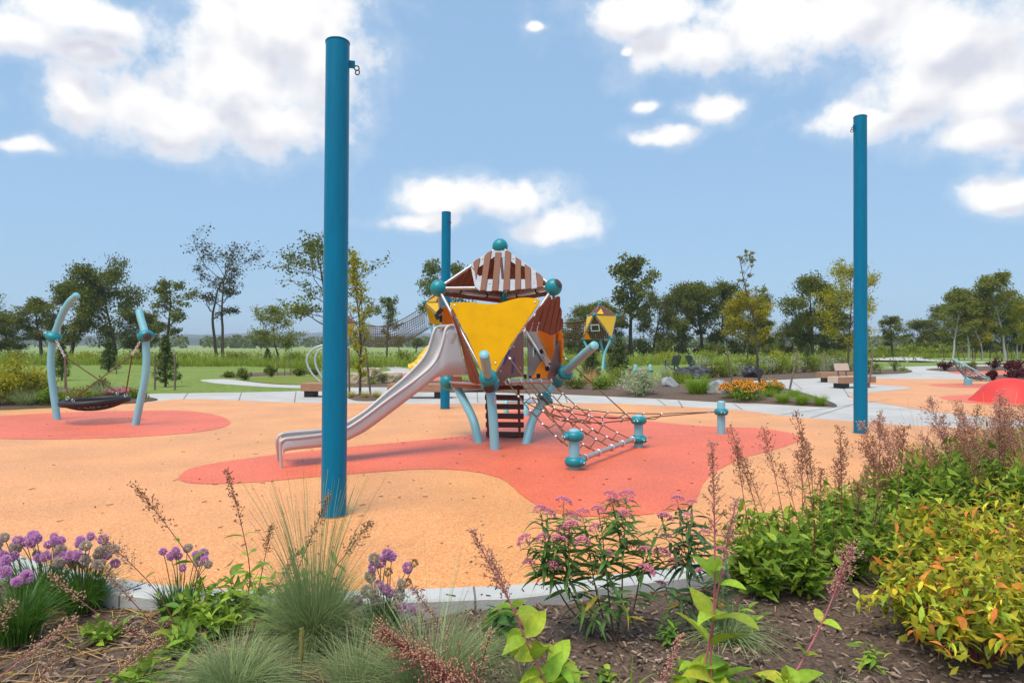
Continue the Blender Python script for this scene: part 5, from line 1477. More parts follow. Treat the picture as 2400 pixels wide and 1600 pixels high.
bush(1040, 95, 610, 150, 'open3', 'broad tree whose crown shows above the main tower', None, 2.2, L_mid, seed=93, H=13.0, crown_w=8.5, clear=.3, limbs=16, leaves=5500, leaf=.33, clump=.3)
bush(935, 150, 786, 45, 'tB', 'small far bare tree left of the slide top', None, 2.9, seed=52)
bush(975, 140, 792, 40, 'tA', 'small far tree just left of the slide top', None, 3.5, **tA)
for (u, d, vt, w_, key, lab, rot) in ((1352, 85, 708, 115, 'bB', 'dark tree behind the net bridge right of the main tower', .1), (1415, 92, 712, 100, 'bA', 'dark tree behind the windowed play house', 1.1), (1482, 94, 606, 125, 'tA', 'tallest tree right of the main tower, narrow crown', 2.1),
                                      (1530, 98, 690, 110, 'bC', 'dense low tree right of the tall narrow tree', 3.0), (1592, 94, 655, 105, 'bB', 'round-topped dark tree behind the slate chairs', .7), (1648, 96, 664, 100, 'tA', 'dark tree behind the far end of the slate chairs', .4), (1690, 98, 668, 100, 'bA', 'dark tree behind the yellow tree', 1.9),
                                      (1742, 96, 690, 100, 'bC', 'dark tree between the yellow tree and the bare tree', 2.7), (1800, 100, 745, 90, 'bB', 'low dark tree behind the bare young tree', 3.6), (1850, 84, 752, 85, 'bC', 'low round dark tree right of the bare young tree', 1.4), (1905, 82, 655, 150, 'bA', 'large dark tree left of the right blue pole', .8), (1960, 86, 720, 110, 'bB', 'dark tree directly behind the right blue pole', 2.2),
                                      (2094, 84, 742, 62, 'tA', 'small lone dark tree right of the right blue pole', 1.2), (2165, 105, 752, 90, 'bC', 'leftmost dark tree of the right-hand grove', .3), (2225, 104, 706, 125, 'bB', 'dark tree behind the leftmost birch', 1.0), (2290, 102, 692, 130, 'bA', 'tallest dark tree of the right-hand grove', 2.0), (2350, 104, 700, 130, 'bC', 'dark tree behind the rightmost birch', 3.1), (2415, 100, 705, 130, 'bB', 'dark tree cut by the right edge', 4.0)):
    bush(u, d, vt, w_, key, lab, gR, rot, None, **{'bA': bA, 'bB': bB, 'bC': bC, 'tA': tA}[key])
for (u, vt, w_, lab, rot, lm) in ((2233, 690, 95, 'white-barked young tree, leftmost on the right lawn', .2, L_olive), (2270, 678, 90, 'white-barked young tree, second from left on the right lawn', 1.4, L_olive), (2303, 720, 80, 'reddish-tinged young tree among the birches', 2.2, L_yellow), (2357, 645, 120, 'tallest white-barked young tree near the right edge', 3.0, L_olive), (2385, 715, 70, 'young yellow-green tree at the right edge among stakes', 4.1, L_lime)):
    H = tH(70, vt)
    tree('birch_tree', u, 70, H, 'birch', lab, gB, rot, (w_ / FPX * 70 / H) / (4.5 / 8.0), M_birch, lm, grow=dict(seed=101, H=8.0, crown_w=4.5, trunk_r=.12, clear=.3, limbs=16, subs=6, twigs=4, leaves=9000, leaf=.20, clump=.36, up=.9))
bush(1747, 45, 690, 118, 'yellow', 'young tree with dense yellow autumn foliage', None, .4, L_yellow, seed=111, H=5.0, crown_w=3.2, trunk_r=.06, clear=.32, limbs=14, subs=6, twigs=4, leaves=7000, leaf=.13, clump=.36, up=.6)
bush(1988, 33, 618, 150, 'lime', 'young yellow-green tree partly hidden by the right blue pole', None, 1.0, L_lime, seed=123, H=5.4, crown_w=3.1, trunk_r=.055, clear=.3, limbs=16, subs=6, twigs=4, leaves=7500, leaf=.10, clump=.32, up=.75)
bush(1783, 24.6, 562, 118, 'bare', 'nearly bare young tree with tufts of leaves behind the coneflowers', None, .5, L_olive, seed=136, H=5.2, crown_w=1.9, trunk_r=.055, clear=.36, limbs=11, subs=4, twigs=3, leaves=1300, leaf=.085, clump=.16, up=1.3, bare=.72, shape='vase', wander=.14)
bush(843, 19.5, 575, 125, 'vase', 'slender many-branched young tree right of the nearest pole', None, .9, L_lime, seed=149, H=4.2, crown_w=1.55, trunk_r=.045, clear=.16, limbs=22, subs=6, twigs=3, leaves=3300, leaf=.062, clump=.26, up=1.9, shape='vase', wander=.08)
for q in (('spruce_tree', 388, 24.5, 1.85, .95, 'small spruce between two stakes right of the swing', 5), ('spruce_tree', 255, 37, 1.75, 1.15, 'small conifer seen through the swing ropes', 6), ('spruce_tree', 145, 29, 1.6, .8, 'dark conifer behind the left swing rope', 7), ('spruce_tree', 627, 52, 1.25, .8, 'small juniper on the lawn left of the hoops', 8),
          ('spruce_tree', 1450, 31, 1.75, 1.25, 'dark spruce in front of the windowed play house', 9), ('spruce_tree', 1385, 30, 1.25, 1.0, 'small dark spruce left of the larger one right of the tower', 10), ('spruce_tree', 1893, 52, 1.6, .8, 'small pale juniper before the dark trees left of right pole', 12)):
    conifer(*q)

# ------------------------------------------------------------------ meadow, far wood, shrubs
rg = np.random.default_rng(9)
def front(x): return 47 + 3 * np.sin(x * .15) + np.where(x > 24, np.minimum((x - 24) * 2.6, 34), 0) + 1.5 * np.sin(x * .6)
n = 46000
x = rg.uniform(-48, 62, n); dd = rg.exponential(6.5, n); y = front(x) + dd
patch = np.sin(x * .55 + 1.3) * np.sin(y * .31 + x * .12) + .6 * np.sin(x * 1.7 + y * .9) + .5 * np.sin(x * 3.1 - y * 1.3)
keep = rg.uniform(-1.6, 1.4, n) < patch + .9
x, y, dd, patch = x[keep], y[keep], dd[keep], patch[keep]; n = len(x)
b = np.stack([x * (1 + dd / 90), y, np.full(n, -.12)], 1)
hh = rg.uniform(.25, .62, n) * (1 + .42 * patch) + .12 + .55 * (rg.uniform(0, 1, n) < .03)
V_, Q_, T_ = blades(b, hh, rg.uniform(.08, .45, n), rg.uniform(.04, .10, n), rg, 2, .3, None, .1)
T_ = np.clip(np.tile(.45 + .28 * patch + rg.uniform(-.25, .25, n), 2), 0, 1)
cloud_obj('meadow_grass', (V_, Q_, T_), L_meadow, None, None, 'stuff')
n = 22000
x = rg.uniform(-150, 190, n); y = rg.uniform(60, 130, n) + np.where(x > 40, 25, 0)
C = leaf_cloud(np.stack([x, y, rg.uniform(-.1, .45, n)], 1), .34, rg, .4, .5)
cloud_obj('meadow_scrub', C, L_meadow, None, None, 'stuff')
lst = []
for (u, d, w_, h, k) in ((330, 420, 60, 6, 500), (520, 330, 40, 7, 600), (585, 420, 70, 7, 800), (430, 520, 90, 9, 700), (660, 480, 80, 8, 800), (730, 420, 60, 9, 700), (840, 500, 120, 8, 900), (960, 450, 90, 8, 900), (1080, 500, 110, 9, 900), (1230, 480, 90, 9, 700), (2020, 420, 80, 9, 900), (2110, 460, 60, 8, 700), (2160, 380, 50, 8, 700), (120, 450, 120, 8, 900), (1500, 420, 250, 8, 1500), (1800, 430, 200, 8, 1200)):
    cx = (u - CU) / FPX * d
    for j in range(int(k / 60)):
        bx, by, br = cx + rg.uniform(-w_ / 2, w_ / 2), d + rg.uniform(-10, 25), rg.uniform(2.5, 5)
        v = rvec(rg, 60) * (rg.uniform(.55, 1, 60) ** .4)[:, None] * np.array([br, br, h * rg.uniform(.35, .55)])
        lst.append(leaf_cloud(v + np.array([bx, by, h * .4]), 2.0, rg, .6))
cloud_obj('far_wood', join(lst), L_mid, None, None, 'stuff')
def mound(u, v, wpx, hpx, m, label, seed, n=900, leaf=None, group=None, name='shrub', cat='shrub', z=.03, **kw):
    b_ = G(u, v); k = b_.y / FPX; b_.z = z
    return leafy_mound(name, b_, wpx * k / 2, hpx * k, n, m, label, seed, leaf or max(.05, wpx * k * .075), group, cat, **kw)
for k, (u, v, w_, h_, m_) in enumerate(((35, 846, 60, 26, L_olive), (120, 845, 46, 22, L_meadow), (205, 848, 54, 20, L_lime), (330, 846, 60, 22, L_olive), (440, 848, 50, 16, L_meadow), (560, 847, 70, 18, L_olive), (690, 846, 60, 16, L_meadow), (950, 846, 60, 18, L_olive), (1300, 846, 60, 20, L_lime), (1560, 846, 80, 18, L_lime), (1660, 845, 70, 20, L_meadow), (1830, 846, 60, 24, L_lime), (1960, 845, 60, 22, L_olive))):
    mound(u, v, w_, h_, m_, 'rough weed clump at the meadow edge', 280 + k, 900, .22, 'weeds along the meadow edge', name='weed_clump', cat='plant')
for k in range(16):
    u = 1345 + k * 42; mound(u, 832 + (k % 3), 70, 22 + (k * 7) % 12, L_dark if k % 2 else L_mid, 'low rough bush in the hedge under the right tree line', 300 + k, 500, .45, 'rough hedge under the trees')
for k in range(8):
    u = 2150 + k * 36; mound(u, 831 + (k % 2), 64, 34 + (k * 5) % 9, L_dark, 'dark bush in the shade of the right-hand grove', 330 + k, 600, .45, 'dark bushes under the grove')
for k in range(7):
    u = 2045 + k * 28; mound(u, 834, 44, 20 + (k * 5) % 8, L_meadow, 'pale green scrub at the edge of the right lawn', 350 + k, 420, .4, 'pale scrub by the lawn')
# island bed
mound(1506, 929, 125, 62, L_sage, 'large silver-leaved shrub at the front of the island bed', 401, 2400, .10, aspect=.25)
mound(1452, 905, 60, 45, L_meadow, 'feathery green shrub left of the silver shrub', 402, 1500, .08, aspect=.2, up=.9)
for q in ((1110, 915, 60, 26, 'under the tower by the low platform'), (1180, 913, 60, 24, 'seen behind the ladder'), (1350, 918, 70, 34, 'right of the leaning aqua post'), (1405, 920, 60, 36, 'left of the silver shrub at the kerb'), (1070, 908, 40, 22, 'behind the curved left leg')):
    mound(q[0], q[1], q[2], q[3], L_forb if q[0] % 2 else L_mid, 'low green perennials ' + q[4], 410 + q[0], 900, .08, name='perennial_clump', cat='plant')
def gclump(u, v, hpx, wpx, n, m, label, seed, width=.012, z=.05, **kw):
    b_ = G(u, v); k = b_.y / FPX; b_.z = z
    return grass_clump('grass_clump', b_, hpx * k, wpx * k / 2, n, m, label, seed, width, root_r=wpx * k * .16, **kw)
gclump(1635, 931, 62, 100, 700, L_grass, 'tall bright green grass clump between the two grey boulders', 421, .016, group='island bed grasses')
gclump(1590, 905, 40, 60, 380, L_meadow, 'soft green grass behind the small grey boulder', 422, .016)
gclump(1380, 905, 50, 60, 300, L_straw, 'dry straw-coloured spikes left of the silver shrub', 423, .010)
gclump(1330, 910, 42, 60, 300, L_sage, 'grey-green spiky clump right of the leaning post', 424, .012)
gclump(1560, 890, 42, 50, 220, L_sage, 'pale feathery spikes behind the small grey boulder', 425, .012)
gclump(1430, 912, 40, 60, 300, L_meadow, 'green grasses below the dark spruce', 426, .012)
for q in ((1835, 947, 32, 60, 1), (1880, 950, 34, 64, 2), (1922, 952, 30, 56, 3), (1803, 938, 30, 50, 4), (1860, 935, 26, 50, 5)):
    gclump(q[0], q[1], q[2], q[3], 420, L_grass, ('left', 'middle', 'right', 'leftmost smaller', 'rear')[q[4] - 1] + ' bright green grass tuft at the right tip of the island bed', 430 + q[4], .011, group='bright grasses at the bed tip')
# coneflowers
def coneflowers(u, v, wpx, hpx, nfl, label, seed):
    t = mound(u, v, wpx, hpx * .8, L_forb, label, seed, 1700, .07, name='coneflower_clump', cat='flowers')
    b_ = t.location; k = b_.y / FPX; r_ = wpx * k / 2; rnd = random.Random(seed)
    fm = MB(); em = MB()
    for i in range(16):
        a0, a1 = i * math.pi / 8, (i + .8) * math.pi / 8
    pm = MB()
    for i in range(10):
        a = i * .628; c_, s_ = math.cos(a), math.sin(a)
        pm.add([(.008 * c_, .008 * s_, 0), (.026 * c_ - .009 * s_, .026 * s_ + .009 * c_, .003), (.042 * c_, .042 * s_, -.008), (.026 * c_ + .009 * s_, .026 * s_ - .009 * c_, .003)], [(0, 1, 2, 3)])
    pme = np_mesh('petals', pm.V, polys=pm.F); pme.materials.append(M_petal)
    em.ball((0, 0, .008), .012, 8, 5); eme = np_mesh('flower_eye', em.V, polys=em.F, smooth=em.S); eme.materials.append(M_eye)
    for i in range(nfl):
        a = rnd.uniform(0, 6.28); q = math.sqrt(rnd.random())
        p = Vector((math.cos(a) * r_ * q, math.sin(a) * r_ * q, hpx * k * (1.0 - .38 * q * q) * rnd.uniform(.78, 1.06)))
        f = bpy.data.objects.new('flower', pme); COL.objects.link(f); f.parent = t
        tl = Vector((rnd.gauss(0, .5), rnd.gauss(-.75, .5), 1)); f.location = p; f.rotation_euler = tl.to_track_quat('Z', 'Y').to_euler(); f.scale = [rnd.uniform(.95, 1.45)] * 3
        e = bpy.data.objects.new('flower_eye', eme); COL.objects.link(e); e.parent = f
coneflowers(1738, 941, 104, 48, 190, 'big clump of orange-yellow coneflowers beside the large grey boulder', 441)
coneflowers(1803, 928, 66, 38, 45, 'smaller looser clump of coneflowers right of the big one', 442)
# sage bed behind the walk
for k in range(20):
    u = 1650 + (k * 53) % 350; v = 868 + (k * 17) % 20
    if 1900 < u < 1960 and v > 880: continue
    mound(u, v, 62, 34 + (k * 11) % 14, (L_sage, L_meadow, L_meadow, L_mid)[k % 4], 'soft grey-green shrub in the sage bed beyond the walk', 460 + k, 900, .12, 'shrubs in the sage bed', aspect=.22, up=.8)
for k in range(5): gclump(1910 + k * 22, 872 + k % 2 * 5, 42, 40, 160, L_sage, 'pale flower spikes in the sage bed left of the right pole', 485 + k, .014, group='pale spikes in the sage bed')
mound(2030, 875, 70, 30, L_mid, 'green shrub right of the right blue pole', 490, 900, .11); mound(2098, 872, 26, 34, L_mid, 'small upright shrub on the tip of the right bed', 491, 300, .09); mound(2115, 871, 22, 12, L_grass, 'tiny green plant at the tip of the right bed', 492, 250, .07)
# purple-leaved shrubs
for k, q in enumerate(((2214, 869, 34, 24, 'leftmost purple-leaved shrub by the walk'), (2330, 866, 36, 28, 'purple-leaved shrub right of the spinner, behind'), (2365, 868, 30, 22, 'purple-leaved shrub near the right edge in the far bed'), (2385, 868, 40, 30, 'largest purple-leaved shrub of the far bed'), (2327, 894, 24, 26, 'purple-leaved shrub between the spinner and red dome'), (2378, 889, 36, 24, 'purple-leaved shrub directly behind the red dome'), (2405, 888, 40, 26, 'purple-leaved shrub cut by the right edge'))):
    mound(q[0], q[1], q[2], q[3], L_purple, q[4], 500 + k, 420, .13, 'purple-leaved shrubs', aspect=.5)
mound(2278, 872, 30, 30, L_mid, 'thin green shrub seen behind the spinner', 510, 300, .11)
# left bed behind the swing
mound(25, 950, 150, 118, L_lime, 'tall yellow-green shrub at the left edge behind the play surface', 520, 3200, .10, aspect=.35, up=.5)
mound(85, 948, 90, 80, L_olive, 'olive shrub behind the foot of the left swing post', 521, 1800, .09, aspect=.3)
mound(120, 952, 70, 36, L_forb, 'low green plants left of the basket swing', 522, 1200, .07)
mound(-30, 955, 90, 60, L_olive, 'shrub cut by the left edge', 523, 1200, .1)
gclump(60, 953, 50, 110, 700, L_blue, 'blue-green grass at the left edge of the play surface', 524, .012)
gclump(190, 945, 44, 80, 420, L_straw, 'reddish feathery grass behind the left swing rope', 525, .010)
gclump(240, 938, 52, 90, 460, L_blue, 'blue-green grass tuft seen above the basket swing', 526, .012)
mound(280, 936, 84, 24, L_forb, 'pink-flowered sedum clump behind the basket swing', 527, 900, .07, name='sedum_clump', cat='flowers', flowers=(500, .06, M_pinkfl, .8))
mound(180, 945, 90, 30, L_forb, 'dark green perennials behind the basket swing', 528, 1100, .08); mound(320, 938, 60, 22, L_forb, 'low perennials between the basket and right post', 529, 700, .07)
mound(235, 930, 60, 40, L_mid, 'green shrub behind the middle of the basket swing', 530, 900, .09)
# lawn shrubs left of the poles
for k, q in enumerate(((576, 890, 46, 26, 'round twiggy shrub at the left of the hoop turf bed'), (637, 884, 34, 32, 'soft upright shrub left of the steel hoops'), (700, 881, 46, 16, 'low dark shrub beside the steel hoops'), (735, 880, 36, 18, 'low shrub right beside the hoops'), (535, 884, 30, 12, 'tiny shrub at the end of the narrow path'))):
    mound(q[0], q[1], q[2], q[3], L_mid, q[4], 540 + k, 700, .10)
mound(888, 902, 50, 32, L_mid, 'grey-green shrub in front of the limestone blocks', 550, 1100, .07); mound(838, 901, 30, 14, L_forb, 'low plant at the foot of the left limestone block', 551, 300, .06); mound(870, 904, 30, 12, L_meadow, 'low plant between the stakes and limestone', 552, 300, .06)
for q in ((823, 934, 20, 34, 'left'), (856, 936, 22, 36, 'middle'), (884, 935, 22, 40, 'right')): gclump(q[0], q[1], q[2], q[3], 420, L_feather, q[4] + ' tuft of yellow feather grass at the foot of the slender tree', 560 + q[0], .006, group='yellow feather grasses')
# ------------------------------------------------------------------ foreground planting bed
def Gb(u, v): return G(u, v, BEDZ)
def stalk(ub, vb, ut, vt, seed, label, dd=0.0, **kw):
    b_ = Gb(ub, vb); return seed_stalk(b_, P(ut, vt, b_.y + dd), seed, label, **kw)

def leaf_cloud_f(cen, size, rg, aspect=.42, up=.2, tint=None):
    """folded pointed leaves: two faces each side of the midrib"""
    n = len(cen); a = rvec(rg, n); a[:, 2] = a[:, 2] * .6 + up; a /= np.linalg.norm(a, axis=1, keepdims=True)
    b = np.cross(a, rvec(rg, n) * .5 + np.array([0, 0, 1.0])); b /= np.linalg.norm(b, axis=1, keepdims=True) + 1e-9
    nn = np.cross(a, b); s = (size * rg.uniform(.6, 1.3, n))[:, None]
    V = np.stack([cen, cen + a * s * .42 + b * s * aspect * .5 + nn * s * .07, cen + a * s - nn * s * .18, cen + a * s * .42 - b * s * aspect * .5 + nn * s * .07, cen + a * s * .45 - nn * s * .02], 1).reshape(-1, 3)
    i0 = (np.arange(n) * 5)[:, None]
    T = np.concatenate([i0 + np.array([[x_, y_, 4]]) for x_, y_ in ((0, 1), (1, 2), (2, 3), (3, 0))], 0)
    tt = rg.uniform(0, 1, n) if tint is None else np.clip(tint + rg.uniform(-.25, .25, n), 0, 1)
    return V, T, np.tile(tt, 4)

def broadleaf(base, r, h, n, leaf_len, label, seed, colors=GREENS, shapes=None, name='leafy_plant', extra=0, extra_m=None, group=None, stems=9, cat='plant', lift=.35):
    rnd = random.Random(seed); rg = np.random.default_rng(seed)
    t = thing(name, base, label, cat, group); org = ORIGIN[t.name]
    mb = MB(); nodes = []
    for i in range(stems):
        a = i * 2.4 + rnd.uniform(-.4, .4); q = r * math.sqrt((i + .5) / stems)
        e = Vector(base) + Vector((math.cos(a) * q, math.sin(a) * q, h * rnd.uniform(.65, 1.0) * (1 - .3 * (q / r) ** 2)))
        m_ = Vector(base).lerp(e, .5) + Vector((-math.cos(a), -math.sin(a), 0)) * q * .2
        pth = spline([Vector(base) + Vector((math.cos(a), math.sin(a), 0)) * .02, m_, e], 5)
        mb.tube(pth, [.004, .0016], 5)
        nodes.append((pth, a))
    part('stems', mb, M_stemg, t, kind='stuff')
    per = max(1, n // stems)
    for pth, a in nodes:
        m = len(pth) - 1
        for k in range(per):
            s = .12 + .88 * (k + rnd.random() * .6) / per; kk = min(s, .995) * m; j = int(kk)
            p = pth[j].lerp(pth[j + 1], kk - j); d = (pth[j + 1] - pth[j]).normalized()
            az = k * 1.57 + (k % 2) * math.pi + rnd.uniform(-.5, .5) + a
            put_leaf(t, org, p, Vector((math.cos(az), math.sin(az), rnd.uniform(-.1, .5) + lift * s)) , leaf_len * rnd.uniform(.6, 1.2) * (1.1 - .35 * s), shapes or LANCE, rnd.choice(colors), rnd)
    if extra:
        C = []
        for pth, a in nodes:
            for k in range(10): C.append(tuple(pth[rnd.randint(2, len(pth) - 1)] - org))
        C = np.array(C); idx = rg.integers(0, len(C), extra)
        cen = C[idx] + rg.normal(size=(extra, 3)) * np.array([r * .16, r * .16, h * .10]); cen[:, 2] = np.maximum(cen[:, 2], .015)
        V, T, tt = leaf_cloud_f(cen, leaf_len * .8, rg)
        cloud_obj('small_leaves', (V, T, tt), extra_m or L_forb, t, None, 'stuff', True)
    return t

# bark chips over the bed, and crumbs blown on to the rubber
def inside(poly, x, y):
    c = np.zeros(len(x), bool); px_, py_ = poly[:, 0], poly[:, 1]
    for i in range(len(poly)):
        j = i - 1
        c ^= ((py_[i] > y) != (py_[j] > y)) & (x < (px_[j] - px_[i]) * (y - py_[i]) / (py_[j] - py_[i] + 1e-12) + px_[i])
    return c
rub_poly = np.array([(p.x, p.y) for p in spline(gp(FAR_PX), 6) + curb_line])
def chips(name, x, y, z, L, wd, th, m, rg, tiltz=.5):
    n = len(x); a = rg.uniform(0, 2 * np.pi, n)
    d = np.stack([np.cos(a), np.sin(a), rg.normal(0, tiltz * .5, n)], 1); d /= np.linalg.norm(d, axis=1, keepdims=True)
    s = np.cross(np.array([0, 0, 1.0]) + rvec(rg, n) * tiltz * .6, d); s /= np.linalg.norm(s, axis=1, keepdims=True)
    u_ = np.cross(d, s); c = np.stack([x, y, z], 1)
    V = []
    for sx, sy, sz in ((-1, -1, -1), (1, -.6, -1), (1, .6, -1), (-1, 1, -1), (-.9, -.8, 1), (.9, -.5, 1), (.9, .5, 1), (-.9, .8, 1)):
        V.append(c + d * (L / 2 * sx)[:, None] + s * (wd / 2 * sy)[:, None] + u_ * (th / 2 * sz)[:, None])
    V = np.stack(V, 1).reshape(-1, 3); i0 = (np.arange(n) * 8)[:, None]
    F = [(0, 3, 2, 1), (4, 5, 6, 7), (0, 1, 5, 4), (1, 2, 6, 5), (2, 3, 7, 6), (3, 0, 4, 7)]
    Q = np.concatenate([i0 + np.array([f]) for f in F], 0)
    return cloud_obj(name, (V, Q, np.tile(rg.uniform(0, 1, n) ** 1.6, 6)), m, None, None, 'stuff')
M_chip = mat('bark_chip', (0.05, 0.028, 0.018), (0.48, 0.33, 0.24), rough=.85, source='tint')
rg = np.random.default_rng(77)
N = 34000
x = rg.uniform(-4.2, 7.5, N); y = 2.6 + rg.uniform(0, 1, N) ** 1.5 * 6.2
ok = ~inside(rub_poly, x, y) & (np.abs(x) < y * .8 + .3)
x, y = x[ok], y[ok]; z = np.array([bed_z(a, b) for a, b in zip(x, y)]) + rg.uniform(.0, .014, len(x))
chips('bark_chips', x, y, z, rg.uniform(.015, .06, len(x)), rg.uniform(.006, .018, len(x)), rg.uniform(.003, .007, len(x)), M_chip, rg)
n = 240
y = 4.4 + rg.uniform(0, 1, n) ** 1.3 * 11; x = rg.uniform(-.72, .62, n) * y; ok = inside(rub_poly, x, y); x, y = x[ok], y[ok]
chips('bark_crumbs', x, y, np.full(len(x), .0125), rg.uniform(.012, .065, len(x)), rg.uniform(.004, .013, len(x)), np.full(len(x), .004), mat('dark_crumb', (0.03, 0.018, 0.014), (.10, .06, .045), rough=.9, source='tint'), rg, .05)
kx, ky = [], []
for i in range(70):
    rw = rows[int(rg.integers(20, len(rows) - 20))]; q = rw[2].lerp(rw[3], rg.uniform(.1, .95)); kx.append(q.x + rg.normal(0, .04)); ky.append(q.y)
chips('kerb_crumbs', np.array(kx), np.array(ky), np.full(70, .035), rg.uniform(.01, .045, 70), rg.uniform(.004, .011, 70), np.full(70, .004), MATS['dark_crumb'], rg, .05)
# pale fluff and straw litter
n = 420; x = rg.uniform(-3.2, -.6, n); y = rg.uniform(3.05, 4.0, n); ok = ~inside(rub_poly, x, y); x, y = x[ok], y[ok]
chips('straw_litter', x, y, np.array([bed_z(a, b) for a, b in zip(x, y)]) + .014, rg.uniform(.08, .28, len(x)), rg.uniform(.003, .006, len(x)), np.full(len(x), .002), L_straw, rg, .12)

# --- alliums
def flower_ball(name, m, seed, r=1.0, k=150, spike=.34):
    rg_ = np.random.default_rng(seed); d = rvec(rg_, k); rnd = random.Random(seed); mb = MB()
    for v in d:
        v = Vector(v); s = v.orthogonal().normalized(); b_ = v.cross(s); p0 = v * .45; p1 = v * rnd.uniform(.82, 1.05)
        for a in (0, 1.05, 2.1):
            q = s * math.cos(a) + b_ * math.sin(a)
            mb.add([p0, p1 + q * .16, p1 + v * .06, p1 - q * .16], [(0, 1, 2, 3)])
    me = np_mesh(name, mb.V, polys=mb.F); me.materials.append(m); return me
BALLS = [flower_ball('flower_head', M_purfl, 1), flower_ball('flower_head', M_purfl, 2), flower_ball('flower_head', M_fadefl, 3), flower_ball('flower_head', M_capst, 4, k=60)]
def allium(base, heads, label, seed, leaves=160, lh=.24, spread=.2, hr=.03, fade=.3):
    rnd = random.Random(seed); rg_ = np.random.default_rng(seed)
    t = thing('allium_clump', base, label, 'flowers', 'ornamental onion clumps'); org = ORIGIN[t.name]
    a = rg_.uniform(0, 2 * np.pi, leaves); rr = .09 * np.sqrt(rg_.uniform(0, 1, leaves))
    b_ = np.stack([np.cos(a) * rr, np.sin(a) * rr, np.zeros(leaves)], 1)
    cloud_obj('strap_leaves', blades(b_, lh * rg_.uniform(.6, 1.1, leaves), spread * rg_.uniform(.2, 1.1, leaves), rg_.uniform(.006, .011, leaves), rg_, 4, .45, a), L_strap, t, None, 'stuff', True)
    for (u, v, dd) in heads:
        h = P(u, v, base.y + dd) if not isinstance(u, Vector) else u
        s = Vector(base) + Vector((rnd.gauss(0, .04), rnd.gauss(0, .03), 0)) + (h - Vector(base)) * Vector((.25, .25, 0)).length * 0
        s.x += (h.x - s.x) * .35
        pth = spline([s, s.lerp(h, .6) + Vector((0, 0, .03)), h], 4)
        st = part('flower_stem', MB().tube(pth, [.003, .0022], 5), M_stemg, t)
        o = bpy.data.objects.new('flower_head', BALLS[2 if rnd.random() < fade else rnd.randint(0, 1)]); COL.objects.link(o); o.parent = st
        o.location = h - org; k = hr * rnd.uniform(.8, 1.12); o.scale = (k, k, k * .88); o.rotation_euler = (rnd.uniform(0, 6), rnd.uniform(0, 6), rnd.uniform(0, 6))
    return t
rnd = random.Random(5)
allium(Gb(40, 1500), [(14, 1312, 0), (13, 1340, -.05), (40, 1362, -.1), (62, 1350, -.06), (-20, 1330, 0), (-40, 1300, 0)], 'nearest purple allium clump at the lower left corner', 1, 460, .34, .26, .036, 0)
allium(Gb(95, 1418), [(rnd.uniform(-20, 150), rnd.uniform(1254, 1312), rnd.uniform(-.1, .15)) for _ in range(32)], 'allium clump with many small purple heads at far left', 2, 480, .32, .26, .030, .4)
allium(Gb(195, 1425), [(rnd.uniform(130, 272), rnd.uniform(1256, 1322), rnd.uniform(-.1, .15)) for _ in range(27)], 'allium clump with tall crowded stems, second from left', 3, 480, .30, .26, .030, .4)
allium(Gb(420, 1440), [(382, 1292, 0), (412, 1290, 0), (418, 1302, .05), (440, 1284, .1), (428, 1330, 0), (460, 1300, 0), (478, 1295, 0), (480, 1312, -.04), (488, 1322, -.05), (465, 1316, 0), (400, 1303, 0)], 'allium clump alone in the kerb gap left of the grasses', 4, 200, .24, .13, .029, .25)
allium(Gb(895, 1490), [(908, 1298, .1), (918, 1304, .1), (892, 1318, .1), (878, 1308, 0), (873, 1330, 0), (868, 1350, 0), (888, 1370, 0), (860, 1385, -.05), (877, 1390, -.05), (905, 1380, 0), (915, 1390, 0), (935, 1392, 0), (883, 1405, -.05), (928, 1418, -.05), (945, 1425, -.05), (970, 1428, 0), (835, 1408, 0), (984, 1438, 0), (940, 1366, 0), (955, 1330, .1)], 'purple and faded allium clump right of the nearest pole', 5, 150, .3, .16, .031, .45)
for (u, v) in ((910, 1340), (955, 1365), (970, 1320), (905, 1460)):
    b_ = Gb(900, 1490); h = P(u, v, b_.y)
    t = thing('dried_allium', b_, {910: 'dried brown allium head above the fresh purple ones', 955: 'dried brown allium head right of the purple clump', 970: 'highest dried brown allium head right of the pole', 905: 'low dried tan allium head below the purple clump'}[u], 'flowers')
    part('flower_stem', MB().tube(spline([b_, b_.lerp(h, .6), h], 4), [.003, .002], 5), M_stemb, t)
    o = bpy.data.objects.new('flower_head', BALLS[3]); COL.objects.link(o); o.parent = t; o.location = h - b_; o.scale = (.026,) * 3

# --- grasses
grass_clump('grass_clump', Gb(735, 1520), .52, .34, 2800, L_blue, 'large upright grass tuft in front of the nearest blue pole', 601, .0042, droop=.45, root_r=.10, plumes=(170, .88, .0035, L_blue, .34))
grass_clump('grass_clump', Gb(545, 1640), .37, .46, 2000, L_blue, 'spreading blue-green grass tuft at the bottom left of centre', 602, .0045, droop=.6, root_r=.10)
grass_clump('grass_clump', Gb(330, 1690), .20, .34, 520, L_blue, 'low blue-green grass at the bottom edge', 603, .004, droop=.6)
grass_clump('grass_clump', Gb(1010, 1640), .44, .40, 900, L_blue, 'thin pale green grass blades at bottom centre', 604, .0045, droop=.25, root_r=.12, plumes=(46, .62, .003, L_sage, .4))
grass_clump('grass_clump', Gb(840, 1620), .34, .3, 620, L_blue, 'blue-green grass between the pole tuft and bottom centre', 605, .0045, droop=.45, root_r=.1)
grass_clump('grass_clump', Gb(1130, 1530), .2, .3, 320, L_blue, 'small wispy grass left of the pink-stemmed stalks', 606, .0035, droop=.6, root_r=.06)
grass_clump('grass_clump', Gb(1700, 1500), .26, .34, 420, L_blue, 'blue-grey arching leaves right of the tall pink stalk', 607, .010, droop=.7, root_r=.07)
b_ = Gb(706, 1650); tp = P(707, 1470, b_.y)
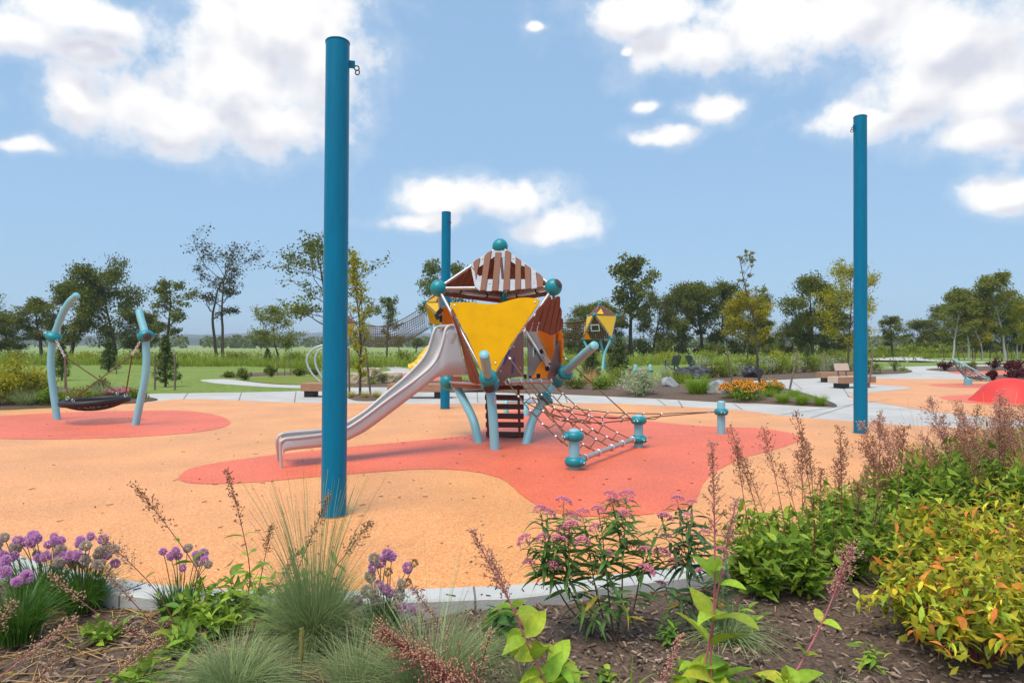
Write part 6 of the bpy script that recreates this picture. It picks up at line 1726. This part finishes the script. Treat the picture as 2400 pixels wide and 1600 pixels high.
t = thing('foxtail', b_, 'single yellow-green foxtail spike at the bottom left of centre', 'grass')
part('stem', MB().tube([b_, tp], [.0018, .0014], 5), M_stemg, t)
hd = P(706, 1548, b_.y); mb = MB(); mb.tube(spline([hd, hd.lerp(tp, .5) + Vector((.002, 0, 0)), tp], 4), [.006, .0085, .0095, .0095, .009, .0085, .007, .005, .002], 10); part('spike', mb, mat('foxtail_spike', (.30, .30, .06), (.45, .40, .12), scale=120, rough=.8, bump=1, bscale=260), t)
rg_ = np.random.default_rng(3); k = 500; tt_ = rg_.uniform(0, 1, k); base_ = np.outer(1 - tt_, np.array(hd - b_)) + np.outer(tt_, np.array(tp - b_))
cloud_obj('bristles', leaf_cloud(base_ + rvec(rg_, k) * .009, .014, rg_, .07, .4), L_feather, t, None, 'stuff')
t = thing('bent_grass', Gb(1478, 1640), 'two broad bent grass blades at the bottom edge right of centre', 'grass')
cloud_obj('blades', blades(np.array([[0, 0, 0], [.01, 0, 0]]), np.array([.20, .19]), np.array([.05, .12]), np.array([.014, .013]), np.random.default_rng(1), 6, .5, np.array([1.2, -.1])), L_grass, t, None, 'stuff', True)

# --- seed stalks, left group
gS = 'russet seed stalks'
stalk(500, 1480, 316, 1138, 1, 'tall russet seed stalk leaning left over the orange surface', head=.34, head_w=.055, pairs=4, leaf_len=.10, caps=M_capsd, group=gS)
stalk(560, 1485, 530, 1100, 2, 'straight upright seed stalk with a dark brown head, left of the pole', head=.36, head_w=.04, pairs=5, leaf_len=.11, caps=M_capsd, group=gS)
stalk(430, 1500, 238, 1258, 3, 'russet stalk arching left with red stem and tan head', head=.42, head_w=.06, pairs=3, leaf_len=.08, caps=M_capst, group=gS, bend=Vector((.02, 0, .06)))
stalk(400, 1520, 245, 1335, 4, 'low russet stalk leaning far left across the kerb', head=.45, head_w=.055, pairs=2, leaf_len=.08, caps=M_capst, group=gS)
stalk(345, 1490, 118, 1345, 5, 'nearly horizontal red-stemmed stalk with a tan head at left', head=.5, head_w=.05, pairs=2, leaf_len=.07, caps=M_capst, group=gS)
stalk(590, 1460, 636, 1232, 6, 'small dark seed head just left of the pole grass', head=.3, head_w=.03, pairs=4, leaf_len=.09, caps=M_capsd, group=gS)
stalk(640, 1480, 772, 1160, 7, 'dark seed stalk leaning right in front of the blue pole', head=.42, head_w=.05, pairs=4, leaf_len=.10, caps=M_capsd, group=gS)
stalk(650, 1490, 868, 1222, 8, 'long dark seed stalk arching right past the blue pole', head=.36, head_w=.05, pairs=4, leaf_len=.10, caps=M_capsd, group=gS)
stalk(610, 1470, 700, 1290, 9, 'dark drooping seed head among the pole grasses', head=.4, head_w=.045, pairs=3, leaf_len=.10, caps=M_capsd, group=gS)
stalk(-60, 1650, 175, 1450, 10, 'pale fallen seed stalk lying across the bottom left corner', head=.55, head_w=.06, pairs=2, leaf_len=.06, caps=M_capst, stem=M_stemp, colors=FALL, group=gS)
stalk(-60, 1560, 35, 1410, 11, 'tan seed stalk at the very left edge', head=.6, head_w=.05, pairs=0, caps=M_capst, group=gS)
stalk(60, 1650, 150, 1520, 12, 'small tan seed head lying in the bark at left', head=.7, head_w=.06, pairs=1, leaf_len=.05, caps=M_capst, group=gS)
stalk(200, 1640, 365, 1500, 13, 'tan seed head lying on the bark below the kerb', head=.6, head_w=.06, pairs=2, leaf_len=.06, caps=M_capst, group=gS)
stalk(450, 1560, 300, 1475, 14, 'short reddish seed spray low over the bark', head=.6, head_w=.06, pairs=1, leaf_len=.06, caps=M_capst, group=gS)
for q in ((560, 1455, .2, .3, 60, .12, 'green leaf clump against the kerb left of the pole', 35), (460, 1470, .18, .24, 54, .11, 'green leaf clump below the lone allium clump', 36), (690, 1450, .16, .34, 50, .11, 'green leaf clump behind the pole grass', 37), (240, 1500, .16, .1, 24, .09, 'low leaves in the straw litter at left', 38), (520, 1500, .20, .26, 70, .115, 'broad green leaf clump under the leaning stalks at left', 31), (640, 1495, .17, .30, 56, .11, 'green leaf clump just left of the pole grass', 32), (420, 1540, .18, .18, 44, .11, 'low green leaf clump beside the bark at left', 33), (330, 1610, .2, .12, 26, .12, 'ground-hugging leaves at the bottom left', 34)):
    broadleaf(Gb(q[0], q[1]), q[2], q[3], q[4], q[5], q[6], q[7], GREENS + YGREEN[2:], LANCE + OVATE[:1], extra=40)
# --- centre stalks
stalk(1335, 1640, 1106, 1242, 41, 'pink-stemmed stalk with a dusky red head leaning left, centre', stem=M_stemp, caps=M_capsr, head=.42, head_w=.055, pairs=4, leaf_len=.16, colors=YGREEN, stem_r=.0055, cap_r=.0062, shapes=OVATE, group=gS)
stalk(1305, 1660, 1150, 1300, 42, 'second pink stem close behind the leaning dusky red head', stem=M_stemp, caps=M_capsr, head=.32, head_w=.045, pairs=4, leaf_len=.17, colors=YGREEN, stem_r=.0055, shapes=OVATE, group=gS)
stalk(1130, 1690, 895, 1480, 43, 'thick dark red seed plume lying across the bottom centre', stem=M_stemr, caps=M_capsr, head=.85, head_w=.14, pairs=1, leaf_len=.08, colors=YGREEN, stem_r=.005, dens=4.0, group=gS)
stalk(1180, 1720, 985, 1530, 143, 'second thick dark red plume just below the first at bottom centre', stem=M_stemr, caps=M_capsr, head=.85, head_w=.12, pairs=0, stem_r=.005, dens=3.2, group=gS)
stalk(1120, 1560, 965, 1372, 44, 'small pinkish seed plume behind the thick dark red one', stem=M_stemr, caps=M_capsp, head=.6, head_w=.05, pairs=0, group=gS)
stalk(1100, 1680, 1150, 1480, 45, 'dry brownish seed tuft right of the thick plume', stem=M_stemb, caps=M_capst, head=.7, head_w=.05, pairs=2, leaf_len=.06, colors=YGREEN, group=gS)
stalk(1630, 1660, 1668, 1040, 46, 'tallest pink-stemmed stalk with a long dusky head, right of centre', stem=M_stemp, caps=M_capsr, head=.38, head_w=.05, pairs=3, leaf_len=.22, colors=YGREEN, stem_r=.0065, cap_r=.0065, shapes=OVATE, group=gS, leaf_from=.1)
stalk(1668, 1670, 1726, 1172, 47, 'second pink-stemmed stalk right beside the tallest one', stem=M_stemp, caps=M_capsp, head=.34, head_w=.045, pairs=4, leaf_len=.20, colors=YGREEN, stem_r=.006, shapes=OVATE, group=gS, leaf_from=.1)
stalk(1540, 1640, 1597, 1490, 48, 'short pink seed spray at the bottom right of centre', stem=M_stemp, caps=M_capsp, head=.75, head_w=.035, pairs=1, leaf_len=.06, colors=YGREEN, group=gS)
stalk(1850, 1600, 1998, 1282, 49, 'pink stalk with a fat rosy head leaning right over the bark', stem=M_stemp, caps=M_capsp, head=.42, head_w=.085, pairs=2, leaf_len=.10, colors=YGREEN, stem_r=.006, dens=1.6, shapes=OVATE, group=gS)
broadleaf(Gb(1650, 1640), .16, .16, 30, .20, 'pale green leaves at the foot of the tallest pink stalk', 50, YGREEN, OVATE)
broadleaf(Gb(1310, 1640), .16, .16, 30, .18, 'pale green leaves at the foot of the leaning pink stalk', 51, YGREEN, OVATE)
broadleaf(Gb(1176, 1480), .085, .15, 60, .10, 'glossy dark green rosette in front of the kerb', 52, [(0.03, 0.10, 0.014), (0.05, 0.14, 0.02), (.04, .12, .02)], OVATE, stems=12)
broadleaf(Gb(1565, 1510), .07, .16, 44, .09, 'fresh green seedling with whorled leaves right of the milkweed', 53, [(0.13, 0.25, 0.03), (.10, .2, .03)], NARROW + LANCE[:1], stems=4)
broadleaf(Gb(1850, 1620), .08, .1, 9, .17, 'large pale leaf at the foot of the rosy stalk', 54, YGREEN, OVATE, stems=3)

grass_clump('grass_clump', Gb(1235, 1640), .26, .3, 260, L_blue, 'thin grass wisps left of the pink-stalk leaves at the bottom edge', 608, .004, droop=.4, root_r=.08)
grass_clump('grass_clump', Gb(1420, 1660), .16, .2, 160, L_grass, 'small bright grass tuft at the bottom edge below the milkweed', 609, .005, droop=.5, root_r=.04)
grass_clump('grass_clump', Gb(1960, 1640), .14, .2, 140, L_blue, 'small pale grass tuft in the bark at lower right', 610, .004, droop=.5, root_r=.04)
broadleaf(Gb(1770, 1630), .12, .09, 18, .10, 'low green weed in the bark left of the rosy stalk', 55, GREENS, LANCE, stems=4)
broadleaf(Gb(1420, 1590), .07, .06, 12, .07, 'tiny weed seedling in the bark below the milkweed', 56, GREENS, OVATE, stems=3)
broadleaf(Gb(2040, 1560), .12, .12, 24, .09, 'low leafy weed at the foot of the leftmost autumn shrub', 57, GREENS + YGREEN, LANCE, stems=5)
broadleaf(Gb(1740, 1470), .12, .16, 30, .10, 'small green leaf clump right of the two pink stalks', 58, GREENS, LANCE, stems=6)
# --- swamp milkweed
UMB = []
for s_ in range(2):
    r_ = random.Random(s_); mb = MB()
    for i in range(95):
        a = r_.uniform(0, 6.28); q = math.sqrt(r_.random()); p = Vector((math.cos(a) * q, math.sin(a) * q, .75 * math.sqrt(max(0, 1 - q * q)) + r_.uniform(-.1, .06)))
        capsules(mb, p * .86 - Vector((0, 0, .1)), Vector((p.x, p.y, .35 + p.z)), .15)
        mb.V[-6:] = [tuple(Vector(v) + Vector((r_.uniform(-.02, .02),) * 3)) for v in mb.V[-6:]]
    me = np_mesh('flower_head', mb.V, polys=mb.F, smooth=mb.S); me.materials.append(M_pinkfl); UMB.append(me)
def milkweed(base, heads, mids, label, seed, leaf_len=.13, colors=None, pairs=11, droop=-.1, fr=.042):
    rnd = random.Random(seed); t = thing('milkweed', base, label, 'flowers'); org = ORIGIN[t.name]
    colors = colors or [(0.06, 0.125, 0.03), (0.085, 0.16, 0.035), (0.05, 0.105, 0.03), (0.12, 0.19, 0.045)]
    mids = [P(u, v, base.y + dd) for u, v, dd in mids]
    for m_ in mids:
        part('stem', MB().tube(spline([Vector(base) + Vector((rnd.gauss(0, .015), rnd.gauss(0, .01), 0)), Vector(base).lerp(m_, .5) + Vector(((m_.x - base.x) * .12, 0, -.02)), m_], 5), [.0055, .0035], 7), M_stemb, t)
    for i, (u, v, dd) in enumerate(heads):
        h = P(u, v, base.y + dd); m_ = min(mids, key=lambda q: (q - h).length + abs(q.x - h.x))
        pth = spline([m_, m_.lerp(h, .5) + Vector((0, rnd.gauss(0, .02), .015)), h], 6); n = len(pth) - 1
        st = part('branch', MB().tube(pth, [.0034, .0016], 5), M_stemg, t)
        L = (h - m_).length; pr = max(3, int(pairs * L / .25))
        for k in range(pr):
            s = (k + .4) / pr * .96; kk = s * n; j = int(kk); p = pth[j].lerp(pth[j + 1], kk - j); a = k * 1.57 + rnd.uniform(-.4, .4)
            for sg in (0, math.pi):
                put_leaf(t, org, p, Vector((math.cos(a + sg), math.sin(a + sg), rnd.uniform(droop, droop + .55))), leaf_len * rnd.uniform(.7, 1.2) * (1.1 - .35 * s), NARROW, rnd.choice(colors), rnd)
        o = bpy.data.objects.new('flower_head', UMB[i % 2]); COL.objects.link(o); o.parent = t; o.location = h - org
        k = fr * rnd.uniform(.75, 1.15); o.scale = (k, k, k); o.rotation_euler = (rnd.gauss(0, .3), rnd.gauss(0, .3), rnd.uniform(0, 6))
    for m_ in mids:
        for k in range(16):
            p = Vector(base).lerp(m_, rnd.uniform(.4, 1)); a = rnd.uniform(0, 6.28)
            put_leaf(t, org, p, Vector((math.cos(a), math.sin(a), rnd.uniform(-.3, .4))), leaf_len * rnd.uniform(.7, 1.15), NARROW, (0.42, 0.30, 0.03) if rnd.random() < .16 else rnd.choice(colors), rnd)
    return t
milkweed(Gb(1448, 1515), [(1266, 1195, .08), (1283, 1205, .1), (1320, 1178, .1), (1338, 1212, .1), (1365, 1206, .05), (1402, 1197, .05), (1430, 1162, .1), (1436, 1180, .1), (1470, 1164, .1), (1232, 1268, 0), (1272, 1262, 0), (1310, 1268, -.04), (1340, 1236, 0), (1395, 1238, -.04), (1366, 1272, -.06), (1462, 1208, 0), (1240, 1322, 0), (1512, 1292, 0), (1514, 1338, -.05), (1558, 1216, .1), (1320, 1250, .08), (1470, 1280, .05), (1425, 1300, -.05), (1300, 1330, .0), (1400, 1340, 0), (1550, 1300, .06)],
         [(1330, 1372, .02), (1390, 1350, .05), (1420, 1330, -.03), (1460, 1300, .03), (1500, 1350, .05), (1290, 1352, .06)], 'large pink-flowered milkweed in front of the kerb at centre right', 61)
milkweed(Gb(1640, 1490), [(1588, 1172, .1), (1622, 1178, .1), (1610, 1210, .05), (1560, 1260, .05), (1650, 1250, .05), (1690, 1290, .0), (1580, 1320, 0), (1700, 1350, -.03), (1640, 1340, -.05), (1550, 1370, 0)], [(1612, 1330, .05), (1650, 1380, 0), (1590, 1400, .03), (1680, 1400, .02)],
         'narrow-leaved milkweed with few pink flowers left of the pink stalks', 62, .135, [(0.055, 0.11, 0.04), (0.075, 0.14, 0.045), (.05, .095, .04)], 12, -.35, .034)

# --- right mass: penstemon clumps with tall seed stalks
for q in ((1790, 1400, .26, .42, 'green leaf clump right of the tallest pink stalk', 71), (1880, 1395, .26, .44, 'green leaf clump with tall stalks, front right', 72), (1980, 1360, .28, .44, 'green leaf clump behind the rosy pink head', 73), (1790, 1330, .25, .44, 'green leaf clump by the kerb right of the milkweed', 74), (2060, 1300, .30, .48, 'green leaf clump left of the yellow-orange shrub', 75), (1920, 1310, .26, .44, 'green leaf clump against the kerb at right', 76), (2110, 1385, .26, .42, 'green leaf clump below the yellow-orange shrub', 77)):
    broadleaf(Gb(q[0], q[1]), q[2], q[3], 92, .125, q[4], q[5], GREENS + YGREEN[2:] + YGREEN[:1], LANCE + OVATE[:1], extra=160, stems=12, group='penstemon leaf clumps at right')
for q in ((2180, 1225, 81), (2290, 1200, 82), (2400, 1215, 83), (2220, 1150, 84), (2340, 1130, 85), (2450, 1150, 86), (2120, 1215, 87), (2430, 1080, 88)):
    broadleaf(Gb(q[0], q[1]), .45, .56, 72, .14, 'leafy green perennials crowding the bed at the far right', q[2], GREENS + YGREEN, LANCE, extra=420, stems=12, group='perennials massed at the far right')
for q in ((2010, 1255, 201), (2080, 1230, 202), (1950, 1262, 203), (1870, 1330, 204), (1745, 1372, 205), (2150, 1270, 206)):
    broadleaf(Gb(q[0], q[1]), .26, .46, 90, .13, 'tall leafy clump leaning over the kerb at right', q[2], GREENS + YGREEN, LANCE + OVATE[:1], extra=200, stems=12, group='leafy clumps over the kerb at right', lift=.5)
tips = [(1712, 1000), (1725, 1040), (1790, 1008), (1742, 1070), (1866, 965), (1880, 1010), (1868, 1062), (1895, 1040), (1968, 1004), (1985, 1040), (1960, 1080), (2062, 965), (2045, 1020), (2100, 1035), (2080, 1075), (2030, 1095), (1925, 1100), (2010, 1130), (1830, 1090), (2120, 1000)]
tips.sort()
for k, (u, v) in enumerate(tips):
    r_ = random.Random(k); ub = 1790 + (u - 1700) * .62 + r_.uniform(-20, 30); vb = 1390 - (ub - 1790) * .18 + r_.uniform(-20, 10)
    stalk(ub, vb, u, v, 100 + k, ORD[k] + ' russet seed stalk from the left above the green leaf clumps', caps=M_capsd if k % 2 else M_capsr, head=random.Random(k).uniform(.3, .46), head_w=random.Random(k + 50).uniform(.06, .10), pairs=4, leaf_len=.09, colors=GREENS + YGREEN, group='russet seed stalks at right', cap_r=.0062)
for k in range(46):
    r_ = random.Random(900 + k); ub = r_.uniform(2110, 2480); vb = r_.uniform(1120, 1230); b_ = Gb(ub, vb)
    ut = ub - r_.uniform(-20, 120); vt = r_.uniform(915, 1070) if ub > 2200 else r_.uniform(985, 1100)
    stalk(ub, vb, ut, max(vt, 910), 130 + k, 'reddish seed stalk in the dense far right bed', caps=(M_capsr, M_capsd, M_capsp)[k % 3], head=r_.uniform(.34, .55), head_w=r_.uniform(.09, .17), pairs=3, leaf_len=.09, colors=GREENS + YGREEN, group='reddish seed stalks at far right', cap_r=.0085, dens=1.1)
for k, q in enumerate(((2170, 1150, L_straw), (2260, 1120, L_blue), (2360, 1110, L_blue), (2420, 1160, L_straw), (2320, 1075, L_straw))):
    grass_clump('grass_clump', Gb(q[0], q[1]), .62, .34, 520, q[2], 'tall wispy grass tuft among the far right seed stalks', 700 + k, .006, droop=.35, root_r=.1, group='wispy grasses at far right', plumes=(26, .95, .004, L_straw, .3))
# --- yellow-orange shrub (bush honeysuckle): arching twigs with paired leaves
L_shrub = leafmat('shrub_leaves', (0.11, 0.155, 0.016), (0.34, 0.31, 0.028), .4)
def fall_shrub(base, r, h, stems, label, seed, extra=480):
    rnd = random.Random(seed); rg_ = np.random.default_rng(seed); t = thing('autumn_shrub', base, label, 'shrub', 'yellow-orange shrubs at lower right'); org = ORIGIN[t.name]
    mb = MB(); C = []
    for i in range(stems):
        a = i * 2.4 + rnd.uniform(-.3, .3); q = r * math.sqrt((i + .7) / stems)
        e = Vector(base) + Vector((math.cos(a) * q, math.sin(a) * q, h * rnd.uniform(.55, 1.02) * (1 - .45 * (q / r) ** 2)))
        pth = spline([Vector(base) + Vector((math.cos(a), math.sin(a), 0)) * .03, Vector(base).lerp(e, .5) + Vector((0, 0, h * .14)), e], 6); n = len(pth) - 1
        mb.tube(pth, [.005, .0018], 5)
        for k in range(7):
            s = .30 + .70 * (k + .5) / 7; kk = min(s, .995) * n; j = int(kk); p = pth[j].lerp(pth[j + 1], kk - j); d = (pth[j + 1] - pth[j]).normalized()
            o1 = d.orthogonal().normalized(); o2 = d.cross(o1); az = k * 1.57 + rnd.uniform(-.3, .3)
            C += [tuple(p - org)] * (2 if s < .8 else 1)
            for sg in (0, math.pi):
                side = o1 * math.cos(az + sg) + o2 * math.sin(az + sg)
                w_ = rnd.random()
                col = rnd.choice(FALL[1:2]) if (s > .84 and w_ < .42) else rnd.choice(FALL[:1] + FALL[2:3] + YGREEN) if s > .6 or w_ < .35 else rnd.choice(YGREEN + GREENS[2:3])
                put_leaf(t, org, p, side + d * rnd.uniform(.1, .7) + Vector((0, 0, -.15)), rnd.uniform(.055, .09) * (1.1 - .35 * max(0, s - .7)), LANCE + OVATE[:1], col, rnd)
    part('twigs', mb, M_stemr, t, kind='stuff')
    C = np.array(C); idx = rg_.integers(0, len(C), extra)
    cen = C[idx] + rg_.normal(size=(extra, 3)) * np.array([r * .13, r * .13, h * .12]); cen[:, 2] = np.maximum(cen[:, 2], .02)
    cloud_obj('small_leaves', leaf_cloud_f(cen, .07, rg_, .42, .1), L_shrub, t, None, 'stuff', True)
    return t
fall_shrub(Gb(2170, 1500), .36, .50, 21, 'leftmost yellow-orange shrub spilling over the bark', 91)
fall_shrub(Gb(2300, 1560), .40, .54, 21, 'nearest yellow-orange shrub in the lower right corner', 92)
fall_shrub(Gb(2420, 1500), .4, .6, 21, 'yellow-orange shrub cut by the right edge', 93)
fall_shrub(Gb(2250, 1400), .40, .66, 21, 'tall yellow-orange shrub behind the leftmost one', 94)
fall_shrub(Gb(2380, 1370), .42, .68, 21, 'tall yellow-orange shrub behind, near the right edge', 95)
fall_shrub(Gb(2160, 1330), .26, .44, 16, 'small orange-tipped shrub among the green leaf clumps', 96)
# the bed goes on past the right edge of the view
for k, (x_, y_) in enumerate(((5.6, 5.6), (6.4, 6.6), (6.9, 7.9), (5.0, 4.6), (7.6, 6.9), (6.0, 4.9))):
    leafy_mound('perennial_clump', Vector((x_, y_, BEDZ)), .5, .5, 1500, L_forb if k % 2 else L_shrub, 'leafy clump in the bed beyond the right edge', 800 + k, .09, 'bed beyond the right edge', 'plant')
# ------------------------------------------------------------------ summer haze
hz = MB(); hz.box((0, 2000, 31), (9200, 4900, 66))
o = link('haze', np_mesh('haze', hz.V, polys=hz.F), None)
hm = bpy.data.materials.new('haze'); hm.use_nodes = True
hm.node_tree.nodes.clear()
pv = hm.node_tree.nodes.new('ShaderNodeVolumePrincipled'); pv.inputs['Color'].default_value = (.80, .88, 1.0, 1); pv.inputs['Density'].default_value = 0.0003; pv.inputs['Anisotropy'].default_value = 0.0
mo = hm.node_tree.nodes.new('ShaderNodeOutputMaterial'); hm.node_tree.links.new(pv.outputs[0], mo.inputs['Volume'])
o.data.materials.append(hm); tag(o, kind='stuff')
